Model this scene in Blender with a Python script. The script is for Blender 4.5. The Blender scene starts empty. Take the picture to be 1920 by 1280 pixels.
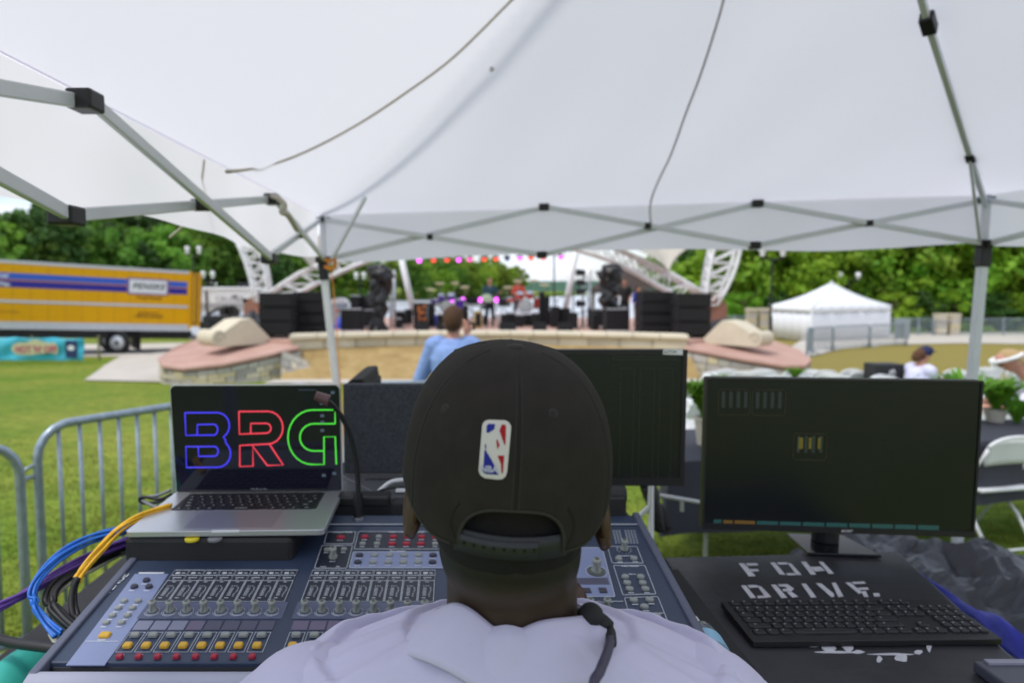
import bpy, bmesh, math, random
from math import sin, cos, pi, radians, sqrt, atan2, exp
from mathutils import Vector, Matrix, Euler, noise
RND = random.Random(11)
SC = bpy.context.scene
COL = SC.collection
V = Vector

# ------------------------------------------------------------ camera
TH = radians(4.467)
CZ = 1.8
cam_d = bpy.data.cameras.new('camera'); cam = bpy.data.objects.new('camera', cam_d); COL.objects.link(cam)
cam.location = (0, 0, CZ); cam.rotation_euler = (pi/2 - TH, 0, 0)
cam_d.lens = 24; cam_d.sensor_width = 36; cam_d.shift_x = 100/1920
cam_d.clip_start = 0.05; cam_d.clip_end = 6000
cam_d.dof.use_dof = True; cam_d.dof.focus_distance = 0.82; cam_d.dof.aperture_fstop = 4.2
SC.camera = cam
# ------------------------------------------------------------ world and sun
SUN_EL, SUN_AZ = radians(60), radians(243)      # azimuth clockwise from +Y
w = bpy.data.worlds.new("World"); SC.world = w; w.use_nodes = True
nt = w.node_tree; nt.nodes.clear()
wo = nt.nodes.new('ShaderNodeOutputWorld'); bg = nt.nodes.new('ShaderNodeBackground')
sky = nt.nodes.new('ShaderNodeTexSky'); sky.sky_type = 'NISHITA'; sky.sun_disc = False
sky.sun_elevation = SUN_EL; sky.sun_rotation = SUN_AZ; sky.air_density = 1.0; sky.dust_density = 1.6; sky.ozone_density = 1.2
tc = nt.nodes.new('ShaderNodeTexCoord'); mp = nt.nodes.new('ShaderNodeMapping'); mp.inputs['Scale'].default_value = (1, 1, 3.2)
nz = nt.nodes.new('ShaderNodeTexNoise'); nz.inputs['Scale'].default_value = 2.6; nz.inputs['Detail'].default_value = 7; nz.inputs['Roughness'].default_value = .58
rp = nt.nodes.new('ShaderNodeValToRGB'); rp.color_ramp.elements[0].position = .36; rp.color_ramp.elements[1].position = .58
mx = nt.nodes.new('ShaderNodeMixRGB'); mx.inputs['Color2'].default_value = (6.0, 6.3, 7.0, 1)
nt.links.new(tc.outputs['Generated'], mp.inputs['Vector']); nt.links.new(mp.outputs['Vector'], nz.inputs['Vector'])
nt.links.new(nz.outputs['Fac'], rp.inputs['Fac']); nt.links.new(rp.outputs['Color'], mx.inputs['Fac'])
nt.links.new(sky.outputs['Color'], mx.inputs['Color1']); nt.links.new(mx.outputs['Color'], bg.inputs['Color'])
bg.inputs['Strength'].default_value = 0.14
nt.links.new(bg.outputs['Background'], wo.inputs['Surface'])
sd = bpy.data.lights.new('sun', 'SUN'); sd.energy = 1.5; sd.angle = radians(11); sd.color = (1, .96, .9)
so = bpy.data.objects.new('sun', sd); COL.objects.link(so)
sdir = V((sin(SUN_AZ)*cos(SUN_EL), cos(SUN_AZ)*cos(SUN_EL), sin(SUN_EL)))
so.rotation_euler = sdir.to_track_quat('Z', 'Y').to_euler(); so.location = sdir*50
SC.view_settings.view_transform = 'Standard'; SC.view_settings.look = 'None'
SC.view_settings.exposure = 0.50; SC.view_settings.gamma = 1
SC.cycles.transparent_max_bounces = 16

# ------------------------------------------------------------ helpers
def ray(px, py):
    xc = (px-860)/1280; yc = (640-py)/1280
    return V((xc, cos(TH)+yc*sin(TH), -sin(TH)+yc*cos(TH)))
def P(px, py, Y):
    d = ray(px, py); t = Y/d.y
    return V((d.x*t, Y, CZ+d.z*t))
def PZ(px, py, z):
    d = ray(px, py); t = (z-CZ)/d.z
    return V((d.x*t, d.y*t, z))
def PL(px, py, o, n):
    d = ray(px, py); c = V((0, 0, CZ)); t = (V(o)-c).dot(n)/d.dot(n)
    return c+d*t
def sm(a, b, x):
    t = max(0, min(1, (x-a)/(b-a))); return t*t*(3-2*t)
BANK = [(-300, 60), (-74, 112), (-53, 180), (-28, 229), (40, 330), (75, 420)]
def bank_side(x, y):   # >0 on the wooded bank at the left
    for i in range(len(BANK)-1):
        (x0, y0), (x1, y1) = BANK[i], BANK[i+1]
        if x <= x1 or i == len(BANK)-2:
            yy = y0+(y1-y0)*(x-x0)/(x1-x0)
            if i == len(BANK)-2 and x > x1: return -1
            return (y-yy)*.6
    return -1
def zg(x, y):
    if y < 5: z = 0
    elif y < 17: z = -.5*(y-5)/12
    elif y < 29: z = -.5-.5*(y-17)/12
    else: z = -1.0-.32*min(1, (y-29)/14)
    z -= .13*(1-sm(-5.6, -4.4, x))*sm(9, 15, y)*(1-sm(22, 28, y))
    z += .05*noise.noise(V((x*.12, y*.12, 3)))*sm(5, 12, y)
    low = sm(43, 50, y)*(1-sm(14, 30, x-max(0, y-60)*.0))
    if y > 75: low = max(low, sm(75, 95, y))
    z = z*(1-low)-3.4*low
    b = bank_side(x, y)
    wd = 10+max(0, 75-x)*.35
    if y > 55 and 0 < b < wd*1.6: z = max(z, -3.4+min(1, b/5)*2+min(b, 90)*.05)
    return z
def G(px, py):
    d = ray(px, py); t0 = 1.0
    t = 1.0
    while t < 400:
        if CZ+d.z*t < zg(d.x*t, d.y*t): break
        t0 = t; t *= 1.01
    for _ in range(20):
        m = (t0+t)/2
        if CZ+d.z*m < zg(d.x*m, d.y*m): t = m
        else: t0 = m
    return V((d.x*t, d.y*t, zg(d.x*t, d.y*t)))

def mat(name, col, rough=.6, metal=0, var=0, vs=5, bump=0, bs=60, spec=.4, col2=None, emit=None, es=0, bd=.002, coat=0, objrand=0):
    m = bpy.data.materials.new(name); m.use_nodes = True
    n = m.node_tree.nodes; l = m.node_tree.links; b = n['Principled BSDF']
    b.inputs['Base Color'].default_value = (*col, 1); b.inputs['Roughness'].default_value = rough
    b.inputs['Metallic'].default_value = metal; b.inputs['Specular IOR Level'].default_value = spec
    b.inputs['Coat Weight'].default_value = coat
    if var or col2 or bump or objrand:
        t = n.new('ShaderNodeTexCoord')
    last = None
    if var or col2:
        z = n.new('ShaderNodeTexNoise'); z.inputs['Scale'].default_value = vs; z.inputs['Detail'].default_value = 6; z.inputs['Roughness'].default_value = .65
        l.new(t.outputs['Object'], z.inputs['Vector'])
        r = n.new('ShaderNodeValToRGB'); r.color_ramp.elements[0].position = .34; r.color_ramp.elements[1].position = .66
        c2 = col2 or tuple(min(1, c*(1+var)) for c in col); c1 = col if col2 else tuple(c*(1-var) for c in col)
        r.color_ramp.elements[0].color = (*c1, 1); r.color_ramp.elements[1].color = (*c2, 1)
        l.new(z.outputs['Fac'], r.inputs['Fac']); last = r.outputs['Color']
    if objrand:
        oi = n.new('ShaderNodeObjectInfo'); h = n.new('ShaderNodeHueSaturation')
        if last: l.new(last, h.inputs['Color'])
        else: h.inputs['Color'].default_value = (*col, 1)
        a = n.new('ShaderNodeMapRange'); a.inputs['To Min'].default_value = 1-objrand; a.inputs['To Max'].default_value = 1+objrand
        l.new(oi.outputs['Random'], a.inputs['Value']); l.new(a.outputs['Result'], h.inputs['Value'])
        a2 = n.new('ShaderNodeMapRange'); a2.inputs['To Min'].default_value = .5-objrand*.05; a2.inputs['To Max'].default_value = .5+objrand*.05
        mm = n.new('ShaderNodeMath'); mm.operation = 'MULTIPLY'; mm.inputs[1].default_value = 7.31
        fr = n.new('ShaderNodeMath'); fr.operation = 'FRACT'
        l.new(oi.outputs['Random'], mm.inputs[0]); l.new(mm.outputs[0], fr.inputs[0]); l.new(fr.outputs[0], a2.inputs['Value']); l.new(a2.outputs['Result'], h.inputs['Hue'])
        last = h.outputs['Color']
    if last: l.new(last, b.inputs['Base Color'])
    if bump:
        z2 = n.new('ShaderNodeTexNoise'); z2.inputs['Scale'].default_value = bs; z2.inputs['Detail'].default_value = 5
        l.new(t.outputs['Object'], z2.inputs['Vector'])
        bb = n.new('ShaderNodeBump'); bb.inputs['Strength'].default_value = bump; bb.inputs['Distance'].default_value = bd
        l.new(z2.outputs['Fac'], bb.inputs['Height']); l.new(bb.outputs['Normal'], b.inputs['Normal'])
    if emit:
        b.inputs['Emission Color'].default_value = (*emit, 1); b.inputs['Emission Strength'].default_value = es
    return m
def leafmat(name, c1, c2, vs, rnd=.25, tr=.35):
    m = mat(name, c1, .55, col2=c2, vs=vs, spec=.25, objrand=rnd)
    n = m.node_tree.nodes; l = m.node_tree.links; b = n['Principled BSDF']
    t = n.new('ShaderNodeBsdfTranslucent'); x = n.new('ShaderNodeMixShader'); x.inputs[0].default_value = tr
    src = b.inputs['Base Color'].links[0].from_socket; l.new(src, t.inputs['Color'])
    l.new(b.outputs[0], x.inputs[1]); l.new(t.outputs[0], x.inputs[2]); l.new(x.outputs[0], n['Material Output'].inputs['Surface'])
    return m
def fabricmat(name, col, tr=.5, tcol=None, var=.05, vs=3, bump=.2, bs=6, bd=.01):
    m = mat(name, col, .8, var=var, vs=vs, bump=bump, bs=bs, bd=bd, spec=.2)
    n = m.node_tree.nodes; l = m.node_tree.links; b = n['Principled BSDF']
    t = n.new('ShaderNodeBsdfTranslucent'); t.inputs['Color'].default_value = (*(tcol or col), 1)
    x = n.new('ShaderNodeMixShader'); x.inputs[0].default_value = tr
    l.new(b.outputs[0], x.inputs[1]); l.new(t.outputs[0], x.inputs[2]); l.new(x.outputs[0], n['Material Output'].inputs['Surface'])
    return m

CACHEM = {}
def cmat(c, nm='cloth'):
    if c not in CACHEM: CACHEM[c] = mat(nm+'_%d' % len(CACHEM), c, .85, var=.10, vs=9, bump=.8, bs=(90 if nm == 'hair' else 16), bd=(.012 if nm == 'hair' else .02))
    return CACHEM[c]
ROOTS = {}
class MB:
    def __init__(s): s.v = []; s.f = []
    def add(s, vs, fs):
        b = len(s.v); s.v += [V(p) for p in vs]; s.f += [tuple(i+b for i in f) for f in fs]; return s
    def bx(s, x0, x1, y0, y1, z0, z1, M=None):
        p = [V((x, y, z)) for z in (z0, z1) for y in (y0, y1) for x in (x0, x1)]
        if M: p = [M @ q for q in p]
        return s.add(p, [(0, 2, 3, 1), (4, 5, 7, 6), (0, 1, 5, 4), (2, 6, 7, 3), (0, 4, 6, 2), (1, 3, 7, 5)])
    def ring(s, c, ax, r, n, ph=0, sx=1):
        ax = ax.normalized(); a = ax.orthogonal().normalized() if abs(ax.z) > .999 else ax.cross(V((0, 0, 1))).normalized(); b = ax.cross(a)
        return [c+a*r*sx*cos(2*pi*i/n+ph)+b*r*sin(2*pi*i/n+ph) for i in range(n)]
    def cyl(s, p0, p1, r, r2=None, n=12, ph=0):
        p0, p1 = V(p0), V(p1); ax = p1-p0; r2 = r if r2 is None else r2
        vs = s.ring(p0, ax, r, n, ph)+s.ring(p1, ax, r2, n, ph)
        return s.add(vs, [(i, (i+1) % n, n+(i+1) % n, n+i) for i in range(n)]+[tuple(range(n-1, -1, -1)), tuple(range(n, 2*n))])
    def sq(s, p0, p1, w, h=None):   # rectangular bar, w across, h upright
        p0, p1 = V(p0), V(p1); ax = (p1-p0).normalized(); h = h or w
        a = ax.cross(V((0, 0, 1)))
        a = V((1, 0, 0)) if a.length < .01 else a.normalized()
        b = a.cross(ax)
        vs = [p+a*i*w/2+b*j*h/2 for p in (p0, p1) for i, j in ((-1, -1), (1, -1), (1, 1), (-1, 1))]
        return s.add(vs, [(3, 2, 1, 0), (4, 5, 6, 7)]+[(i, (i+1) % 4, 4+(i+1) % 4, 4+i) for i in range(4)])
    def tube(s, pts, r, n=8, closed=False, caps=True):
        pts = [V(p) for p in pts]; N = len(pts); rings = []; a = None
        for i, p in enumerate(pts):
            if closed: t = pts[(i+1) % N]-pts[i-1]
            else: t = pts[min(i+1, N-1)]-pts[max(i-1, 0)]
            t.normalize()
            if a is None: a = t.orthogonal().normalized()
            a = (a-t*a.dot(t)); a = a.normalized() if a.length > 1e-6 else t.orthogonal().normalized()
            b = t.cross(a); rr = r[i] if isinstance(r, (list, tuple)) else r
            rings.append([p+a*rr*cos(2*pi*k/n)+b*rr*sin(2*pi*k/n) for k in range(n)])
        vs = [q for rg in rings for q in rg]; fs = []
        for i in range(N if closed else N-1):
            j = (i+1) % N
            fs += [(i*n+k, i*n+(k+1) % n, j*n+(k+1) % n, j*n+k) for k in range(n)]
        if not closed and caps: fs += [tuple(range(n-1, -1, -1)), tuple((N-1)*n+k for k in range(n))]
        return s.add(vs, fs)
    def ball(s, c, r, n=14, m=8, M=None):
        c = V(c); r = (r, r, r) if not hasattr(r, '__len__') else r
        vs = []; fs = []
        for j in range(1, m):
            for i in range(n):
                q = V((r[0]*sin(pi*j/m)*cos(2*pi*i/n), r[1]*sin(pi*j/m)*sin(2*pi*i/n), r[2]*cos(pi*j/m)))
                vs.append(c+(M @ q if M else q))
        t = V((0, 0, r[2])); vs += [c+(M @ t if M else t), c-(M @ t if M else t)]
        for j in range(m-2):
            fs += [(j*n+i, (j+1)*n+i, (j+1)*n+(i+1) % n, j*n+(i+1) % n) for i in range(n)]
        T = (m-1)*n
        fs += [(T, i, (i+1) % n) for i in range(n)]+[(T+1, (m-2)*n+(i+1) % n, (m-2)*n+i) for i in range(n)]
        return s.add(vs, fs)
    def prism(s, pts, ex):
        pts = [V(p) for p in pts]; n = len(pts); ex = V(ex)
        return s.add(pts+[p+ex for p in pts], [tuple(range(n-1, -1, -1)), tuple(range(n, 2*n))]+[(i, (i+1) % n, n+(i+1) % n, n+i) for i in range(n)])
    def lathe(s, c, prof, n=20, M=None):
        c = V(c); vs = []; fs = []
        for r, z in prof:
            for i in range(n):
                q = V((r*cos(2*pi*i/n), r*sin(2*pi*i/n), z)); vs.append(c+(M @ q if M else q))
        for j in range(len(prof)-1):
            fs += [(j*n+i, j*n+(i+1) % n, (j+1)*n+(i+1) % n, (j+1)*n+i) for i in range(n)]
        fs += [tuple(range(n-1, -1, -1)), tuple((len(prof)-1)*n+i for i in range(n))]
        return s.add(vs, fs)
    def grid(s, fn, nu, nv, wrap=False):
        vs = [fn(i/(nu if wrap else nu-1), j/(nv-1)) for j in range(nv) for i in range(nu)]
        fs = [(j*nu+i, j*nu+(i+1) % nu, (j+1)*nu+(i+1) % nu, (j+1)*nu+i) for j in range(nv-1) for i in range(nu if wrap else nu-1)]
        return s.add(vs, fs)
    def mesh(s, name):
        me = bpy.data.meshes.new(name); me.from_pydata([tuple(p) for p in s.v], [], s.f); me.update(); return me
    def build(s, name, m, parent=None, smooth=False, bevel=0, label=None, solid=0, sub=0, remesh=0, fixn=True):
        me = s.mesh(name)
        if fixn:
            bm = bmesh.new(); bm.from_mesh(me); bmesh.ops.recalc_face_normals(bm, faces=bm.faces); bm.to_mesh(me); bm.free()
        o = place(name, me, m, parent)
        if smooth: me.shade_smooth()
        if solid: q = o.modifiers.new('solid', 'SOLIDIFY'); q.thickness = solid; q.offset = 0
        if remesh:
            q = o.modifiers.new('remesh', 'REMESH'); q.mode = 'VOXEL'; q.voxel_size = remesh; q.use_smooth_shade = True
            q = o.modifiers.new('smooth', 'SMOOTH'); q.iterations = 4; q.factor = .6
        if bevel: q = o.modifiers.new('bevel', 'BEVEL'); q.width = bevel; q.segments = 2; q.limit_method = 'ANGLE'; q.angle_limit = radians(40); q.harden_normals = False
        if sub: q = o.modifiers.new('sub', 'SUBSURF'); q.levels = sub; q.render_levels = sub
        if label: o['label'] = label
        return o
def place(name, me, m, parent=None):
    o = bpy.data.objects.new(name, me); COL.objects.link(o)
    if m is not None and not me.materials:
        for q in (m if isinstance(m, (list, tuple)) else [m]): me.materials.append(q)
    if parent is not None:
        o.parent = parent
        if parent.name in ROOTS: o.matrix_parent_inverse = Matrix.Translation(-ROOTS[parent.name])
    return o
def inst(name, me, parent, loc, rot=(0, 0, 0), sc=(1, 1, 1)):
    o = place(name, me, None, parent); o.location = loc; o.rotation_euler = rot; o.scale = sc
    return o
def tag(o, label, cat, group=None):
    o['label'] = label; o['category'] = cat
    if group: o['group'] = group
    return o
def thing(name, label, cat, loc=(0, 0, 0), group=None):
    o = bpy.data.objects.new(name, None); COL.objects.link(o); o.location = V(loc); o.empty_display_size = .2
    ROOTS[o.name] = V(loc); return tag(o, label, cat, group)
def copy_tree(o, parent=None):
    c = o.copy(); COL.objects.link(c)
    if parent is not None: c.parent = parent
    for ch in list(o.children): copy_tree(ch, c)
    return c
def dup(o, loc, rz=0, label=None, group=None, sc=None):
    c = copy_tree(o); c.location = V(loc); c.rotation_euler = (0, 0, rz)
    if sc: c.scale = sc
    if label: c['label'] = label
    if group: c['group'] = group
    return c
ORD = ['first', 'second', 'third', 'fourth', 'fifth', 'sixth', 'seventh', 'eighth', 'ninth', 'tenth', 'eleventh', 'twelfth', 'thirteenth', 'fourteenth', 'fifteenth', 'sixteenth', 'seventeenth', 'eighteenth', 'nineteenth', 'twentieth']
TREES = []
def label_trees():
    cnt = {}
    for px, t, col, rank, where in sorted(TREES, key=lambda q: q[0]):
        k = (rank, where); cnt[k] = cnt.get(k, 0)+1; i = cnt[k]-1
        o = ORD[i] if i < 20 else 'far right'
        t['label'] = '%s, %s from left in the %s %s' % (col, o, rank, where)
def struct(o): o['kind'] = 'structure'; return o
def stuff(o): o['kind'] = 'stuff'; return o
def text(name, s, size, m, M, parent, ext=.0004, align='CENTER', shear=0, fat=0, sx=1, sp=1.0):
    c = bpy.data.curves.new(name, 'FONT'); c.body = s; c.size = size; c.extrude = ext; c.align_x = align; c.align_y = 'CENTER'; c.shear = shear; c.offset = fat; c.resolution_u = 3; c.space_character = sp
    t = bpy.data.objects.new('t', c); COL.objects.link(t)
    me = bpy.data.meshes.new_from_object(t); bpy.data.objects.remove(t); bpy.data.curves.remove(c)
    me.name = name; me.transform(Matrix.Diagonal((sx, 1, 1, 1))); me.transform(M); me.materials.clear()
    return place(name, me, m, parent)
def frame(o, ux, uy):   # matrix with x=ux, y=uy at o
    ux = V(ux).normalized(); uy = V(uy); uy = (uy-ux*uy.dot(ux)).normalized(); uz = ux.cross(uy)
    return Matrix(((ux.x, uy.x, uz.x, o[0]), (ux.y, uy.y, uz.y, o[1]), (ux.z, uy.z, uz.z, o[2]), (0, 0, 0, 1)))
def spline(pts, n=8):
    pts = [V(p) for p in pts]; out = []
    for i in range(len(pts)-1):
        a = pts[max(i-1, 0)]; b = pts[i]; c = pts[i+1]; d = pts[min(i+2, len(pts)-1)]
        for k in range(n):
            t = k/n; out.append(.5*((2*b)+(c-a)*t+(2*a-5*b+4*c-d)*t*t+(3*b-a-3*c+d)*t**3))
    out.append(pts[-1]); return out

# ------------------------------------------------------------ materials
BLK = mat('black_plastic', (.012, .012, .014), .45, bump=.15, bs=300, bd=.0005)
BLKM = mat('black_matte', (.018, .018, .02), .8, var=.2, vs=8)
BLKG = mat('black_gloss', (.006, .006, .008), .12)
SPK = mat('speaker_black', (.006, .006, .007), .75, var=.3, vs=4)
SPG = mat('speaker_grille', (.009, .009, .010), .8, bump=.5, bs=120, bd=.005)
WHT = mat('white_paint', (.78, .78, .78), .4, var=.04)
WSTL = mat('white_steel', (.84, .84, .85), .4, var=.05)
GALV = mat('galvanised_steel', (.30, .36, .42), .38, .55, var=.16, vs=30)
ALU = mat('aluminium_tube', (.55, .57, .6), .32, .5, var=.06, vs=12)
POLEW = mat('white_tube', (.62, .64, .68), .38, .1, var=.04, vs=8)
SILV = mat('silver_laptop', (.52, .53, .55), .35, .75)
SILVD = mat('silver_trackpad', (.42, .43, .45), .3, .7)
CONC = mat('concrete', (.40, .37, .34), .85, var=.12, vs=1.2, bump=.2, bs=20)
RUB = mat('rubber', (.02, .02, .02), .7)
SKIN = mat('skin', (.42, .22, .15), .55, var=.08, vs=30)
DSKIN = mat('dark_skin', (.052, .024, .014), .5, var=.15, vs=60, bump=.15, bs=400, bd=.0004)
# ============================================================ GROUND
gm = mat('lawn', (.105, .19, .018), .9, col2=(.23, .25, .045), vs=.3, bump=.5, bs=90, bd=.012, spec=.1)
n = gm.node_tree.nodes; l = gm.node_tree.links; b = n['Principled BSDF']
src = b.inputs['Base Color'].links[0].from_socket
tcn = n.new('ShaderNodeTexCoord'); f = n.new('ShaderNodeTexNoise'); f.inputs['Scale'].default_value = 6; f.inputs['Detail'].default_value = 8; f.inputs['Roughness'].default_value = .7
l.new(tcn.outputs['Object'], f.inputs['Vector'])
rr = n.new('ShaderNodeValToRGB'); rr.color_ramp.elements[0].position = .3; rr.color_ramp.elements[0].color = (.5, .55, .45, 1); rr.color_ramp.elements[1].position = .65; rr.color_ramp.elements[1].color = (1.25, 1.2, 1.1, 1)
l.new(f.outputs['Fac'], rr.inputs['Fac'])
mu = n.new('ShaderNodeMixRGB'); mu.blend_type = 'MULTIPLY'; mu.inputs[0].default_value = 1
l.new(src, mu.inputs[1]); l.new(rr.outputs['Color'], mu.inputs[2])
# dormant tan turf further off on the right of the lawn
sx = n.new('ShaderNodeSeparateXYZ'); l.new(tcn.outputs['Object'], sx.inputs[0])
m1 = n.new('ShaderNodeMapRange'); m1.inputs['From Min'].default_value = 1; m1.inputs['From Max'].default_value = 7; l.new(sx.outputs['X'], m1.inputs['Value'])
m2 = n.new('ShaderNodeMapRange'); m2.inputs['From Min'].default_value = 7; m2.inputs['From Max'].default_value = 14; l.new(sx.outputs['Y'], m2.inputs['Value'])
mm = n.new('ShaderNodeMath'); mm.operation = 'MULTIPLY'; l.new(m1.outputs[0], mm.inputs[0]); l.new(m2.outputs[0], mm.inputs[1])
m3 = n.new('ShaderNodeMapRange'); m3.inputs['From Min'].default_value = 44; m3.inputs['From Max'].default_value = 50; m3.inputs['To Min'].default_value = .85; m3.inputs['To Max'].default_value = 0; l.new(sx.outputs['Y'], m3.inputs['Value'])
mm2 = n.new('ShaderNodeMath'); mm2.operation = 'MULTIPLY'; l.new(m3.outputs[0], mm2.inputs[1]); l.new(mm.outputs[0], mm2.inputs[0])
mt = n.new('ShaderNodeMixRGB'); mt.inputs[2].default_value = (.26, .20, .06, 1); l.new(mm2.outputs[0], mt.inputs[0]); l.new(mu.outputs[0], mt.inputs[1]); l.new(mt.outputs[0], b.inputs['Base Color'])
xs = [-1600, -900, -500]+[-300+i*12 for i in range(20)]+[-60+i*2 for i in range(15)]+[-30+i for i in range(60)]+[30+i*3 for i in range(15)]+[75+i*25 for i in range(12)]+[500, 900, 1600]
ys = [-60, -20]+[-5+i for i in range(60)]+[55+i*3 for i in range(20)]+[115+i*12 for i in range(32)]+[510, 600, 700, 760, 775, 790, 900, 1500, 3000]
mb = MB(); mb.add([V((x, y, zg(x, y))) for y in ys for x in xs], [(j*len(xs)+i, j*len(xs)+i+1, (j+1)*len(xs)+i+1, (j+1)*len(xs)+i) for j in range(len(ys)-1) for i in range(len(xs)-1)])
struct(mb.build('lawn', gm, smooth=True, fixn=False))

# lake
wm = mat('lake_water', (.10, .14, .16), .12, bump=.25, bs=1.2, bd=.02, spec=.6)
wb = wm.node_tree.nodes['Principled BSDF']; wb.inputs['Roughness'].default_value = .28; wb.inputs['Base Color'].default_value = (.50, .52, .56, 1)
mb = MB(); mb.add([(-1500, 44, -2.5), (1500, 44, -2.5), (1500, 800, -2.5), (-1500, 800, -2.5)], [(0, 1, 2, 3)])
struct(mb.build('lake', wm))

# far hills
hm = mat('far_woods', (.035, .095, .06), .95, col2=(.055, .125, .075), vs=.05, bump=.5, bs=.2, bd=2)
mb = MB()
def hill(u, v):
    x = -300+u*2400; y = 800+v*260
    h = (9+6*noise.noise(V((x*.004, 1, 0)))+2.4*noise.noise(V((x*.05, y*.05, 0)))+1.5*noise.noise(V((x*.16, y*.1, 5))))*sin(min(1, v*8)*pi/2)
    if x > 420: h += 8*sm(420, 520, x)
    return V((x, y, -3+h+(1.0 if v > 0 else 0)))
mb.grid(hill, 420, 14); struct(mb.build('far_hills', hm, smooth=True, fixn=False))

def sheet(name, pts, m, off=.02, sub=10):
    """flat paving that follows the ground; pts = left edge and right edge, point by point"""
    mb = MB(); n = len(pts)
    def fn(u, v):
        k = v*(n-1); i = min(int(k), n-2); t = k-i
        a = pts[i][0].lerp(pts[i+1][0], t); b_ = pts[i][1].lerp(pts[i+1][1], t); p = a.lerp(b_, u)
        return V((p.x, p.y, zg(p.x, p.y)+off))
    mb.grid(fn, 10, sub*(n-1)+1); return struct(mb.build(name, m, smooth=True, solid=0))
PV = mat('pale_path', (.50, .46, .40), .85, var=.08, vs=1.0, bump=.2, bs=15)
AS = mat('asphalt', (.16, .16, .165), .9, var=.15, vs=1, bump=.3, bs=30)
# left apron path and road under the truck
sheet('path', [(G(158, 714), G(330, 718)), (G(196, 686), G(345, 690)), (G(238, 664), G(350, 668)), (G(262, 652), G(360, 655))], PV, .03)
sheet('road', [(V((-60, 25.9, 0)), V((-60, 34, 0))), (V((-30, 26, 0)), V((-30, 34, 0))), (V((-18, 26.5, 0)), V((-18, 36, 0))), (V((-10, 27.5, 0)), V((-8, 40, 0)))], PV, .02)
sheet('road', [(V((-60, 28.2, 0)), V((-60, 31.5, 0))), (V((-30, 28.2, 0)), V((-30, 31.5, 0))), (V((-18, 28.4, 0)), V((-18, 31.6, 0))), (V((-13, 28.6, 0)), V((-13, 31.6, 0)))], AS, .035)
# right path curving round the brown lawn
sheet('path', [(G(1498, 700), G(1450, 690)), (G(1520, 668), G(1478, 655)), (G(1570, 655), G(1500, 640)), (G(1680, 646), G(1600, 630)), (G(1800, 644), G(1780, 624)), (G(1960, 646), G(1960, 624)), (G(2200, 650), G(2200, 626))], PV, .03)

# grass tufts near the camera
gb = leafmat('grass_blades', (.13, .20, .022), (.26, .27, .05), .6, .0, .45)
mb = MB(); vs = []; fs = []
def tuft(x, y, h):
    z = zg(x, y)
    for k in range(3):
        a = RND.random()*6.28; b_ = len(vs); w_ = .004+h*.06; lx = RND.uniform(-.6, .6)*h; ly = RND.uniform(-.6, .6)*h
        vs.extend([(x-cos(a)*w_, y-sin(a)*w_, z-.005), (x+cos(a)*w_, y+sin(a)*w_, z-.005), (x+lx, y+ly, z+h*RND.uniform(.7, 1.1))]); fs.append((b_, b_+1, b_+2))
i = 0
while i < 60000:
    y = 2.2+7.5*RND.random()**1.5; x = RND.uniform(-.8, .95)*y
    if y > 9.5: continue
    d = .5+.5*noise.noise(V((x*1.3, y*1.3, 0)))
    if RND.random() > d+.35: i += 1; continue
    if y > 5 and RND.random() < (y-5)/4.5: i += 1; continue
    tuft(x+RND.uniform(-.03, .03), y, .012+.016*d); i += 1
mb.v = [V(p) for p in vs]; mb.f = fs
g = stuff(mb.build('grass', gb, fixn=False)); tag(g, 'short green and yellowing grass blades of the lawn', 'grass')

# ============================================================ TREES
def crown_mesh(name, rx, rz, nc, per, ls, seed, low=0.0, flat=.8):
    R = random.Random(seed); vs = []; fs = []
    cl = []
    for _ in range(nc):
        a = R.random()*2*pi; u = R.uniform(-1, 1); s = sqrt(1-u*u); rr = R.uniform(.62, 1.0)
        k = 1+.25*sin(3*a+seed)+.15*sin(5*a+2*u)
        c = V((rx*s*cos(a)*rr*k, rx*s*sin(a)*rr*k, rz*u*rr)); cl.append((c, R.uniform(.17, .3)*rx))
    for c, cr in cl:
        for _ in range(per):
            d = V((R.gauss(0, 1), R.gauss(0, 1), R.gauss(0, 1))).normalized()*cr*R.random()**.4; d.z *= flat
            p = c+d; nrm = (d+V((R.gauss(0, .5), R.gauss(0, .5), R.gauss(.35, .5)))*cr*.7).normalized()
            a = nrm.orthogonal().normalized(); a = Matrix.Rotation(R.random()*6.28, 3, nrm) @ a; b_ = nrm.cross(a); s = ls*R.uniform(.6, 1.3)
            k = len(vs); vs += [p-a*s*.5, p-b_*s*.42+a*s*.05, p+a*s*.55, p+b_*s*.42]; fs.append((k, k+1, k+2, k+3))
    mb = MB(); mb.v = vs; mb.f = fs; return mb.mesh(name)
def trunk_mesh(h, r, seed, rx):
    R = random.Random(seed); mb = MB()
    pts = [V((0, 0, -1))]+[V((R.uniform(-.15, .15), R.uniform(-.15, .15), h*k/5)) for k in range(1, 6)]
    mb.tube(pts, [r*1.3]+[r*(1-.14*k) for k in range(1, 6)], 7)
    for k in range(6):
        a = R.random()*6.28; z0 = h*R.uniform(.35, .9); q = V((cos(a)*rx*.7, sin(a)*rx*.7, z0+h*.35))
        mb.tube([V((0, 0, z0)), q*.5+V((0, 0, z0*.5-.1)), q], [r*.4, r*.28, r*.1], 5)
    return mb.mesh('trunk')
LF = leafmat('leaves_bank', (.075, .19, .022), (.22, .38, .045), .45, .35, .42)
LF2 = leafmat('leaves_bright', (.13, .26, .02), (.34, .46, .05), .5, .3, .45)
LFR = leafmat('leaves_right', (.10, .25, .018), (.32, .50, .04), .7, .35, .45)
LFD = leafmat('leaves_dark', (.03, .085, .016), (.07, .15, .025), .7, .3, .2)
BARK = mat('bark', (.10, .075, .05), .9, var=.3, vs=4)
TR = []
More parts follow.
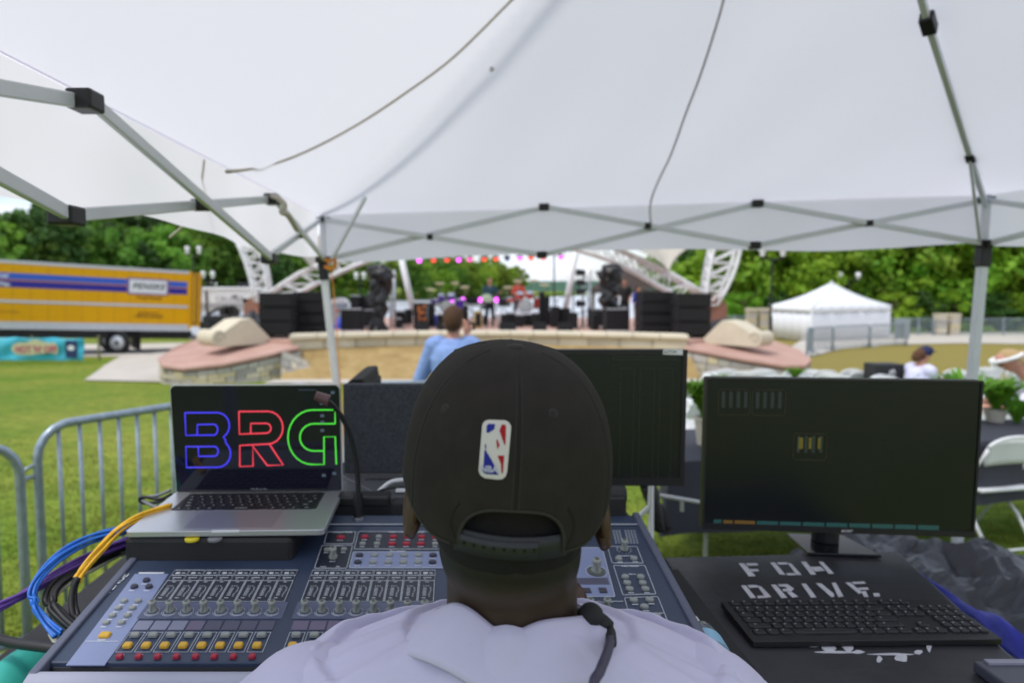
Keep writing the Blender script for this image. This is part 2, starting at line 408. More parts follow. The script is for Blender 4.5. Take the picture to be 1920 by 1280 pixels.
for i in range(5):
    cm = crown_mesh('crown', 5.0, 5.6, 75, 42, .75, 20+i); tm = trunk_mesh(9, .28, i, 4.5); TR.append((cm, tm))
def tree(kind, loc, s, leaf, label, group, zs=1, cz=8.2):
    cm, tm = TR[kind]
    t = thing('broadleaf_tree', label, 'tree', (0, 0, 0), group)
    key = leaf.name+str(kind)
    if key not in CACHE:
        c2 = cm.copy(); c2.materials.clear(); c2.materials.append(leaf); CACHE[key] = c2
    if not tm.materials: tm.materials.append(BARK)
    c = inst('crown', CACHE[key], t, (0, 0, cz)); inst('trunk', tm, t, (0, 0, 0))
    t.location = loc; t.scale = (s, s, s*zs); t.rotation_euler = (0, 0, RND.random()*6.28)
    return t
CACHE = {}
def along(pl, t):
    k = t*(len(pl)-1); i = min(int(k), len(pl)-2); k -= i
    return (pl[i][0]*(1-k)+pl[i+1][0]*k, pl[i][1]*(1-k)+pl[i+1][1]*k)
BK = [(-105, 100), (-74, 112), (-63, 145), (-53, 180), (-40, 207), (-28, 229), (6, 280), (30, 318)]
cnt = 0
for row in range(3):
    N = [40, 34, 26][row]
    for i in range(N):
        t = (i+RND.uniform(-.3, .3)+.5)/N; x, y = along(BK, max(0, min(1, t)))
        off = 4+row*11; x -= off*.55+RND.uniform(-2, 2); y += off*.8+RND.uniform(-2, 2)
        px = 860+1280*x/y
        if px < -60: continue
        s = RND.uniform(.95, 1.3)*(1+.10*row)
        top = 1.0
        if px > 900: s *= .92; leaf = LF2
        elif px > 560: leaf = LF2 if RND.random() < .6 else LF; s *= .92
        else: leaf = LF if RND.random() < .75 else LFD; s *= 1.02
        if px < 460: s *= 1.0+.20*sm(20, 220, px)-.0003*px
        w_ = 'behind the truck' if px < 400 else ('behind the left speakers' if px < 640 else 'behind the band')
        c_ = 'bright green' if leaf is LF2 else ('mid green' if leaf is LF else 'dark green')
        TREES.append((px, tree(RND.randrange(5), (x, y, zg(x, y)-.8), s, leaf, 'x', 'trees on the wooded lake bank', RND.uniform(.9, 1.05)), c_+' tree', ['front row', 'middle row', 'rear row'][row], w_))
# low shoreline bushes under them
for i in range(34):
    x, y = along(BK, (i+.5)/34); x += RND.uniform(-1.5, 2); y -= 1
    px = 860+1280*x/y
    if px < 300: continue
    TREES.append((px, tree(RND.randrange(5), (x, y, -3.0), .5, LF if i % 3 else LF2, 'x', 'shoreline trees', .9, 5.5), 'low rounded tree', 'waterline row', 'left of the stage' if px < 640 else 'behind the band'))
# right hand woodland behind the tent and fence
TRR = []
for i in range(4):
    TRR.append((crown_mesh('crown', 4.4, 6.2, 120, 60, .42, 60+i, flat=.7), trunk_mesh(9, .25, 30+i, 4)))
TR += TRR
right = []
for i, px in enumerate([1385, 1440, 1500, 1560, 1620, 1690, 1750, 1810, 1875, 1940, 2010, 2090]):
    right.append((px+RND.uniform(-14, 14), 53+RND.uniform(-1.5, 3), 0))
for px in [1350, 1410, 1475, 1540, 1600, 1665, 1730, 1800, 1870, 1950, 2030]:
    right.append((px+RND.uniform(-14, 14), 61+RND.uniform(-2, 3), 1))
for px in [1345, 1400, 1470, 1560, 1650, 1740, 1840, 1930, 2040]:
    right.append((px, 70, 2))
for px, d, row in right:
    x = (px-860)/1280*d; s = RND.uniform(.85, 1.15)*(1+.14*row)
    leaf = LFR if RND.random() < .7 else (LFD if row else LF2)
    w_ = 'behind the white tent' if px < 1690 else 'beyond the railings'
    TREES.append((px, tree(5+RND.randrange(4), (x, d, -1.8), s, leaf, 'x', 'trees behind the railings', 1, 6.2), ('dark' if leaf is LFD else 'fresh green')+' dense tree', ['front row', 'middle row', 'rear row'][row], w_))
for i, px in enumerate([1395, 1460, 1530, 1600, 1680, 1725, 1790, 1850, 1905]):
    d = 50.5; TREES.append((px, tree(5+i % 4, ((px-860)/1280*d, d, -2.0), .42, LFD if i % 2 else LFR, 'x', 'bushes behind the railings', .8, 4.2), 'low bush', 'bush row', 'behind the white tent' if px < 1670 else 'behind the railings'))
for i, px in enumerate([1285, 1300, 1318, 1335]):
    d = 210; TREES.append((px, tree(i, ((px-860)/1280*d, d, -3.4), .8, LFD, 'x', 'dark far shore trees', 1), 'dark tree', 'shore clump', 'past the arch truss'))
for i in range(9):
    d = 330+i*9; px = 1016+i*9; TREES.append((px, tree(i % 5, ((px-860)/1280*d, d, -4.5), .35, LF2, 'x', 'trees at the tip of the point', .8), 'low tree', 'tapering row', 'right of the drums'))

label_trees()
# ============================================================ STAGE
STONES = [mat('limestone_%d' % i, c, .85, var=.1, vs=3, bump=.4, bs=12, bd=.01) for i, c in enumerate([(.50, .44, .33), (.42, .40, .35), (.55, .47, .30), (.36, .34, .31), (.46, .42, .38), (.58, .52, .40)])]
MORT = mat('mortar', (.28, .25, .2), .95, var=.1)
PINK = mat('pink_brick_paving', (.42, .25, .20), .85, col2=(.50, .32, .26), vs=1.5, bump=.2, bs=20)
PINKD = mat('red_brick_edge', (.26, .11, .085), .85, var=.2, vs=5)
CRM = mat('cream_stone', (.60, .53, .40), .8, var=.08, vs=1.5, bump=.2, bs=15)
def stone_wall(name, label, bot, top, rows, slen, thick, seed, frontn):
    """bot/top: polylines with the same count; builds backing and separate stones"""
    R = random.Random(seed); base = (bot[0]+bot[-1])/2
    t = thing(name, label, 'wall', base)
    mb = MB(); n_ = len(bot)
    fr = bot+list(reversed(top)); 
    for i in range(n_-1):
        q = [bot[i], bot[i+1], top[i+1], top[i]]; mb.prism([p+frontn*(-.05) for p in q], frontn*(-thick))
    mb.build('mortar_core', MORT, t)
    L = [0]
    for i in range(n_-1): L.append(L[-1]+(bot[i+1]-bot[i]).length)
    def at(s, v):
        s = max(0, min(L[-1]-1e-4, s)); i = 0
        while L[i+1] < s: i += 1
        k = (s-L[i])/(L[i+1]-L[i]); return bot[i].lerp(bot[i+1], k).lerp(top[i].lerp(top[i+1], k), v)
    rh = [R.uniform(.8, 1.25) for _ in range(rows)]; tot = sum(rh); v0 = 0
    for r_ in range(rows):
        v1 = v0+rh[r_]/tot; s = -R.uniform(0, slen)
        while s < L[-1]:
            e = s+slen*R.uniform(.55, 1.5); a, b_ = max(s, 0)+.012, min(e, L[-1])-.012
            if b_-a > .08:
                g_ = .045*(v1-v0)
                q = [at(a, v0+g_), at(b_, v0+g_), at(b_, v1-g_), at(a, v1-g_)]
                pr = R.uniform(0, .03); mb = MB(); mb.prism([p-frontn*.06 for p in q], frontn*(.06+pr))
                mb.build('stone', R.choice(STONES), t)
            s = e
        v0 = v1
    return t
# deck
DZ = .38
arc = []
for i in range(15):
    u = i/14; x = -4.45+u*10.5; y = 17.95+1.45*(1-(2*u-1)**2); arc.append((x, y))
deckpts = [V((-7.0, 21.4, DZ)), V((-5.4, 19.0, DZ))]+[V((x, y+.25, DZ)) for x, y in arc]+[V((7.0, 19.0, DZ)), V((8.8, 21.4, DZ)), V((9.6, 30, DZ)), V((8, 33, DZ)), (V((-6, 33, DZ))), V((-8, 29, DZ))]
deckpts = [V(p) for p in deckpts]
mb = MB(); mb.prism(deckpts, (0, 0, -2)); struct(mb.build('stage_deck', PINK))
# curved front wall: coping stones and ashlar band
wt = thing('stage_wall', 'long cream stone wall with rounded coping along the front of the stage', 'wall', (.8, 18.6, -.3))
def arcpt(u, off=0):
    x = -4.45+u*10.5; y = 17.95+1.45*(1-(2*u-1)**2); return V((x, y+off, 0))
nseg = 16
for i in range(nseg):
    a, b_ = i/nseg+.001, (i+1)/nseg-.001; mb = MB()
    prof = [(0.02, .40), (-.06, .43), (-.09, .49), (-.06, .56), (.02, .585), (.42, .585), (.42, .40)]
    A = [arcpt(a, o)+V((0, 0, z)) for o, z in prof]; B = [arcpt(b_, o)+V((0, 0, z)) for o, z in prof]; m_ = len(prof)
    mb.add(A+B, [tuple(range(m_-1, -1, -1)), tuple(range(m_, 2*m_))]+[(k, (k+1) % m_, m_+(k+1) % m_, m_+k) for k in range(m_)])
    mb.build('coping_stone', CRM, wt)
nseg = 13
for i in range(nseg):
    a, b_ = i/nseg+.0015, (i+1)/nseg-.0015; mb = MB(); z0, z1 = .18, .396
    q = [arcpt(a, .03), arcpt(b_, .03), arcpt(b_, .38), arcpt(a, .38)]; mb.prism([V((p.x, p.y, z0)) for p in q], (0, 0, z1-z0)); mb.build('wall_stone', STONES[i % 2*5] if i % 3 else CRM, wt)
mb = MB()
for i in range(14):
    q = [arcpt(i/14, .06), arcpt((i+1)/14, .06), arcpt((i+1)/14, .36), arcpt(i/14, .36)]; mb.prism([V((p.x, p.y, -.9)) for p in q], (0, 0, 1.29))
mb.build('mortar_core', MORT, wt)
# brown bank of dormant turf below the wall
tb = mat('dormant_turf', (.30, .205, .085), .95, col2=(.43, .31, .14), vs=2.2, bump=.8, bs=14, bd=.04, spec=.1)
mb = MB()
mb.grid(lambda u, v: (lambda p: V((p.x, (16.85)*(1-v)+(p.y+.05)*v, (zg(p.x, 16.85)-.02)*(1-v)+.2*v+.03*noise.noise(V((p.x*2, v*3, 0)))*(v*(1-v)*4))))(arcpt(u)), 60, 14)
struct(mb.build('turf_bank', tb, smooth=True, fixn=False))
sheet('path', [(V((-4.6, 15.9, 0)), V((-4.6, 16.9, 0))), (V((.8, 15.9, 0)), V((.8, 16.9, 0))), (V((6.4, 15.9, 0)), V((6.4, 16.9, 0)))], PV, .03)

# wings
def wing(name, label, tops, near, seed, side):
    t = thing(name, label, 'platform', tops[0])
    mb = MB(); mb.prism([V((p.x, p.y, p.z)) for p in tops], (0, 0, -.09)); mb.build('paving_slab', PINK, t, bevel=.02)
    mb = MB(); cc = sum(tops, V())/len(tops); mb.prism([V((cc.x+(p.x-cc.x)*.97, cc.y+(p.y-cc.y)*.97+.1, p.z-.09)) for p in tops], (0, 0, -.05)); mb.build('brick_edge', PINKD, t)
    mb = MB(); mb.prism([V((cc.x+(p.x-cc.x)*.93, cc.y+(p.y-cc.y)*.9+.15, p.z-.14)) for p in tops], (0, 0, -1.2)); mb.build('core', MORT, t)
    bot = [V((p.x, p.y+.04, zg(p.x, p.y)-.15)) for p in near]; top = [V((p.x, p.y+.06, p.z-.13)) for p in near]
    stone_wall(name.replace('platform', 'wall'), label.replace('platform', 'stone retaining wall').replace('pink paved', 'mixed buff'), bot, top, 5 if side < 0 else 4, .42, .3, seed, V((0, -1, 0)))
    return t
nearL = [P(296, 671, 17.9), P(303, 684, 17.2), P(345, 689, 16.9), P(420, 681, 17.0), P(500, 664, 17.3), P(562, 649, 17.75)]
farL = [P(547, 637, 18.9), P(480, 630, 20.2), P(380, 632, 20.8), P(330, 648, 19.2)]
wing('curved_platform', 'pink paved curved platform at the left end of the stage wall', nearL+farL, nearL, 3, -1)
nearR = [P(1283, 650, 17.75), P(1340, 661, 17.3), P(1410, 674, 17.0), P(1470, 684, 16.9), P(1512, 684, 17.1), P(1522, 674, 17.8)]
farR = [P(1500, 655, 19.3), P(1440, 634, 21.0), P(1340, 630, 20.2), P(1293, 638, 18.9)]
wing('curved_platform', 'pink paved curved platform at the right end of the stage wall', nearR+farR, nearR, 5, 1)
# extra mixed stones running into the turf bank at left
stone_wall('stone_wall', 'low end of the buff stone wall where it meets the brown bank at left', [V((-4.5, 17.0, -.7)), V((-3.55, 17.3, -.7))], [V((-4.5, 17.3, .18)), V((-3.9, 17.5, -.1))], 5, .34, .25, 9, V((0, -1, 0)))

# stone scroll benches
def scroll(label, pc, mir):
    t = thing('stone_scroll', label, 'stone scroll', (0, 0, 0))
    prof = []   # side profile in (y along, z): roll at the near end, slope rising away
    for k in range(15):
        a = radians(-100+k*22); prof.append((.30-.26*cos(a+pi/2) if 0 else .28+.26*cos(a), .27+.26*sin(a)))
    mb = MB(); W = .8
    pr = [V((-W/2, .26+.26*cos(radians(a)), .26+.26*sin(radians(a)))) for a in range(270, 89, -20)]
    pr = [V((-W/2, .26-.26*sin(radians(a)), .26-.26*cos(radians(a)))) for a in range(0, 221, 20)]
    pr += [V((-W/2, 1.05, .80)), V((-W/2, 1.45, .84)), V((-W/2, 1.55, .78)), V((-W/2, 2.3, .1)), V((-W/2, 2.3, 0))]
    mb.prism(pr, (W, 0, 0)); mb.build('body', CRM, t, bevel=.015)
    for s in (-1, 1):
        mb = MB(); mb.tube([V((s*(W/2+.005), .26+r*cos(a), .27+r*sin(a))) for a, r in [(k*.5, .20-.012*k) for k in range(14)]], .014, 5); mb.build('spiral', STONES[1], t)
    return t
s1 = scroll('cream carved stone scroll bench on the left curved platform', None, 1)
s1.location = P(383, 650, 17.9); s1.rotation_euler = (0.0, 0, radians(-40)); s1.scale = (1.0, .80, .86)
s2 = scroll('cream carved stone scroll bench on the right curved platform', None, -1)
s2.location = P(1440, 650, 17.9); s2.rotation_euler = (0, 0, radians(42)); s2.scale = (.95, .74, .80)

# speaker stacks
def cab_mesh(w_, d_, h_):
    mb = MB(); mb.bx(-w_/2, w_/2, 0, d_, 0, h_); return mb
def cabinet(w_, d_, h_, label, group):
    t = thing('speaker_cabinet', label, 'speaker', (0, 0, 0), group)
    cab_mesh(w_-.02, d_, h_-.015).build('body', SPK, t, bevel=.012)
    mb = MB(); mb.bx(-w_/2+.04, w_/2-.04, -.02, 0, .04, h_-.055); mb.build('grille', SPG, t)
    for s in (-1, 1):
        mb = MB(); mb.bx(s*(w_/2-.01)-.012, s*(w_/2-.01)+.012, .1, .25, h_*.4, h_*.6); mb.build('handle', BLKM, t)
    return t
def stack(px0, px1, ytop, ybase, Y, rows, rz, where, group):
    b0, b1 = P(px0, ybase, Y), P(px1, ybase, Y); tz = P(px0, ytop, Y).z; h_ = (tz-b0.z)/rows; w_ = b1.x-b0.x; c = (b0+b1)/2
    first = None
    nm = ['lowest', 'second', 'third', 'top'] if rows == 4 else ['lowest', 'middle', 'top']
    for k in range(rows):
        lab = 'large black speaker cabinet, '+nm[k]+' of the '+where
        if first is None: first = cabinet(w_, .8, h_, lab, group); o = first
        else: o = dup(first, (0, 0, 0), 0, lab)
        o.location = (c.x+RND.uniform(-.015, .015), Y+RND.uniform(-.01, .02), b0.z+k*h_); o.rotation_euler = (0, 0, rz)
stack(486, 549, 548, 630, 19.3, 3, radians(3), 'outer speaker stack left of the stage', 'speaker cabinets of the left stacks')
stack(551, 609, 546, 628, 20.2, 4, radians(0), 'inner speaker stack left of the stage', 'speaker cabinets of the left stacks')
stack(1203, 1268, 546, 628, 20.2, 4, radians(0), 'inner speaker stack right of the stage', 'speaker cabinets of the right stacks')
stack(1270, 1332, 549, 630, 19.3, 3, radians(-3), 'outer speaker stack right of the stage', 'speaker cabinets of the right stacks')
for px, Y, h0 in ((497, 19.5, 0), (1318, 19.5, 0)):
    p = P(px, 630, Y); mb = MB(); mb.bx(p.x-.18, p.x+.18, Y, Y+.3, DZ-.25, p.z-.002)
    tag(mb.build('stack_foot', BLKM), 'small black foot block under the outer '+('left' if px < 900 else 'right')+' speaker stack', 'block')

# trusses
def lattice(mb, A, B, w_, n_, r=.05, rr=.028):
    """box lattice between polylines A (outer) and B (inner)"""
    for off in (0, w_):
        o = V((0, off, 0)); mb.tube([p+o for p in A], r, 6); mb.tube([p+o for p in B], r, 6)
        for i in range(len(A)-1):
            mb.cyl(A[i]+o, B[i+1]+o, rr, n=5); mb.cyl(B[i]+o, A[i]+o, rr, n=5)
    for i in range(len(A)):
        mb.cyl(A[i], A[i]+V((0, w_, 0)), rr, n=5); mb.cyl(B[i], B[i]+V((0, w_, 0)), rr, n=5)
        if i < len(A)-1: mb.cyl(A[i], A[i+1]+V((0, w_, 0)), rr, n=5)
t = thing('roof_arch', 'white lattice steel arch spanning the stage', 'truss', P(510, 548, 24))
outer = spline([P(500, 552, 24), P(560, 512, 24), P(620, 489, 24), P(690, 468, 24), P(800, 435, 24), P(915, 420, 24), P(1030, 432, 24), P(1130, 455, 24), P(1190, 480, 24), P(1255, 510, 24), P(1325, 552, 24)], 2)
inner = spline([P(545, 556, 24), P(590, 532, 24), P(640, 508, 24), P(700, 485, 24), P(800, 455, 24), P(915, 442, 24), P(1030, 455, 24), P(1120, 478, 24), P(1175, 500, 24), P(1225, 528, 24), P(1275, 556, 24)], 2)
mb = MB(); lattice(mb, outer, inner, .55, 0, .058, .028); mb.build('lattice', WSTL, t, smooth=True)
mb = MB(); mb.tube([p+V((0, .7, 0)) for p in spline([P(1205, 485, 24), P(1240, 500, 24), P(1300, 535, 24), P(1326, 552, 24)], 4)], .14, 8); mb.build('main_chord', WSTL, t, smooth=True)
for side, (bl, br, tl, tr) in (('left', ((478, 565), (503, 565), (440, 445), (478, 445))), ('right', ((1322, 572), (1345, 572), (1345, 440), (1392, 440)))):
    t = thing('lattice_mast', 'white curved lattice steel mast at the '+side+' of the stage roof', 'truss', P(*bl, 25))
    A = []; B = []
    for k in range(6):
        u = k/5; bow = sin(u*pi)*(5 if side == 'left' else 6)
        ax = bl[0]+(tl[0]-bl[0])*u+(bow if side == 'left' else -bow*.5); bxx = br[0]+(tr[0]-br[0])*u+(bow if side == 'left' else bow*1.6); y = bl[1]+(tl[1]-bl[1])*u
        A.append(P(ax, y, 25)); B.append(P(bxx, y, 25))
    mb = MB(); lattice(mb, A, B, .5, 0, .068, .035); mb.build('lattice', WSTL, t, smooth=True)
    pb = P((bl[0]+br[0])/2+(-12 if side == 'left' else 8), 560, 25.4); mb = MB(); mb.prism([V((pb.x-.42, 25.2, -.3)), V((pb.x+.42, 25.2, -.3)), V((pb.x+.36, 25.2, pb.z-.2)), V((pb.x, 25.2, pb.z+.15)), V((pb.x-.36, 25.2, pb.z-.2))], (0, .7, 0))
    tag(mb.build('brick_pier', mat('pier_brick_'+side, (.36, .17, .12), .9, var=.15, vs=3)), 'pink brick pier at the foot of the '+side+' lattice mast', 'pier')
for (a, b_, side) in (((749, 470), (777, 592), 'left'), ((1083, 458), (1058, 592), 'right')):
    mb = MB(); mb.cyl(P(*b_, 27), P(*a, 27), .12, n=12)
    tag(mb.build('roof_column', WSTL, smooth=True), 'leaning white round steel column at the '+side+' of the band', 'column')
# sails
SAIL = fabricmat('sail_fabric', (.62, .58, .50), .25, (.6, .52, .38), var=.04)
def sail(label, tl, tr, tip, Y):
    a, b_, c = P(*tl, Y), P(*tr, Y+2.5), P(*tip, Y+.6); mid = (a+b_)/2+V((0, 1.6, .4))
    mb = MB()
    def fn(u, v):
        e = a.lerp(b_, u)+V((0, 1.6, .4))*sin(u*pi)
        k = v**.75
        w = .5+(u-.5)*(1-.10*sin(v*pi))
        return e.lerp(c, v)+V(((c.x-e.x)*.18*sin(v*pi), 0, 0))
    mb.grid(fn, 16, 12); return tag(mb.build('roof_sail', SAIL, smooth=True, fixn=False, solid=.01), label, 'canopy')
sail('pale tensioned fabric sail drooping to a point above the right end of the stage arch', (1110, 440), (1345, 440), (1254, 509), 23.2)
sail('small pale sail point hanging left of the near tent pole above the arch', (530, 455), (640, 455), (585, 507), 23.2)
# lighting bar + fixtures
t = thing('lighting_truss', 'black lighting bar across the top of the stage', 'truss', P(780, 474, 26))
mb = MB(); A = P(740, 473, 26); B = P(1100, 470, 26)
for dz in (0, .3):
    mb.cyl(A+V((0, 0, dz)), B+V((0, 0, dz)), .03, n=6)
for k in range(30):
    mb.cyl(A.lerp(B, k/30)+V((0, 0, .3*(k % 2))), A.lerp(B, (k+1)/30)+V((0, 0, .3*((k+1) % 2))), .018, n=4)
mb.build('lattice', BLKM, t)
EM = {c: mat('lens_'+c, (.05, .05, .05), .3, emit=v, es=s) for c, v, s in (('magenta', (.8, .08, .9), 3.0), ('red', (.9, .07, .04), 1.6), ('pink', (.8, .06, .3), 2.0), ('dark', (.05, .1, .3), .5))}
for i, (px, c) in enumerate(zip([786, 813, 838, 860, 881, 908, 930, 951, 975, 996, 1019, 1052], ['magenta', 'red', 'red', 'magenta', 'pink', 'red', 'red', 'dark', 'magenta', 'red', 'red', 'magenta'])):
    p = P(px, 488-(px-786)*.020, 25.9)
    lf = thing('stage_light', '%s lit stage lamp, %s in the hanging row from the left' % ({'dark': 'unlit blue'}.get(c, c), ['first', 'second', 'third', 'fourth', 'fifth', 'sixth', 'seventh', 'eighth', 'ninth', 'tenth', 'eleventh', 'twelfth'][i]), 'stage light', p, 'lamps hung in a row above the stage')
    r_ = .105
    mb = MB(); mb.cyl(p+V((0, .22, .08)), p, r_*.8, r_, 12); mb.cyl(p+V((0, .3, .1)), p+V((0, .22, .08)), r_*.5, r_*.7, 10); mb.build('housing', BLK, lf, smooth=False)
    mb = MB(); mb.cyl(p+V((0, -.004, 0)), p+V((0, -.014, 0)), r_*.86, n=12); mb.build('lens', EM[c], lf)
    mb = MB(); mb.tube([p+V((-.13, .12, .03)), p+V((-.13, .12, .2)), p+V((.13, .12, .2)), p+V((.13, .12, .03))], .015, 5); mb.cyl(p+V((0, .12, .2)), p+V((0, .12, .32)), .02, n=5); mb.build('yoke', BLKM, lf)
# ============================================================ TRUCK
YEL = mat('truck_yellow', (.74, .37, .003), .5, spec=.2, var=.03, vs=2); GRYW = mat('truck_rail', (.55, .56, .60), .45, var=.06)
BL1 = mat('stripe_blue', (.03, .11, .55), .4); BL2 = mat('stripe_navy', (.02, .015, .28), .4); ORG = mat('stripe_orange', (.6, .2, .05), .4)
INK = mat('dark_ink', (.02, .02, .03), .5); PRP = mat('sign_purple', (.12, .06, .3), .4); WSG = mat('sign_white', (.75, .76, .78), .4); BRN = mat('brown_ink', (.2, .07, .01), .5)
# side plane from two measured corners
TA, TB = P(-60, 484, 25.9), P(352, 508, 30.6); TC, TD = P(-60, 616, 25.9), P(352, 621, 30.6)
ux = V((TB.x-TA.x, TB.y-TA.y, 0)); L0 = ux.length; ux.normalize(); tilt = atan2(TD.z-TC.z, (TD-TC).to_2d().length)
ux = V((ux.x*cos(tilt), ux.y*cos(tilt), sin(tilt))); uyb = V((-ux.y, ux.x, 0)).normalized()  # pointing away from camera
if uyb.y < 0: uyb = -uyb
uz = ux.cross(uyb); uz = uz if uz.z > 0 else -uz
TO = TD
def T(s, d, h): return TO+ux*s+uyb*d+uz*h       # s<=0 towards the cab, d depth, h up
HB = (TB-TD).length
truck = thing('box_truck', 'yellow rental box truck with blue stripes parked beyond the lawn', 'truck', V((TO.x-4, TO.y, -1)))
def tb_(s0, s1, d0, d1, h0, h1, name, m, par=truck, bevel=0):
    mb = MB(); mb.add([T(s, d, h) for h in (h0, h1) for d in (d0, d1) for s in (s0, s1)], [(0, 2, 3, 1), (4, 5, 7, 6), (0, 1, 5, 4), (2, 6, 7, 3), (0, 4, 6, 2), (1, 3, 7, 5)]); return mb.build(name, m, par, bevel=bevel)
LT = 8.2
body = tb_(-LT, .55, 0, 2.4, .22, HB-.07, 'cargo_box', YEL)
tb_(-LT, 0.05, -.02, 0, HB-.13, HB, 'roof_rail', GRYW, body); tb_(-LT, .05, -.025, .3, 0, .3, 'lower_rail', GRYW, body)
tb_(-LT, -.02, -.03, 0, 1.04, 1.15, 'rub_rail', GRYW, body)
tb_(.0, .12, -.035, .02, .1, HB-.02, 'corner_post', YEL, body); tb_(.12, .57, -.01, .0, .3, HB-.1, 'door_frame', mat('frame_brown', (.30, .15, .02), .5), body)
tb_(.2, .28, -.03, -.01, .4, HB-.2, 'hinge_post', YEL, body); tb_(.42, .5, -.03, -.01, .2, HB-.1, 'rear_post', YEL, body)
tb_(-LT, -2.52, -.008, 0, 1.95, 2.2, 'upper_stripe', BL1, body); tb_(-LT, -2.52, -.008, 0, 1.64, 1.9, 'lower_stripe', BL2, body)
for k in range(1, 14):
    s_ = -.6*k; tb_(s_-.006, s_+.006, -.0045, 0, .32, HB-.15, 'panel_seam', mat('seam_yellow_%d' % k, (.40, .20, .005), .5), body)
tb_(-.84, -.06, -.008, 0, 1.95, 2.2, 'upper_stripe', BL1, body); tb_(-.84, -.06, -.008, 0, 1.64, 1.9, 'lower_stripe', BL2, body)
tb_(-LT, -2.52, -.008, 0, 1.91, 1.935, 'orange_line', ORG, body); tb_(-.84, -.06, -.008, 0, 1.91, 1.935, 'orange_line', ORG, body)
tb_(-2.5, -.86, -.014, 0, 1.56, 2.26, 'sign_border', PRP, body, .05); tb_(-2.44, -.92, -.02, 0, 1.62, 2.2, 'sign_face', WSG, body, .05)
def tt(s, h, txt, size, m, fat=0, shear=0, sx=1, d=-.026): text('lettering', txt, size, m, frame(T(s, d, h), ux, uz), body, .002, fat=fat, shear=shear, sx=sx)
text('lettering', 'PENSKE', .33, INK, frame(T(-1.68, -.026, 1.91), ux, uz), body, .002, fat=.007, shear=.3, sx=1.05, sp=1.12); tt(-1.66, 1.43, 'Truck Rental', .2, BRN, .004, .25, 1, -.01)
tt(-1.66, .78, 'gopenske.com', .14, BRN, .002, 0, 1, -.01); tt(-1.66, .62, '1-800-GO-PENSKE', .15, BRN, .004, 0, 1, -.01)
tt(-7.25, 2.08, 'Professional', .2, WSG, .006, .2, 1, -.012); tt(-7.2, 1.76, 'all the Way.', .22, WSG, .006, .2, 1, -.012); tt(-6.9, .68, 'Penske Truck Rental', .12, BRN, 0, 0, 1, -.01)
tb_(-LT, .1, .25, .5, -.35, 0, 'chassis_rail', BLKM); tb_(-LT, .1, 1.8, 2.1, -.35, 0, 'chassis_rail', BLKM); tb_(-LT, -3.2, .05, 2.2, -.3, 0, 'underbody', BLKM); tb_(-2.0, .2, .1, 2.2, -.25, 0, 'underbody', BLKM)
tb_(.1, .75, .2, 2.2, -.38, -.22, 'rear_step', mat('step_grey', (.2, .2, .22), .6)); tb_(-1.95, -1.9, .2, 2.0, -.85, -.1, 'mud_flap', BLKM)
wc = P(222, 642, 29.0)
for d in (.05, 1.95):
    for k in (0, .28) if d < 1 else (0,):
        c = wc+uyb*(d+k-.05); w_ = MB(); w_.lathe((0, 0, 0), [(.30, -.12), (.47, -.12), (.5, -.07), (.5, .07), (.47, .12), (.30, .12)], 26, Matrix.Rotation(pi/2, 3, 'X'))
        w_.v = [q+c for q in w_.v]; tyre = w_.build('wheel', RUB, truck, smooth=True)
        r_ = MB(); r_.lathe((0, 0, 0), [(.3, -.13), (.28, -.1), (.24, -.04), (.12, -.07), (.1, -.12), (.02, -.13)], 24, Matrix.Rotation(-pi/2, 3, 'X') @ Matrix.Scale(-1, 3, V((0, 0, 1))))
        r_.v = [V((q.x, -abs(q.y)*1-.0, q.z))+c for q in r_.v]
        if k == 0: r_.build('rim', WSG, tyre, smooth=True); h = MB(); h.cyl(c+V((0, -.15, 0)), c+V((0, -.05, 0)), .09, n=12); h.build('hub', BLKM, tyre)
# cab beyond the left edge of the frame
cabp = MB()
pr = [(-LT-.15, .0), (-LT-.15, 2.0), (-LT-.9, 2.1), (-LT-1.4, 1.9), (-LT-1.8, 1.15), (-LT-2.9, .95), (-LT-3.1, .3), (-LT-3.1, -.25), (-LT-.15, -.25)]
cabp.prism([T(s, .15, h) for s, h in pr], uyb*2.1); cb = cabp.build('cab', YEL, truck, bevel=.05)
for s in (-LT-2.3,):
    for d in (.1, 2.0):
        m_ = MB(); m_.cyl(T(s, d, -.45), T(s, d+.28, -.45), .5, n=22); m_.build('wheel', RUB, truck)

# ---- banner
TEAL = mat('banner_teal', (.03, .42, .58), .55, col2=(.10, .55, .68), vs=1.2); BCR = mat('banner_cream', (.55, .55, .32), .6); BPK = mat('banner_pink', (.5, .08, .16), .6); BNV = mat('banner_navy', (.02, .04, .12), .6)
A0, A1 = P(-40, 676, 24.0), P(157, 676, 24.4); B0, B1 = P(-40, 631, 24.0), P(157, 633, 24.4)
bn = thing('event_banner', 'turquoise event banner with pink lettering strung along the lawn edge under the truck', 'banner', A0)
mb = MB(); mb.grid(lambda u, v: (A0.lerp(A1, u)).lerp(B0.lerp(B1, u), v)+V((0, .035*sin(u*31+v*4)+.03*sin(u*13-v*7), -.04*abs(sin(u*9))*(v) )), 90, 14)
cl_ = mb.build('banner_cloth', TEAL, bn, smooth=True, solid=.006)
fo = (A0+B0)/2; bu = (A1-A0).normalized()
def bpt(px, py, d=-.09): q = PL(px, py, A0, V((-(A1-A0).y, (A1-A0).x, 0)).normalized()); return q+V((0, d, 0))
def blob(pts, m, name, d): m_ = MB(); m_.prism([bpt(x, y, d) for x, y in pts], (0, .004, 0)); return m_.build(name, m, cl_)
blob([(24, 655), (28, 645), (40, 641), (52, 642), (62, 637), (72, 635), (80, 639), (95, 642), (106, 641), (112, 652), (110, 664), (98, 660), (60, 665), (34, 664)], BCR, 'cloud_print', -.10)
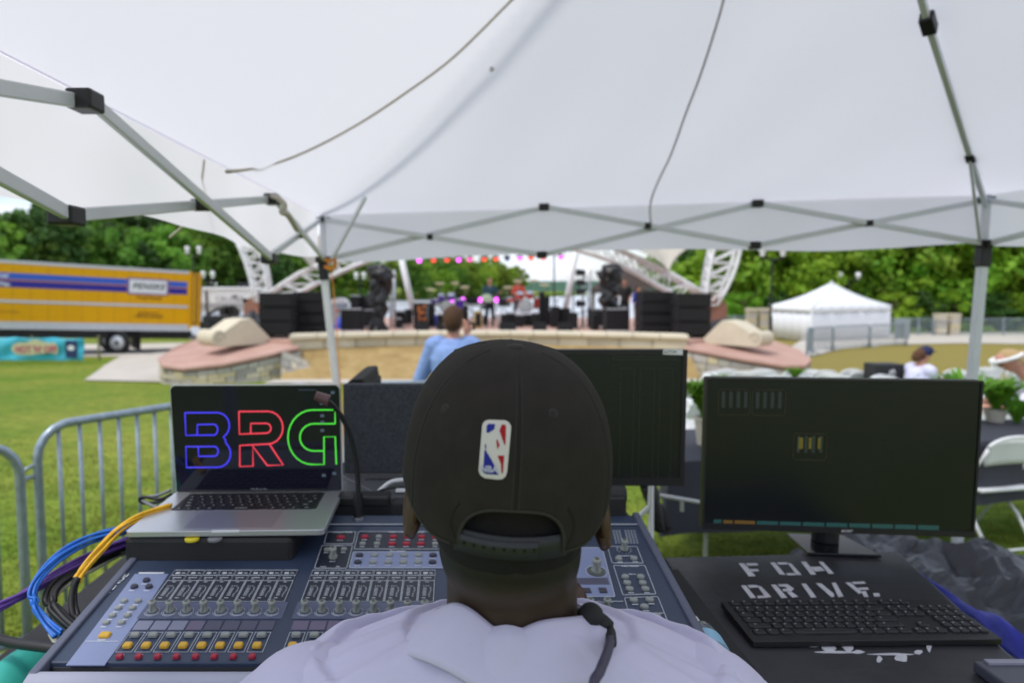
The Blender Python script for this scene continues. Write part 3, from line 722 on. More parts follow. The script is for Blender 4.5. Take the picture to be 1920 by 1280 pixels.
text('lettering', "HOT 'N' OFF", .34, BPK, frame(bpt(71, 655, -.11), bu, V((0, 0, 1))), cl_, .002, fat=.010, sx=.72)
text('lettering', "music & food by the lake", .13, BNV, frame(bpt(72, 668.5, -.10), bu, V((0, 0, 1))), cl_, .002, fat=.003, sx=1.1) if 0 else None
blob([(125, 637), (147, 639), (148, 671), (126, 670)], BNV, 'poster_print', -.10)
blob([(129, 650), (136, 646), (143, 650), (141, 656), (132, 656)], WSG, 'poster_mark', -.105)
for px in (-5, 60, 185):
    p = G(px, 676); mb = MB(); mb.cyl(p+V((0, .05, -.1)), V((p.x, p.y+.05, P(px, 629, p.y).z)), .045, n=8)
    tag(mb.build('banner_post', mat('post_green_%d' % px, (.20, .19, .09), .7)), 'olive metal post '+({-5: 'holding the banner at the left frame edge', 60: 'behind the middle of the turquoise banner', 185: 'standing alone between the banner and the truck wheel'}[px]), 'post')

# ---- RV trailer
rv = thing('camper_trailer', 'white camper trailer parked behind the truck and the left speaker stack', 'trailer', P(420, 600, 36))
c0 = P(372, 592, 36); c1 = P(498, 592, 37); zt = P(400, 539, 36).z
mb = MB(); mb.bx(c0.x, c1.x, 36, 38.4, c0.z+.25, zt); mb.build('body', WHT, rv, bevel=.12)
mb = MB(); mb.bx(c0.x-.05, c1.x+.05, 35.93, 38.4, zt-.12, zt+.02); mb.build('awning_roll', WSG, rv, bevel=.04)
mb = MB(); mb.bx(c0.x, c1.x, 35.97, 36, P(0, 580, 36).z, P(0, 568, 36).z); mb.build('grey_band', mat('rv_grey', (.36, .36, .37), .5), rv)
for a, b_, y0, y1, nm in ((455, 468, 560, 567, 'window'), (436, 444, 554, 557, 'vent'), (386, 388, 545, 588, 'awning_arm')):
    q0, q1 = P(a, y1, 35.95), P(b_, y0, 35.95); mb = MB(); mb.bx(q0.x, q1.x, 35.94, 36, q0.z, q1.z); mb.build(nm, BLKG, rv)
q = P(430, 561, 35.9); text('lettering', 'CRUISER', .4, mat('rv_letter', (.3, .3, .33), .5), frame(V((q.x, 35.965, q.z)), V((1, 0, 0)), V((0, 0, 1))), rv, .002)
mb = MB(); mb.bx(P(425, 0, 36).x, P(442, 0, 36).x, 36.5, 37.2, zt, zt+.25); mb.build('roof_unit', BLKM, rv, bevel=.04)
for s in (.45, .55):
    m_ = MB(); x = c0.x+(c1.x-c0.x)*s; m_.cyl((x, 35.95, c0.z+.2), (x, 36.2, c0.z+.2), .36, n=18); m_.build('wheel', RUB, rv)

def tarp_pile(name, label, cat, c, sx, sy, sz, seed, m, n_=34, rough=.35, parent=None, fall=2.2):
    mb = MB()
    def fn(u, v):
        x, y = (u-.5)*2, (v-.5)*2
        e = max(0, 1-abs(x)**fall)**.5*max(0, 1-abs(y)**fall)**.5
        k = noise.ridged_multi_fractal(V((x*1.4+seed, y*1.4, seed)), 1, 2, 4, 1, 2) if 1 else 0
        return V((c[0]+x*sx, c[1]+y*sy, c[2]+sz*e*(1-rough+rough*.6*k)+.05*sz*noise.noise(V((x*6, y*6, seed)))*e))
    mb.grid(fn, n_, n_); o = mb.build(name, m, parent, smooth=True, fixn=False)
    return tag(o, label, cat) if cat else o
# dark kit beside the scroll at left
BPL = mat('black_sheet', (.014, .014, .016), .28, bump=.5, bs=9, bd=.03)
bmk = P(405, 600, 22.8)
eq = thing('covered_mower', 'dark utility cart with roll bar parked beyond the left scroll bench', 'cart', (bmk.x, 22.8, -.6))
q = P(398, 612, 22.8); mb = MB(); mb.bx(q.x-.35, q.x+.6, 22.8, 23.6, q.z, q.z+.35); mb.build('body', BLKM, eq, bevel=.06)
mb = MB(); mb.tube([V((q.x-.3, 22.9, q.z+.3)), V((q.x+.2, 22.9, q.z+.62)), V((q.x+.55, 22.9, q.z+.66)), V((q.x+.58, 22.9, q.z+.3))], .05, 6); mb.build('roll_bar', BLK, eq)
for dx in (-.2, .5):
    mb = MB(); mb.cyl((q.x+dx, 22.72, q.z+.02), (q.x+dx, 22.86, q.z+.02), .2, n=14); mb.build('wheel', RUB, eq)
tarp_pile('tarped_gear', 'black sheeting over gear beside the pink pier left of the stage', 'tarp', (P(452, 0, 22.5).x, 22.6, .35), .45, .5, .75, 3.3, BPL, 20)
tarp_pile('tarped_gear', 'black sheeting over gear behind the right scroll bench', 'tarp', (P(1385, 0, 22.5).x, 22.6, .2), .8, .5, .65, 5.1, BPL, 20)
tarp_pile('tarped_gear', 'small black cover beside the white tent corner', 'tarp', (P(1420, 0, 27).x, 27, -.9), .45, .4, 1.2, 6.6, BPL, 18)
for px, y0, y1, Y, lab in ((1408, 578, 612, 31, 'left of the two short stone pillars by the white tent'), (1430, 578, 612, 31, 'right of the two short stone pillars by the white tent'), (1761, 588, 628, 45, 'left stone pillar of the pair breaking the railings'), (1786, 588, 628, 45, 'right stone pillar of the pair breaking the railings')):
    p0, p1 = P(px, y1, Y), P(px, y0, Y); t = thing('stone_pillar', lab, 'pillar', p0); w_ = .28 if Y > 40 else .18
    nr = 5
    for k in range(nr):
        za, zb = p0.z-.1+(p1.z-p0.z)*k/nr, p0.z-.1+(p1.z-p0.z)*(k+1)/nr-.012; j = RND.uniform(-.015, .015); mb = MB(); mb.bx(p0.x-w_+j, p0.x+w_+j, Y-w_, Y+w_, za, zb); mb.build('stone', STONES[(k*2+px) % 6], t)
    mb = MB(); mb.bx(p0.x-w_-.04, p0.x+w_+.04, Y-w_-.04, Y+w_+.04, p1.z-.11, p1.z-.0); mb.build('cap', CRM, t, bevel=.02)

# ---- street lamps
def lamp(px, ytop, ybase, Y, spread, label, sz=.16):
    p0, p1 = P(px, ybase, Y), P(px, ytop, Y); t = thing('street_lamp', label, 'street lamp', (p0.x, Y, p0.z)); s = spread*Y/1280
    DK = BLKM; mb = MB(); mb.cyl((p0.x, Y, p0.z-.3), (p0.x, Y, p1.z-.4), .07, .05, 8); mb.cyl((p0.x, Y, p0.z-.3), (p0.x, Y, p0.z+.5), .13, .09, 8); mb.build('pole', DK, t)
    mb = MB(); mb.tube([V((p0.x-s, Y, p1.z-.25)), V((p0.x-s*.8, Y, p1.z-.42)), V((p0.x, Y, p1.z-.45)), V((p0.x+s*.8, Y, p1.z-.42)), V((p0.x+s, Y, p1.z-.25))], .045, 6); mb.build('arm', DK, t)
    for k in (-1, 1):
        mb = MB(); mb.ball((p0.x+k*s, Y, p1.z), (sz, sz, sz*1.25), 12, 8); mb.cyl((p0.x+k*s, Y, p1.z-.3), (p0.x+k*s, Y, p1.z-.18), .09, .12, 8); g_ = mb.build('globe', WHT, t, smooth=True)
        mb = MB(); mb.cyl((p0.x+k*s, Y, p1.z+sz*1.1), (p0.x+k*s, Y, p1.z+sz*1.5), .1, .03, 8); mb.build('finial', DK, g_)
lamp(1444, 469, 612, 33, 19, 'tall dark twin globe lamp in front of the woods left of the white tent')
lamp(1588, 516, 600, 50, 17, 'twin globe lamp behind the white tent', .2)
lamp(366, 466, 600, 40, 11, 'twin globe lamp rising behind the rear of the yellow truck', .14)
lamp(392, 513, 600, 44, 9, 'twin globe lamp behind the camper trailer', .16)
lamp(676, 515, 600, 46, 7, 'twin globe lamp in front of the trees left of the black covered figure', .16)

# ---- white square tent
VT = mat('tent_vinyl', (.80, .81, .84), .45, bump=.15, bs=1.5, bd=.05)
tn = thing('event_tent', 'white square event tent with closed sidewalls in front of the woods', 'tent', P(1555, 636, 40))
c = [P(1445, 574, 41.5), P(1523, 578, 38.0), P(1669, 572, 42.0)]; ez = .72
a, b_, d = [V((q.x, q.y, ez)) for q in c]; e = a+d-b_; cn = (a+b_+d+e)/4; ap = V((cn.x, cn.y, P(1553, 532, cn.y).z+.05))
bz = [V((q.x, q.y, P(0, y, q.y).z-.05)) for q, y in ((a, 630), (b_, 640), (d, 634), (e, 626))]
for k, (q0, q1) in enumerate(((a, b_), (b_, d), (d, e), (e, a))):
    w0, w1 = bz[[0, 1, 2, 3][k]], bz[[1, 2, 3, 0][k]]
    mb = MB(); mb.grid(lambda u, v: (w0.lerp(w1, u)).lerp(q0.lerp(q1, u), v)+((q1-q0).cross(V((0, 0, 1))).normalized())*(.02*sin(u*34)), 60, 3); mb.build('side_wall', VT, tn, smooth=True, solid=.01)
    nrm = (q1-q0).cross(V((0, 0, 1))).normalized(); nrm = nrm if nrm.dot((q0+q1)/2-cn) > 0 else -nrm
    mb = MB(); mb.grid(lambda u, v: q0.lerp(q1, u)+nrm*(.07+.015*sin(u*50))+V((0, 0, .02-.28*v-.03*abs(sin(u*18))*v)), 50, 3); mb.build('valance', VT, tn, smooth=True, solid=.01)
    def rf(u, v):
        q = q0.lerp(q1, u)+nrm*.07; r_ = q.lerp(ap, v); return r_-V((0, 0, .16*sin(v*pi)))
    mb = MB(); mb.grid(rf, 14, 10); mb.build('roof_panel', VT, tn, smooth=True, solid=.01)
mb = MB(); mb.ball(ap, (.09, .09, .12)); mb.build('finial', WHT, tn)
for q in (a, b_, d, e):
    o_ = (q-cn); o_.z = 0; o_ = o_.normalized()*.10; mb = MB(); mb.tube([(q+o_).lerp(ap, k/8)-V((0, 0, .16*sin(k/8*pi)-.01)) for k in range(9)], .035, 8); mb.build('hip_seam', VT, tn, smooth=True)
    mb = MB(); mb.cyl((q.x, q.y, q.z-2.6), q, .06, n=10); mb.build('corner_pole', VT, tn)

# ---- railings far right
def fence(px0, px1, Y0, Y1, lab, y0=596, y1=629, m=GALV, np_=6):
    A, B = P(px0, y1, Y0), P(px1, y1, Y1); At, Bt = P(px0, y0, Y0), P(px1, y0, Y1); t = thing('railing', lab, 'fence', A)
    for k in range(np_+1):
        u = k/np_; p, q = A.lerp(B, u), At.lerp(Bt, u); mb = MB(); mb.sq(p-V((0, 0, .15)), q+V((0, 0, .04)), .08); mb.build('post', m, t)
    for k, v in ((0, .96), (1, .12)):
        mb = MB(); mb.sq(A.lerp(At, v), B.lerp(Bt, v), .05); mb.build('rail', m, t)
    mb = MB(); N = int((B-A).length/.13)
    for k in range(N): u = (k+.5)/N; mb.sq(A.lerp(B, u).lerp(At.lerp(Bt, u), .12), A.lerp(B, u).lerp(At.lerp(Bt, u), .96), .028)
    stuff(mb.build('balusters', m, t))
fence(1668, 1749, 45, 45, 'grey metal railings between the white tent and the stone pillars', np_=3)
fence(1798, 2010, 45, 44, 'long grey metal railings right of the stone pillars', np_=5)
fence(1345, 1440, 43, 43, 'pale railings glimpsed behind the right scroll bench', 592, 606, np_=3)

# ---- crowd barriers
def barrier(name, label, A, B, h, m=GALV, gap=.1, group=None, r=.018, feet=True, hook=False, singles=True, rb=.008):
    """A,B ground points; tube frame with rounded corners"""
    A, B = V(A), V(B); t = thing(name, label, 'barrier', A, group); L = (B-A).length; u = (B-A)/L; z = V((0, 0, 1)); c = .16
    pts = [A+z*.18]
    pts = [A+z*.03, A+z*.5, A+z*(h-c)]+[A+u*(c-c*cos(a))+z*(h-c+c*sin(a)) for a in [radians(q) for q in (20, 40, 60, 80)]]+[A+u*c+z*h, B-u*c+z*h]+[B-u*(c-c*sin(a))+z*(h-c+c*cos(a)) for a in [radians(q) for q in (20, 40, 60, 80)]]+[B+z*(h-c), B+z*.5, B+z*.03]
    mb = MB(); mb.tube(pts, r, 10); mb.build('frame_tube', m, t, smooth=True)
    mb = MB(); mb.cyl(A+z*.16, B+z*.16, r*.85, n=8); mb.build('bottom_rail', m, t, smooth=True)
    N = int(L/gap)-1; bars = MB()
    for k in range(1, N+1):
        s = L*k/(N+1); q = MB() if singles else bars; q.cyl(A+u*s+z*.16, A+u*s+z*(h-(c-sqrt(max(0, c*c-(c-min(s, L-s))**2)) if min(s, L-s) < c else 0)-.005), rb, n=7)
        if singles: q.build('baluster', m, t, smooth=True)
    if not singles: stuff(bars.build('balusters', m, t))
    if feet:
        f_ = u.cross(z)
        for s in (.12, L-.12):
            mb = MB(); mb.tube([A+u*s+f_*.3+z*.01, A+u*s+f_*.22+z*.06, A+u*s+z*.12, A+u*s-f_*.22+z*.06, A+u*s-f_*.3+z*.01], .014, 6); mb.build('foot', m, t, smooth=True)
    if hook:
        mb = MB(); p = A+z*(h-.24)
        mb.tube([p, p-u*.05+z*.0, p-u*.075-z*.02, p-u*.08-z*.09], .011, 6); mb.tube([A+z*(h-.18), A-u*.04+z*(h-.19), A-u*.085+z*(h-.21), A-u*.10+z*(h-.26), A-u*.085+z*(h-.31)], .009, 6)
        mb.build('hook', m, t, smooth=True)
    return t
bA = V((-2.07, 3.30, 0)); bB = V((-1.02, 4.85, 0))
barrier('crowd_barrier', 'galvanised crowd barrier running from the left behind the laptop', bA, bB, 1.12, gap=.103, group='crowd barriers round the mixing position', r=.0215, hook=True, rb=.0105)
barrier('crowd_barrier', 'galvanised crowd barrier cut by the left edge of the frame', V((-2.03, 3.10, 0))-V((.85, 1.2, 0)), V((-2.03, 3.10, 0)), 1.10, gap=.103, group='crowd barriers round the mixing position', r=.0215, rb=.0105)
p = P(655, 716, 5.7); q = P(880, 712, 5.9)
barrier('crowd_barrier', 'crowd barrier beyond the black case lid, in front of the stage lawn', (-.85, 5.6, 0), (.15, 5.75, 0), p.z, gap=.1, group='crowd barriers round the mixing position', singles=False)
cv = [(1512, 662, 29), (1514, 664, 27.4), (1560, 645, 30.5), (1628, 640, 32.5), (1668, 638, 33.5)]
pts = [P(1512, 668, 26.5), P(1522, 652, 29.3), P(1561, 644, 31), P(1630, 639, 33), P(1700, 640, 34.5)]
nm = ['nearest the platform', 'second from the platform', 'third along the curve', 'last, by the grey board']
for k in range(4):
    A, B = pts[k].copy(), pts[k+1].copy(); A.z = zg(A.x, A.y); B.z = zg(B.x, B.y); d = (B-A).normalized()*.05
    barrier('crowd_barrier', 'barrier on the curved path before the white tent, '+nm[k], A+d, B-d, 1.12, gap=.13, group='crowd barriers along the curved path', singles=False, r=.03, rb=.011)
q0, q1 = P(1676, 640, 34.4), P(1706, 598, 34.4); t = thing('notice_board', 'plain grey sign board on legs at the end of the curved barriers', 'sign', (q0.x, 34.4, q0.z))
mb = MB(); mb.bx(q0.x, q1.x, 34.35, 34.39, q1.z-1.0, q1.z); mb.build('board', mat('board_grey', (.30, .34, .38), .5), t)
for x in (q0.x+.08, q1.x-.08): mb = MB(); mb.cyl((x, 34.42, zg(x, 34.4)), (x, 34.42, q1.z), .025, n=6); mb.build('leg', GALV, t)

# ---- pavilion behind stage
RF = mat('shingle_brown', (.07, .05, .045), .9, var=.15, vs=6)
pv = thing('lake_pavilion', 'dark hipped roof lakeside pavilion behind the right covered figure', 'pavilion', P(1170, 560, 60))
e0, e1 = P(1106, 542, 58), P(1242, 541, 60); apx = P(1163, 503, 62); eb0 = e0+V((1.5, 7, 0)); eb1 = e1+V((0, 7, 0)); rg0, rg1 = apx+V((-.3, 0, 0)), apx+V((1.6, 0, -.1))
mb = MB(); mb.add([e0, e1, eb1, eb0, rg0, rg1], [(0, 1, 5, 4), (1, 2, 5), (2, 3, 4, 5), (3, 0, 4), (3, 2, 1, 0)]); mb.build('roof', RF, pv)
mb = MB(); mb.bx(e0.x, e1.x, 58.0, 58.1, e0.z-.35, e0.z-.02); mb.build('fascia', RF, pv)
for k in range(5):
    x = e0.x+.4+(e1.x-e0.x-.8)*k/4; mb = MB(); mb.bx(x-.12, x+.12, 58.4, 58.65, -3, e0.z); mb.build('post', BARK, pv)
mb = MB(); mb.bx(e0.x, e1.x, 57.6, 67, -3.3, -2.2); mb.build('base', CONC, pv)

# ---- portable toilet
p0, p1 = P(620, 618, 25), P(648, 560, 25); pt = thing('portable_toilet', 'grey portable toilet with rounded white roof behind the stage at left', 'portable toilet', p0)
GT = mat('toilet_grey', (.36, .42, .50), .5, var=.05); BLT = mat('blue_plastic', (.02, .05, .4), .5)
mb = MB(); mb.bx(p0.x, p1.x, 25, 25.6, p0.z-.3, p1.z-.15); mb.build('cabin', GT, pt, bevel=.03)
mb = MB(); xs_ = (p0.x+p1.x)/2; hw = (p1.x-p0.x)/2+.03; mb.prism([V((xs_+hw*cos(a), 24.97, p1.z-.17+.2*sin(a))) for a in [k*pi/10 for k in range(11)]], (0, .68, 0)); mb.build('roof', WHT, pt)
mb = MB(); mb.bx(p0.x+.12, p1.x-.1, 24.97, 25, p0.z-.2, p1.z-.3); dr = mb.build('door', mat('toilet_door', (.40, .46, .52), .5), pt)
mb = MB(); mb.ball((xs_, 24.95, p1.z-.42), (.07, .02, .07)); mb.build('emblem', mat('emblem_red', (.55, .2, .18), .5), dr)
tag(tarp_pile('blue_tarp', 'x', 't', (P(632, 0, 24).x, 24, DZ), .25, .3, .42, 2, BLT, 18), 'bright blue sheet heaped in front of the portable toilet', 'tarp')
p = P(478, 634, 20.2); mb = MB(); mb.bx(p.x-.18, p.x+.14, 20.0, 20.4, p.z-.05, p.z+.07); tag(mb.build('blue_box', BLT, bevel=.02), 'small blue box on the pink paving left of the speaker stacks', 'box')

# ---- stage gear
def case(label, px0, px1, y0, y1, Y, m=SPK, cat='road case', dep=.6, wheels=True, trim=True):
    q0, q1 = P(px0, y1, Y), P(px1, y0, Y); q0.z = max(q0.z, DZ); t = thing(cat.replace(' ', '_'), label, cat, (q0.x, Y, DZ))
    z0 = DZ+.06 if wheels else DZ; mb = MB(); mb.bx(q0.x, q1.x, Y, Y+dep, z0, q1.z); mb.build('body', m, t, bevel=.015)
    if trim:
        for z in (z0+.02, q1.z-.02): mb = MB(); mb.bx(q0.x-.008, q1.x+.008, Y-.01, Y+.01, z-.018, z+.018); mb.build('edge_trim', ALU, t)
    mb = MB(); mb.bx(q0.x+.05, q1.x-.05, Y-.012, Y, z0+.07, q1.z-.07); mb.build('front_panel', SPG, t)
    if wheels:
        for x in (q0.x+.08, q1.x-.08): mb = MB(); mb.cyl((x-.02, Y+.08, DZ+.03), (x+.02, Y+.08, DZ+.03), .035, n=8); mb.build('caster', RUB, t)
    return t
case('black case on castors right of the near left tent pole', 639, 677, 578, 616, 21.5)
case('black case behind the covered figure at left', 672, 706, 580, 608, 23.5)
case('open fronted silver edged case stacked at left of stage', 657, 675, 553, 578, 24, wheels=False)
case('plain black case beside the silver edged case', 676, 696, 555, 578, 24.2, trim=False, wheels=False)
case('silver edged rack case on the stage floor left of the tall speaker', 738, 759, 583, 606, 25)
case('low black box by the left column foot', 758, 772, 580, 600, 26, trim=False)
case('black case on castors below the right covered figure', 1137, 1181, 578, 617, 21.5)
case('silver edged case left of the right covered figure', 1107, 1136, 579, 607, 24)
tall = case('tall speaker with orange painted grille at the left of the band', 775, 800, 568, 612, 24.0, cat='guitar speaker', trim=False, wheels=False)
q0, q1 = P(784, 600, 23.98), P(797, 572, 23.98); mb = MB()
for k in range(16): x = RND.uniform(q0.x, q1.x); z = RND.uniform(q0.z, q1.z); mb.ball((x, 23.975, z), (RND.uniform(.02, .06), .006, RND.uniform(.02, .08)), 7, 4)
stuff(mb.build('orange_print', mat('orange_print', (.4, .12, .03), .6), tall))
case('black speaker stack at the right end of the drum riser', 1013, 1021, 547, 590, 26, cat='speaker', trim=False, wheels=False)
case('taller black speaker beside the drum riser', 1021, 1031, 556, 592, 25.8, cat='speaker', trim=False, wheels=False)
for i, (a, b_, y0) in enumerate(((1035, 1050, 575), (1052, 1070, 578), (1000, 1014, 588), (968, 982, 592), (940, 952, 590), (802, 815, 570))):
    case('small black amplifier, %s, on the stage floor' % ['right of the drums', 'by the right column foot', 'below the drum riser', 'under the drum riser front', 'beside the guitarist', 'next to the tall orange grille speaker'][i], a, b_, y0, 612, 24.5+i*.1, cat='amplifier', trim=False, wheels=False)
am = case('tan tweed guitar amplifier left of the guitarist', 889, 904, 584, 611, 24.2, mat('tweed', (.34, .24, .08), .8, var=.15, vs=30), cat='guitar amplifier', trim=False, wheels=False)
case('blue cased keyboard amp behind the man in the blue shirt', 806, 819, 592, 606, 25, BLT, cat='amplifier', trim=False, wheels=False)
# floor wedge monitors
for i, (a, b_) in enumerate(((779, 804), (818, 836), (874, 891), (937, 968), (1001, 1026), (1048, 1075))):
    q0, q1 = P(a, 618, 20.9), P(b_, 605, 20.9); t = thing('stage_wedge', 'black floor monitor wedge on the stage edge, %s from left' % ['first', 'second', 'third', 'fourth', 'fifth', 'sixth'][i], 'stage monitor', (q0.x, 20.9, DZ), 'floor monitors along the stage edge'); z = q1.z
    mb = MB(); mb.prism([V((q0.x, 20.9, DZ)), V((q0.x, 21.5, DZ)), V((q0.x, 21.45, DZ+.12)), V((q0.x, 20.98, z))], (q1.x-q0.x, 0, 0)); mb.build('body', SPK, t, bevel=.01)
    mb = MB(); mb.prism([V((q0.x+.04, 21.02, z-.0)), V((q0.x+.04, 21.43, DZ+.15)), V((q0.x+.04, 21.44, DZ+.165)), V((q0.x+.04, 21.03, z+.015))], (q1.x-q0.x-.08, 0, 0)); mb.build('grille', SPG, t)
# drum riser
q0, q1 = P(931, 590, 26.5), P(1030, 588, 26.5); rs = thing('drum_riser', 'low riser with white front edge carrying the red drum kit', 'riser', (q0.x, 26.5, DZ))
mb = MB(); mb.bx(q0.x, q1.x, 26.5, 28.8, q1.z-.1, q1.z); mb.build('deck', WHT, rs)
for x in (q0.x+.05, (q0.x+q1.x)/2, q1.x-.1): mb = MB(); mb.bx(x, x+.06, 26.55, 26.61, DZ, q1.z-.1); mb.build('leg', ALU, rs)
q0b, q1b = P(800, 590, 26.8), P(880, 589, 26.8); rs2 = thing('keyboard_riser', 'second low white edged riser left of the guitarist', 'riser', (q0b.x, 26.8, DZ))
mb = MB(); mb.bx(q0b.x, q1b.x, 26.8, 29, q1b.z-.08, q1b.z); mb.build('deck', WHT, rs2)
for x in (q0b.x+.05, q1b.x-.1): mb = MB(); mb.bx(x, x+.06, 26.85, 26.9, DZ, q1b.z-.1); mb.build('leg', ALU, rs2)
RED = mat('drum_red', (.55, .05, .03), .3, coat=.5); CYM = mat('cymbal', (.45, .33, .12), .3, .8); CHR = mat('chrome', (.6, .6, .62), .2, .9)
def drumkit(label, px, ybase, Y, shell, s=1.0):
    b_ = P(px, ybase, Y); t = thing('drum_kit', label, 'drum kit', b_)
    def drum(dx, dy, z, r, h, rx, nm):
        c = b_+V((dx, dy, z))*s; M = Matrix.Rotation(rx, 3, 'X'); mb = MB(); mb.lathe((0, 0, 0), [(r*s, -h*s/2), (r*s*1.0, h*s/2)], 18, M); mb.v = [q+c for q in mb.v]; o = mb.build(nm, shell, t, smooth=False)
        for e_ in (-1, 1): m2 = MB(); m2.lathe((0, 0, 0), [(r*s*1.03, e_*h*s/2-.015), (r*s*1.03, e_*h*s/2+.015)], 18, M); m2.v = [q+c for q in m2.v]; m2.build('hoop', CHR, o)
    drum(0, 0, .3, .28, .4, pi/2, 'bass_drum'); drum(-.22, 0, .72, .15, .2, .4, 'tom'); drum(.18, 0, .74, .15, .2, .4, 'tom'); drum(.55, .2, .42, .2, .4, .05, 'floor_tom'); drum(-.55, .25, .55, .17, .13, .1, 'snare_drum')
    for dx, z, r in ((-.7, 1.05, .2), (.75, 1.15, .22), (-.3, 1.3, .2), (.35, 1.32, .2)):
        c = b_+V((dx, .1, z))*s; m2 = MB(); m2.lathe(c, [(r*s, -.005), (.04, .02), (.01, .03)], 16, Matrix.Rotation(.25, 3, 'X')); m2.build('cymbal', CYM, t); m2 = MB(); m2.cyl(c, V((c.x, c.y+.1, b_.z)), .012, n=5); m2.build('stand', CHR, t)
drumkit('red shell drum kit on the riser right of centre stage', 985, 588, 27.2, RED, 1.0)
drumkit('purple shell percussion kit at left of the band', 838, 589, 27.5, mat('drum_purple', (.10, .03, .35), .35, coat=.4), .95)
# purple par lamps on stands
for i, px in enumerate((847, 868, 901, 931, 963)):
    Y = 29.0; p = P(px, 562, Y); t = thing('upright_lamp', 'purple lit floor lamp on a short stand behind the band, %s from left' % ['first', 'second', 'third', 'fourth', 'fifth'][i], 'stage light', (p.x, Y, DZ), 'purple lamps behind the band')
    mb = MB(); mb.cyl(p+V((0, .2, 0)), p, .09, .13, 12); mb.build('housing', BLK, t); mb = MB(); mb.cyl(p+V((0, -.005, 0)), p+V((0, -.015, 0)), .10, n=12); mb.build('lens', EM['magenta'], t)
    mb = MB(); mb.cyl(V((p.x, Y+.1, DZ)), p+V((0, .1, -.1)), .025, n=6); mb.build('stand', BLKM, t); mb = MB()
    for a in range(3): mb.cyl(V((p.x, Y+.1, DZ+.35)), V((p.x+.25*cos(a*2.1), Y+.1+.25*sin(a*2.1), DZ+.01)), .015, n=5)
    mb.build('tripod', BLKM, t)
# music stands, mic stands, monitors between lamps
for i, (px, y) in enumerate(((885, 565), (946, 567), (915, 572), (830, 567))):
    Y = 27.6+i*.2; p = P(px, y, Y); t = thing('music_stand', 'black music stand on stage, %s' % ['left of the guitarist', 'right of the guitarist', 'beside the guitar player', 'by the purple drums'][i], 'music stand', (p.x, Y, DZ))
    mb = MB(); mb.bx(p.x-.26, p.x+.26, Y, Y+.03, p.z-.16, p.z+.16); mb.build('desk', BLKM, t); mb = MB(); mb.cyl((p.x, Y, DZ), (p.x, Y, p.z), .02, n=5); mb.cyl((p.x-.25, Y, DZ+.02), (p.x+.25, Y, DZ+.02), .015, n=5); mb.build('stem', BLKM, t)
for i, (px, y, Y) in enumerate(((812, 560, 24), (856, 552, 26.5), (940, 560, 25), (1005, 552, 26), (1044, 562, 25), (1078, 590, 23))):
    p = P(px, y, Y); t = thing('mic_stand', 'black boom microphone stand on stage, %s from the left' % ['first', 'second', 'third', 'fourth', 'fifth', 'sixth'][i], 'microphone stand', (p.x, Y, DZ), 'microphone stands'); mb = MB(); mb.cyl((p.x, Y, DZ), p, .015, n=5); mb.build('stem', BLKM, t)
    mb = MB(); mb.cyl(p-V((.15, 0, .05)), p+V((.4, -.1, .15)), .012, n=5); mb.ball(p+V((.42, -.1, .16)), .035, 8, 5); mb.build('boom', BLKM, t)
    mb = MB()
    for a in range(3): mb.cyl(V((p.x, Y, DZ+.12)), V((p.x+.28*cos(a*2.1+i), Y+.28*sin(a*2.1+i), DZ+.01)), .012, n=5)
    mb.build('tripod', BLKM, t)
for i, (a, b_, y0, Y, lab) in enumerate(((842, 856, 578, 24.6, 'in front of the purple drums'), (858, 868, 584, 25.4, 'right of the purple drums'), (868, 878, 574, 26.2, 'behind the tweed amplifier'), (906, 914, 592, 26.0, 'left of the guitarist legs'), (950, 966, 586, 25.9, 'under the left half of the drum riser'), (984, 998, 590, 25.7, 'under the right half of the drum riser'), (1031, 1044, 583, 26.4, 'right of the taller speaker'), (1068, 1084, 586, 24.0, 'right of the right column foot'), (742, 752, 596, 23.6, 'near the left tower foot'), (820, 840, 590, 26.4, 'below the keyboard riser'), (1112, 1124, 588, 23.0, 'before the silver edged case'), (698, 706, 600, 22.8, 'right of the left wrapped gear'))):
    case('black equipment box '+lab, a, b_, y0, 613, Y, SPK if i % 3 else BLKM, cat='equipment box', trim=i % 4 == 0, wheels=False)
for i, (px, y, Y, c) in enumerate(((826, 571, 27.3, (.05, .04, .05)), (892, 572, 27.5, (.02, .02, .02)))):
    p = P(px, y, Y); t = thing('keyboard_stand', 'stage keyboard on a black x stand, '+['left, by the purple drums', 'right, near the tweed amplifier'][i], 'keyboard', (p.x, Y, DZ))
    mb = MB(); mb.bx(p.x-.55, p.x+.55, Y, Y+.28, p.z-.04, p.z+.06); mb.build('body', cmat(c, 'keys'), t, bevel=.01); mb = MB(); mb.bx(p.x-.5, p.x+.5, Y-.004, Y, p.z, p.z+.03); mb.build('keys', WSG, t)
    mb = MB(); mb.cyl((p.x-.4, Y+.1, DZ), (p.x+.4, Y+.1, p.z-.04), .02, n=6); mb.cyl((p.x+.4, Y+.14, DZ), (p.x-.4, Y+.14, p.z-.04), .02, n=6); mb.build('stand', BLKM, t)
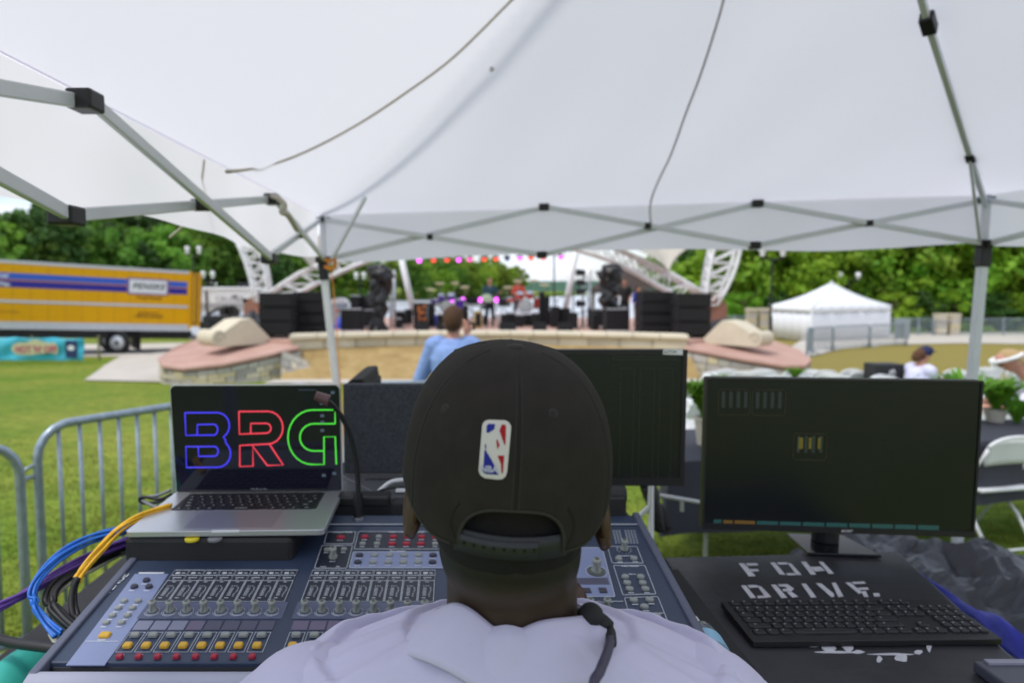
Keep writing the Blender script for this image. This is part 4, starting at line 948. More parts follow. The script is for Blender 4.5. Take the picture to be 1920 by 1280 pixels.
# side light towers
for side, px0, px1, Y in (('right', 1092, 1105, 24.5), ('left', 733, 740, 24.5)):
    b0, b1 = P(px0, 612, Y), P(px1, 612, Y); zt = P(px0, 506, Y).z; t = thing('light_tower', 'slim metal tower with four stage lamps at the '+side+' of the stage' if side == 'right' else 'slim bare metal tower beside the left covered figure', 'light tower', (b0.x, Y, DZ))
    for x in (b0.x, b1.x): mb = MB(); mb.cyl((x, Y, DZ), (x, Y, zt), .045, n=8); mb.build('upright', ALU, t, smooth=True)
    mb = MB(); N = 12
    for k in range(N): za, zb = DZ+(zt-DZ)*k/N, DZ+(zt-DZ)*(k+1)/N; mb.cyl((b0.x if k % 2 else b1.x, Y, za), (b1.x if k % 2 else b0.x, Y, zb), .018, n=4)
    mb.build('bracing', ALU, t)
    if side == 'right':
        for y in (511, 530, 546, 569):
            p = P(1091, y, Y-.15); mb = MB(); mb.cyl(p+V((.1, .05, 0)), p-V((.16, .1, 0)), .08, .13, 10); o = mb.build('lamp', BLK, t); m2 = MB(); m2.cyl(p+V((.05, .1, .1)), V((b0.x, Y, p.z+.1)), .02, n=5); m2.build('bracket', BLKM, o)
# tall thin pole in the centre right
for px, Y, y0, lab in ((1039, 26, 470, 'thin black vertical pole right of the drum kit'), (1075, 30, 475, 'very thin black cable pole by the right roof column')):
    mb = MB(); mb.cyl(P(px, 602, Y), P(px, y0, Y), .03, n=6); tag(mb.build('support_pole', BLKM), lab, 'pole')

# wrapped black figures: plastic wound round moving-head towers
def wrapped(label, path, radii, Y, seed):
    pts = [P(x, y, Y) for x, y in path]; pts = spline(pts, 7); rr = []
    n_ = len(radii)-1
    for i in range(len(pts)):
        k = i/(len(pts)-1)*n_; j = min(int(k), n_-1); rr.append((radii[j]*(1-k+j)+radii[j+1]*(k-j))*Y/1280)
    mb = MB(); N = 28; vs = []
    for i, (p, r) in enumerate(zip(pts, rr)):
        for k in range(N):
            a = 2*pi*k/N; f_ = 1+.30*noise.noise(V((cos(a)*1.6+seed, sin(a)*1.6, i*.22)))+.14*noise.noise(V((cos(a)*5, sin(a)*5+seed, i*.5)))+.10*sin(3*a+i*.5)
            vs.append(p+V((cos(a)*r*f_, sin(a)*r*f_*.9, .06*sin(2*a+i*.6))))
    fs = [(i*N+k, i*N+(k+1) % N, (i+1)*N+(k+1) % N, (i+1)*N+k) for i in range(len(pts)-1) for k in range(N)]+[tuple(range(N-1, -1, -1)), tuple((len(pts)-1)*N+k for k in range(N))]
    mb.v = vs; mb.f = fs; return tag(mb.build('wrapped_equipment', BPL, smooth=False), label, 'covered equipment')
wrapped('tall stack of gear wrapped in black plastic left of the band', [(708, 620), (708, 600), (715, 580), (708, 565), (712, 540), (715, 520), (712, 506), (706, 497)], [19, 12, 13, 19, 17, 22, 22, 5], 22.3, 1.0)
wrapped('tall stack of gear wrapped in black plastic right of the band', [(1150, 588), (1148, 578), (1140, 562), (1143, 545), (1146, 530), (1144, 515), (1145, 503), (1148, 497)], [10, 12, 18, 15, 18, 23, 20, 6], 22.3, 4.0)

# ============================================================ PEOPLE (small)
def limb(mb, p0, p1, r0, r1, n=10):
    mb.cyl(p0, p1, r0, r1, n); mb.ball(p0, r0*1.02, n, 6); mb.ball(p1, r1*1.02, n, 6)
def hand(mb, w_, d, s=1.0):
    """hand at wrist w_ pointing along d: palm, four fingers, thumb"""
    d = V(d).normalized(); a = d.orthogonal().normalized(); b_ = d.cross(a); M = Matrix((a, b_, d)).transposed()
    mb.ball(w_+d*.05*s, (.040*s, .017*s, .055*s), 8, 6, M)
    for k, L in zip((-1.5, -.5, .5, 1.5), (.062, .075, .07, .055)):
        p = w_+d*.085*s+a*k*.019*s; q = p+d*L*.55*s+b_*.006*s; mb.tube([p, q, q+d*L*.35*s+b_*.022*s], [.0085*s, .008*s, .006*s], 6)
    p = w_+d*.03*s+a*.035*s; mb.tube([p, p+a*.03*s+d*.03*s, p+a*.035*s+d*.06*s+b_*.01*s], [.011*s, .010*s, .008*s], 6)
def person(label, J, skin, shirt, pants, hair, hat=None, vox=.014, hairlong=0, sleeve=1.0, group=None, shoe=(.03, .03, .03), wide=1.0, visor=None, bare=False):
    """J: dict of joints in metres: hip chest neck head (centre), sh/el/wr/hip2/kn/an for L and R, face = facing vector"""
    t = thing('person', label, 'person', V((J['hip'][0], J['hip'][1], min(J['anL'][2], J['anR'][2])-.08)), group)
    j = {k: V(v) for k, v in J.items()}; f_ = j['face'].normalized(); up = (j['head']-j['neck']).normalized(); sd_ = f_.cross(up).normalized()
    H = Matrix((sd_, f_, up)).transposed()
    b_ = MB(); b_.ball(j['head'], (.078, .098, .118), 16, 12, H); b_.ball(j['head']+f_*.035-up*.05, (.058, .06, .065), 12, 8, H)   # skull and jaw
    b_.cyl(j['neck']-up*.04, j['head']-up*.04, .058, .052, 12)
    limb(b_, j['hip'], j['chest'], .14*wide, .155*wide); limb(b_, j['chest'], j['neck']-up*.06, .15*wide, .075)
    for s in 'LR':
        limb(b_, j['sh'+s], j['el'+s], .052, .042); limb(b_, j['el'+s], j['wr'+s], .042, .027)
        limb(b_, j['hp'+s], j['kn'+s], .085, .058); limb(b_, j['kn'+s], j['an'+s], .056, .038)
    b_.ball(j['head']+f_*.10-up*.008, (.013, .02, .022), 8, 6, H)
    for s in (-1, 1): b_.ball(j['head']+sd_*s*.079-up*.012-f_*.005, (.010, .022, .032), 8, 6, H)
    hv = MB()
    body = b_.build('body', skin, t, remesh=vox)
    for s in 'LR': fm = MB(); hand(fm, j['wr'+s], j['wr'+s]-j['el'+s] if 'hd'+s not in j else j['hd'+s]); fm.build('hand', skin, body, smooth=True)
    for s in (-1, 1): e = MB(); e.ball(j['head']+sd_*s*.032+f_*.088+up*.006, .010, 8, 6); e.build('eye', BLK, body)
    e = MB(); e.ball(j['head']+f_*.088-up*.055, (.024, .008, .006), 8, 5, H); e.build('mouth', cmat((.3, .08, .07), 'lip'), body)
    sh = MB(); limb(sh, j['hip'], j['chest'], .155*wide, .172*wide, 14); limb(sh, j['chest'], j['neck']-up*.075, .165*wide, .075, 14)
    for s in 'LR':
        limb(sh, j['sh'+s]*.75+j['chest']*.25+V((0, 0, .03)), j['sh'+s], .09, .075, 12)
        e_ = j['sh'+s].lerp(j['el'+s], min(1, sleeve)); limb(sh, j['sh'+s], e_, .072, .062)
        if sleeve > 1: limb(sh, j['el'+s], j['el'+s].lerp(j['wr'+s], sleeve-1), .058, .042)
    sh.build('shirt', cmat(shirt), t, remesh=vox)
    pn = MB(); pn.ball(j['hip']-V((0, 0, .03)), (.165*wide, .135*wide, .13), 14, 8)
    for s in 'LR': limb(pn, j['hp'+s], j['kn'+s], .098, .072); limb(pn, j['kn'+s], j['kn'+s].lerp(j['an'+s], .93), .07, .056)
    pn.build('trousers', cmat(pants), t, remesh=vox)
    for s in 'LR':
        so_ = MB(); so_.ball(j['an'+s]+f_*V((1, 1, 0))*.06-V((0, 0, .035)), (.045, .045, .045), 10, 6); so_.ball(j['an'+s]+V((f_.x, f_.y, 0))*.10-V((0, 0, .05)), (.045, .06, .035), 10, 6); so_.build('shoe', cmat(shoe, 'shoe'), t, smooth=True)
    hm_ = MB(); hm_.ball(j['head']+up*(.012 if hat or visor else .022)-f_*(.022 if hat or visor else .016), (.086, .098 if hat or visor else .104, .104 if hat else .118), 18, 12, H)
    hm_.v = [q for q in hm_.v]
    for i in range(0 if (hat or visor) else 26):
        a = i*2.4; q = j['head']+up*(.05+.03*sin(i))+sd_*.06*cos(a)-f_*abs(.06*sin(a)); hm_.ball(q, .035, 8, 5)
    if hairlong:
        hm_.tube([j['head']-f_*.07+up*.02, j['head']-f_*.10-up*.06, j['head']-f_*.09-up*hairlong], [.07, .06, .025], 10)
    ho = hm_.build('hair', cmat(hair, 'hair'), t, remesh=vox*.8)
    # keep the face clear of hair: shift the cap of hair backwards
    ho.data.transform(Matrix.Translation(-f_*.022+up*.008))
    if hat:
        ht = MB(); ht.ball(j['head']+up*.050, (.100, .116, .092), 18, 10, H); ho2 = ht.build('cap', cmat(hat, 'cap'), t, smooth=True)
        br = MB(); br.prism([j['head']+up*.05+sd_*(.085*cos(a))+f_*(.07+.10*sin(a)) for a in [k*pi/8 for k in range(9)]], up*.008); br.build('peak', cmat(hat, 'cap'), ho2)
    if visor:
        br = MB(); br.prism([j['head']+up*.045+sd_*(.06*cos(a))+f_*(.085+.06*sin(a))-up*.025*sin(a) for a in [k*pi/8 for k in range(9)]], up*.008)
        br.tube([j['head']+up*.055+sd_*.098*cos(a)+f_*.115*sin(a) for a in [k*pi/8 for k in range(16)]], .018, 6, True); br.build('sun_visor', cmat(visor, 'visor'), t, smooth=False)
    return t
def stand_pose(x, y, zf, h, face, arms, lean=0):
    """upright figure; arms: dict overriding elbows / wrists in local (side, forward, up) fractions of h"""
    f_ = V((sin(face), cos(face), 0)); s_ = V((cos(face), -sin(face), 0)); k = h/1.75
    def L(a, b_, c): return V((x, y, zf))+s_*a*k+f_*b_*k+V((0, 0, c*k))
    J = dict(hip=L(0, 0, .95), chest=L(0, lean*.5, 1.30), neck=L(0, lean*.8, 1.50), head=L(0, lean+.02, 1.635), face=f_,
             shL=L(-.185, lean*.7, 1.42), shR=L(.185, lean*.7, 1.42), elL=L(-.24, .0, 1.14), elR=L(.24, .0, 1.14), wrL=L(-.22, .18, .98), wrR=L(.22, .18, .98),
             hpL=L(-.09, 0, .90), hpR=L(.09, 0, .90), knL=L(-.11, .02, .49), knR=L(.11, .03, .49), anL=L(-.12, 0, .09), anR=L(.12, -.02, .09))
    for q, v in arms.items(): J[q] = L(*v)
    return J
SKL = mat('skin_light', (.50, .25, .17), .55, var=.06, vs=20)
# man in blue shirt
hx = P(850, 600, 5.8).x
J = stand_pose(hx+.0, 5.8, zg(0, 5.8)-.0, 1.655, radians(8), dict(elL=(-.32, .05, 1.10), wrL=(-.20, .22, 1.22), elR=(.27, .22, 1.24), wrR=(.10, .24, 1.50)))
J['hdR'] = V((-.2, .1, 1)); J['hdL'] = V((.8, .6, .3))
person('man from behind in light blue shirt, brown hair, hand raised to his face', J, SKL, (.22, .33, .62), (.10, .09, .08), (.075, .035, .016), vox=.010, sleeve=1.35, wide=1.12)
# musicians
gx = P(918, 600, 25.2).x
J = stand_pose(gx, 25.2, DZ, 1.78, radians(170), dict(elL=(-.3, .1, 1.15), wrL=(-.32, .3, 1.25), elR=(.26, .05, 1.12), wrR=(.05, .2, 1.05)))
person('guitarist in dark clothes standing at centre stage', J, SKL, (.03, .07, .09), (.02, .02, .03), (.04, .02, .01), vox=.02)
gt = thing('electric_guitar', 'pale green electric guitar held by the man at centre stage', 'guitar', (gx-.15, 24.9, 1.3))
mb = MB(); mb.ball((gx-.12, 24.93, DZ+1.05), (.2, .03, .16)); mb.ball((gx-.0, 24.93, DZ+1.02), (.15, .03, .13)); mb.build('guitar_body', cmat((.45, .55, .40), 'guitar'), gt, smooth=True)
mb = MB(); mb.cyl((gx+.05, 24.9, DZ+1.08), (gx+.6, 24.85, DZ+1.32), .022, n=6); mb.bx(gx+.58, gx+.7, 24.83, 24.86, DZ+1.3, DZ+1.38); mb.build('neck', BARK, gt)
dx_ = P(972, 570, 28.3).x
J = stand_pose(dx_, 28.3, DZ+.15, 1.6, radians(175), dict(elL=(-.3, .15, 1.1), wrL=(-.2, .4, 1.1), elR=(.3, .15, 1.1), wrR=(.2, .4, 1.15)))
person('drummer in a red top behind the red drum kit', J, SKL, (.45, .06, .04), (.02, .02, .03), (.03, .02, .01), vox=.02)
J = stand_pose(P(1171, 570, 27).x, 27, DZ, 1.75, radians(200), {})
person('stagehand in black beside the right wrapped gear', J, SKL, (.02, .02, .02), (.02, .02, .02), (.02, .01, .01), vox=.02)
J = stand_pose(P(1195, 590, 26).x, 26, DZ-.1, 1.55, radians(150), {})
person('stagehand in a blue top left of the right speaker stacks', J, SKL, (.02, .04, .35), (.22, .18, .14), (.02, .01, .01), vox=.02)
# woman in navy cap bending over a table
def bend_pose(x, y, zf, h, face, top, reach, yaw=0):
    f_ = V((sin(face), cos(face), 0)); s_ = V((cos(face), -sin(face), 0)); k = h/1.7
    def L(a, b_, c): return V((x, y, zf))+s_*a*k+f_*b_*k+V((0, 0, c*k))
    return dict(hip=L(0, -.28, .88), chest=L(0, .0, top-.25), neck=L(0, .13, top-.08), head=L(0, .24, top+.02), face=f_*.9-V((0, 0, .35)),
                shL=L(-.17, .06, top-.16), shR=L(.17, .06, top-.16), elL=L(-.2, .24, top-.36), elR=L(.2, .24, top-.36), wrL=L(-.12, .42, reach), wrR=L(.12, .46, reach),
                hpL=L(-.09, -.28, .84), hpR=L(.09, -.28, .84), knL=L(-.1, -.18, .46), knR=L(.1, -.15, .46), anL=L(-.11, -.26, .09), anR=L(.11, -.26, .09))
wx = P(1722, 660, 9.6)
zf_ = zg(wx.x, 9.6); J = stand_pose(wx.x-.02, 9.6, zf_-.50, 1.66, radians(78), dict(elL=(-.24, .16, 1.16), elR=(.24, .16, 1.16), wrL=(-.12, .42, 1.22), wrR=(.12, .44, 1.22), knL=(-.11, .42, .98), knR=(.11, .42, .98), anL=(-.12, .44, .62), anR=(.12, .44, .62)), lean=.10)
person('seated woman in navy cap and white shirt reaching forward, left of the right tent pole', J, SKL, (.62, .62, .80), (.08, .08, .1), (.10, .045, .02), hat=(.015, .02, .07), vox=.013, sleeve=.85, hairlong=.1)
wx = P(1905, 665, 6.0)
J = bend_pose(wx.x+.24, 6.0, zg(5, 6), 1.68, radians(-75), 1.18, .80)
person('blonde woman in white visor and pale top leaning down at the right edge', J, SKL, (.70, .68, .82), (.10, .12, .16), (.46, .32, .16), visor=(.85, .85, .85), vox=.012, sleeve=1.2, hairlong=.12)

# ============================================================ CHAIRS, TABLES, PLANTS
CHW = mat('chair_white', (.74, .75, .76), .4, var=.04)
def make_chair():
    t = thing('folding_chair', 'x', 'chair', (0, 0, 0), 'white folding chairs round the tables')
    W = .22
    for s in (-1, 1):
        mb = MB(); mb.tube([V((s*W, -.26, .0)), V((s*W, -.02, .40)), V((s*W*.98, .17, .66)), V((s*W*.93, .20, .74))], .0125, 8); mb.build('front_leg', CHW, t, smooth=True)
        mb = MB(); mb.tube([V((s*(W-.03), .26, .0)), V((s*(W-.03), .1, .25)), V((s*(W-.03), -.10, .43))], .0125, 8); mb.build('rear_leg', CHW, t, smooth=True)
    mb = MB(); mb.tube([V((-W*.93, .20, .74))]+[V((-W*.93*cos(a), .20+.02*sin(a), .74+.075*sin(a))) for a in [k*pi/10 for k in range(1, 10)]]+[V((W*.93, .20, .74))], .0125, 8); mb.build('top_rail', CHW, t, smooth=True)
    mb = MB(); mb.grid(lambda u, v: V(((u-.5)*2*W*.93, .175+.028*v-.02*cos((u-.5)*pi), .62+.175*v*(1-.25*abs(2*u-1)**4)+.0)), 14, 6); mb.build('backrest', CHW, t, smooth=True, solid=.012)
    mb = MB(); mb.grid(lambda u, v: V(((u-.5)*2*(W-.015)*(1-.06*(1-v)), -.20+.37*v, .445-.012*sin(u*pi)*sin(v*pi)+(-.02*(max(0, .15-v)/.15)**2))), 12, 10); mb.build('seat', CHW, t, smooth=True, solid=.022)
    for y, z, w_ in ((-.22, .07, W), (.23, .05, W-.03)):
        mb = MB(); mb.cyl((-w_, y, z), (w_, y, z), .009, n=7); mb.build('stretcher', CHW, t, smooth=True)
    return t
c0 = make_chair(); first = [True]
def chair(x, y, rz, label, z=None, rot=None):
    z = zg(x, y) if z is None else z
    if first[0]: o = c0; first[0] = False
    else: o = copy_tree(c0)
    o.location = (x, y, z); o.rotation_euler = (0, 0, rz) if rot is None else rot; o['label'] = label; return o
p = P(1905, 900, 4.9)
chair(3.66, 4.68, radians(192), 'white folding chair standing alone at the right edge in front of the black table')
chair(4.35, 5.95, radians(15), 'white folding chair behind the near black table at the right edge')
tops = [(1322, 694, 10, 20), (1398, 694, 10.5, -15), (1440, 700, 9.4, 10), (1378, 704, 8.6, 40), (1532, 692, 10.6, 5), (1562, 699, 9.6, -30), (1596, 693, 10.4, 12), (1618, 700, 9.4, 30), (1645, 703, 9, -10), (1796, 684, 11, 35), (1815, 692, 9.6, -40), (1865, 678, 12, 0), (1890, 683, 11, 10), (1335, 712, 8, 60), (1300, 742, 6.8, 20), (1308, 700, 9.5, 100), (1850, 708, 8.4, 20)]
ws = ['beside the stage wall, left of the potted fern', 'against the right stone wall', 'next to the small leafy plant on its left', 'half hidden behind the large monitor, left part', 'right of the small leafy plant', 'overlapping the next chair right of the small plant', 'in the middle of the row above the large monitor', 'right of the middle of the row above the large monitor', 'just left of the black box with the logo', 'tipped one right of the woman in the navy cap', 'tipped one further right of the woman in the navy cap', 'just right of the near right tent pole, far row', 'between tent pole and blonde woman, far row', 'behind the top left corner of the large monitor', 'behind the potted fern', 'between monitor edge and fern, far', 'behind the plants by the right tent pole']
tops += [(1350, 690, 11.2, 8), (1425, 690, 11.4, -12), (1466, 692, 10.8, 22), (1508, 691, 11.0, -6), (1578, 690, 11.8, 14), (1634, 692, 11.3, -18), (1768, 690, 10.6, 10), (1838, 687, 11.5, -8)]
ws += ['in the far row right of the leftmost one there', 'in the far row before the right wing', 'in the far row left of the leafy plant', 'in the far row just right of the leafy plant', 'in the far row before the brown lawn', 'in the far row left of the black box', 'in the far row right of the navy cap', 'in the far row left of the tent pole']
for (px, py, Y, rz), s in zip(tops, ws):
    x = P(px, py, Y).x; z = P(px, py, Y).z-.81; rz2 = radians(180+rz)
    chair(x, Y, rz2, 'white folding chair '+s, min(z, zg(x, Y)+.02) if abs(z-zg(x, Y)) < .3 else zg(x, Y))
chair(P(1722, 660, 9.6).x-.06, 9.6, radians(-78), 'white folding chair under the seated woman in the navy cap')
TCL = mat('table_cloth_black', (.035, .037, .05), .75, var=.1, vs=3, bump=.3, bs=5, bd=.02)
def banquet(label, A, B, C, D, zt, drop, cm=TCL):
    """cloth-covered table; corners clockwise from above"""
    t = thing('banquet_table', label, 'table', (A+C)/2*V((1, 1, 0)) if 0 else V(((A.x+C.x)/2, (A.y+C.y)/2, zg((A.x+C.x)/2, (A.y+C.y)/2))))
    cs = [A, B, C, D]; cn = (A+B+C+D)/4
    mb = MB(); mb.prism([V((q.x, q.y, zt-.03)) for q in cs], (0, 0, .03)); mb.build('table_top', CHW, t)
    for q in cs:
        w_ = q.lerp(cn, .12); mb = MB(); mb.cyl((w_.x, w_.y, zg(w_.x, w_.y)), (w_.x, w_.y, zt-.03), .014, n=7); mb.build('leg', ALU, t)
    N = 24; loop = []
    for k in range(4):
        for i in range(N): loop.append(cs[k].lerp(cs[(k+1) % 4], i/N))
    M_ = len(loop); vs = []; 
    for lv, (z, o) in enumerate([(zt+.005, 0), (zt-.02, .012), (zt-drop*.5, .03), (zt-drop, .05)]):
        for i, q in enumerate(loop):
            d = (q-cn); d.z = 0; d.normalize(); w_ = (.5+.5*sin(i*.9)+.4*sin(i*.37))*(lv/3)*.035
            vs.append(V((q.x, q.y, z-(lv == 3)*.03*sin(i*.3)))+d*(o+w_))
    fs = [(a*M_+i, a*M_+(i+1) % M_, (a+1)*M_+(i+1) % M_, (a+1)*M_+i) for a in range(3) for i in range(M_)]+[tuple(range(M_))]
    mb = MB(); mb.v = vs; mb.f = fs; o = mb.build('tablecloth', cm, smooth=False); tag(o, label.replace('table', 'cloth', 1) if 0 else 'cloth draped over the '+label, 'tablecloth')
    return t
a, b_, c, d = PZ(1262, 868, .76), PZ(1262, 806, .76), PZ(2100, 780, .76), PZ(2150, 808, .76)
banquet('long black covered banquet table behind the large monitor', V((a.x, a.y, 0)), V((b_.x, b_.y, 0)), V((c.x, c.y, 0)), V((d.x, d.y, 0)), .76, .44)
WCL = mat('table_cloth_white', (.66, .67, .68), .7, var=.05)
for i, (px, Y, w_) in enumerate(((1880, 7.6, .7), (1312, 7.0, .12))):
    x = (px-860)/1280*Y; zt = zg(x, Y)+.75; banquet(['white covered banquet table near the right tent pole', 'narrow white covered stand behind the fern'][i], V((x-w_, Y-.38, 0)), V((x-w_, Y+.38, 0)), V((x+w_, Y+.38, 0)), V((x+w_, Y-.38, 0)), zt, .5, WCL)
FERN = leafmat('fern_green', (.07, .20, .012), (.20, .42, .04), 6, .12, .4); POT = mat('pale_pot', (.45, .42, .36), .7, var=.06)
def potted(label, base, ph, pr, fh, fr, n_, seed, bushy=False):
    t = thing('potted_plant', label, 'plant', base); R = random.Random(seed); b_ = V(base)
    if ph: mb = MB(); mb.lathe(b_, [(pr*.68, 0), (pr*.95, ph*.9), (pr*1.06, ph*.9), (pr*1.06, ph), (pr*.9, ph), (pr*.85, ph*.85)], 18); mb.build('pot', POT, t, smooth=False)
    mb = MB()
    for i in range(n_):
        a = R.random()*6.28; L = fh*R.uniform(.6, 1.1); out = fr*R.uniform(.3, 1.1); d = V((cos(a), sin(a), 0)); s_ = V((-sin(a), cos(a), 0)); p0 = b_+V((0, 0, ph))+d*pr*.4*R.random(); pts = []
        for k in range(7): u = k/6; pts.append(p0+d*out*u**1.3+V((0, 0, L*(u-.45*u*u*u*R.uniform(.8, 1.2)))))
        for k in range(6):
            w0, w1 = .018*sin(pi*(k+.15)/6.3)*fh*3, .018*sin(pi*(k+1.15)/6.3)*fh*3
            if bushy:
                for s in (-1, 1):
                    q = pts[k]; e = q+s_*s*w0*3+d*.01+V((0, 0, .012)); mb.add([q, q+(pts[k+1]-q)*.5+V((0, 0, .004)), e, q-(pts[k+1]-q)*.2], [(0, 1, 2, 3)])
            mb.add([pts[k]-s_*w0, pts[k]+s_*w0, pts[k+1]+s_*w1, pts[k+1]-s_*w1], [(0, 1, 2, 3)])
    mb.build('foliage', FERN, t, fixn=False); return t
q = PZ(1322, 833, .765); potted('bright green potted plant in a pale pot on the near black table', (q.x, q.y, .766), .185, .075, .40, .17, 110, 1, True)
q = P(1490, 716, 8.6); potted('small leafy plant above the top edge of the large monitor', (q.x, 8.6, q.z), .05, .06, .2, .14, 60, 2, True)
q = P(1803, 745, 5.3); potted('dark green palm like plant left of the right tent pole', (q.x, 5.3, .765), .10, .08, .44, .34, 70, 3)
q = P(1868, 752, 5.25); potted('bushy green plant right of the right tent pole', (q.x, 5.25, .765), .10, .08, .40, .30, 80, 4)
q = P(1910, 742, 5.2); potted('palm like plant under the hands of the blonde woman', (q.x, 5.2, .765), .0, .06, .34, .26, 50, 6)
bx_ = P(1668, 712, 9.8); w_ = .21; t = thing('black_box', 'black cube with a small white emblem between the chairs and the woman in the cap', 'box', (bx_.x, 9.8, bx_.z-.3)); zt = P(0, 683, 9.8).z
mb = MB(); mb.bx(bx_.x-w_, bx_.x+w_, 9.8, 10.1, zg(bx_.x, 9.8), zt); mb.build('body', mat('box_charcoal', (.02, .02, .022), .6), t, bevel=.01)
mb = MB()
for k in range(3): mb.prism([V((bx_.x-.02+k*.03, 9.795, zt-.14+.012*k)), V((bx_.x+.04+k*.02, 9.795, zt-.12)), V((bx_.x+.01+k*.02, 9.795, zt-.08+.01*k))], (0, .003, 0))
mb.bx(bx_.x-.07, bx_.x+.08, 9.795, 9.798, zt-.165, zt-.15); mb.build('emblem', WSG, t)
# ============================================================ CANOPY
CAN = fabricmat('canopy_fabric', (.76, .75, .77), .6, (.73, .72, .755), var=.04, vs=1.1, bump=.35, bs=2.6, bd=.02)
TUB = POLEW
VAL = fabricmat('canopy_fabric_brightened', (.86, .86, .88), .74, (.95, .90, .985), var=.03, vs=1.1, bump=.35, bs=2.6, bd=.02)  # roof cloth again, made brighter and more translucent so the valances look lit
LF_, RF_ = (605, 4.24), (1848, 3.75)
FT = [P(605, 412, 4.24), P(1020, 388, 4.08), P(1420, 382, 3.92), P(1850, 375, 3.75)]
FB = [P(605, 487, 4.24), P(1016, 478, 4.08), P(1415, 460, 3.92), P(1845, 457, 3.75)]
ZT, ZB = 2.21, 1.975
LTp = [FT[0], P(510, 374, 2.76), P(160, 190, 1.48), V((-.83, .2, ZT))]
LBp = [FB[0], P(505, 485, 2.76), P(125, 405, 1.48), V((-.83, .2, ZB))]
RTp = [FT[3]]+[V((2.83-.01*k, 3.75-1.33*k, ZT)) for k in (1, 2, 3)]; RBp = [FB[3]]+[V((2.83-.01*k, 3.75-1.33*k, ZB)) for k in (1, 2, 3)]
BT = [V((-.83+3.63*k/3, .2-.44*k/3, ZT)) for k in range(4)]; BB = [V((q.x, q.y, ZB)) for q in BT]
can = thing('pop_up_canopy', 'white pop up canopy with scissor truss frame overhead, covering the mixing position', 'canopy', (1, 2, 0))
def trussside(T_, B_):
    for i in range(3):
        mid = (T_[i]+B_[i+1])/2; off = (T_[i+1]-T_[i]).cross(V((0, 0, 1))).normalized()*.013
        mb = MB(); mb.sq(T_[i]+off, B_[i+1]+off, .016, .03); mb.build('truss_bar', TUB, can, bevel=.003)
        mb = MB(); mb.sq(B_[i]-off, T_[i+1]-off, .016, .03); mb.build('truss_bar', TUB, can, bevel=.003)
        d = (T_[i+1]-T_[i]).normalized(); mb = MB(); mb.sq(mid-d*.018, mid+d*.018, .05, .034); mb.build('joint', BLK, can, bevel=.004)
    for i in (1, 2):
        d = (T_[i+1]-T_[i]).normalized()
        for Q in (T_, B_): mb = MB(); mb.sq(Q[i]-d*.03, Q[i]+d*.03, .055, .042); mb.build('joint', BLK, can, bevel=.006)
trussside(FT, FB); trussside(LTp, LBp); trussside(RTp, RBp); trussside(BT, BB)
peak = V((1.0, 1.97, 3.5))
corners = [(FT[0], V((-.65, 4.24, 0)), FB[0]), (FT[3], V((2.80, 3.75, 0)), FB[3]), (RTp[3], V((2.8, -.24, 0)), RBp[3]), (LTp[3], V((-.83, .2, 0)), LBp[3])]
for k, (tp, ft, bt) in enumerate(corners):
    ax = (tp-ft).normalized()
    mb = MB(); mb.sq(ft+V((0, 0, .01)), bt-ax*.1, .042, .042); mb.build('leg', TUB, can, bevel=.004)
    mb = MB(); mb.sq(bt-ax*.12, tp+ax*.03, .032, .032); mb.build('inner_leg', TUB, can, bevel=.003)
    mb = MB(); mb.sq(bt-ax*.125, bt+ax*.02, .056, .056)
    for a in range(4): mb.bx(bt.x-.045, bt.x+.045, bt.y-.012, bt.y+.012, bt.z-.02, bt.z+.02) if a == 0 else None
    mb.bx(bt.x-.012, bt.x+.012, bt.y-.045, bt.y+.045, bt.z-.02, bt.z+.02); mb.build('slider', BLK, can, bevel=.004)
    mb = MB(); mb.bx(tp.x-.045, tp.x+.045, tp.y-.014, tp.y+.014, tp.z-.015, tp.z+.015); mb.bx(tp.x-.014, tp.x+.014, tp.y-.045, tp.y+.045, tp.z-.0152, tp.z+.0152); mb.build('corner_bracket', mat('bracket_%d' % k, (.02, .05, .06), .5), can)
    mb = MB(); mb.bx(ft.x-.06, ft.x+.06, ft.y-.06, ft.y+.06, ft.z, ft.z+.008); mb.sq(ft+V((0, 0, .008)), ft+V((0, 0, .08)), .052); mb.build('foot', BLK, can)
    # rafter with a knee joint; front left one lies above the cloth
    up = V((0, 0, .05)) if k == 0 else V((0, 0, -.035))
    a_, b_ = tp+up, peak+up; m_ = a_.lerp(b_, .54 if k else .48)+V((0, 0, -.06 if k else .12)); kn = a_.lerp(m_, .34)
    mb = MB(); mb.sq(a_, m_, .024, .03); mb.build('rafter', TUB, can, bevel=.003); mb = MB(); mb.sq(m_, b_, .024, .03); mb.build('rafter', TUB, can, bevel=.003)
    d = (b_-a_).normalized()
    if k:
        mb = MB(); mb.sq(m_-d*.045, m_+d*.045, .05, .05); mb.build('joint', BLK, can, bevel=.006); mb = MB(); mb.sq(kn-d*.03, kn+d*.03, .04, .045); mb.build('joint', BLK, can, bevel=.006)
        mb = MB(); mb.sq(bt+V((-.02, 0, 0)), kn-V((0, 0, .02)), .012, .022); mb.build('strut', TUB, can)
mb = MB(); mb.sq(P(620, 490, 4.2), P(685, 370, 3.95), .012, .022); mb.build('strut', TUB, can)
mb = MB(); mb.cyl(peak-V((0, 0, .12)), peak+V((0, 0, .02)), .07, .06, 12); mb.build('hub', BLK, can)
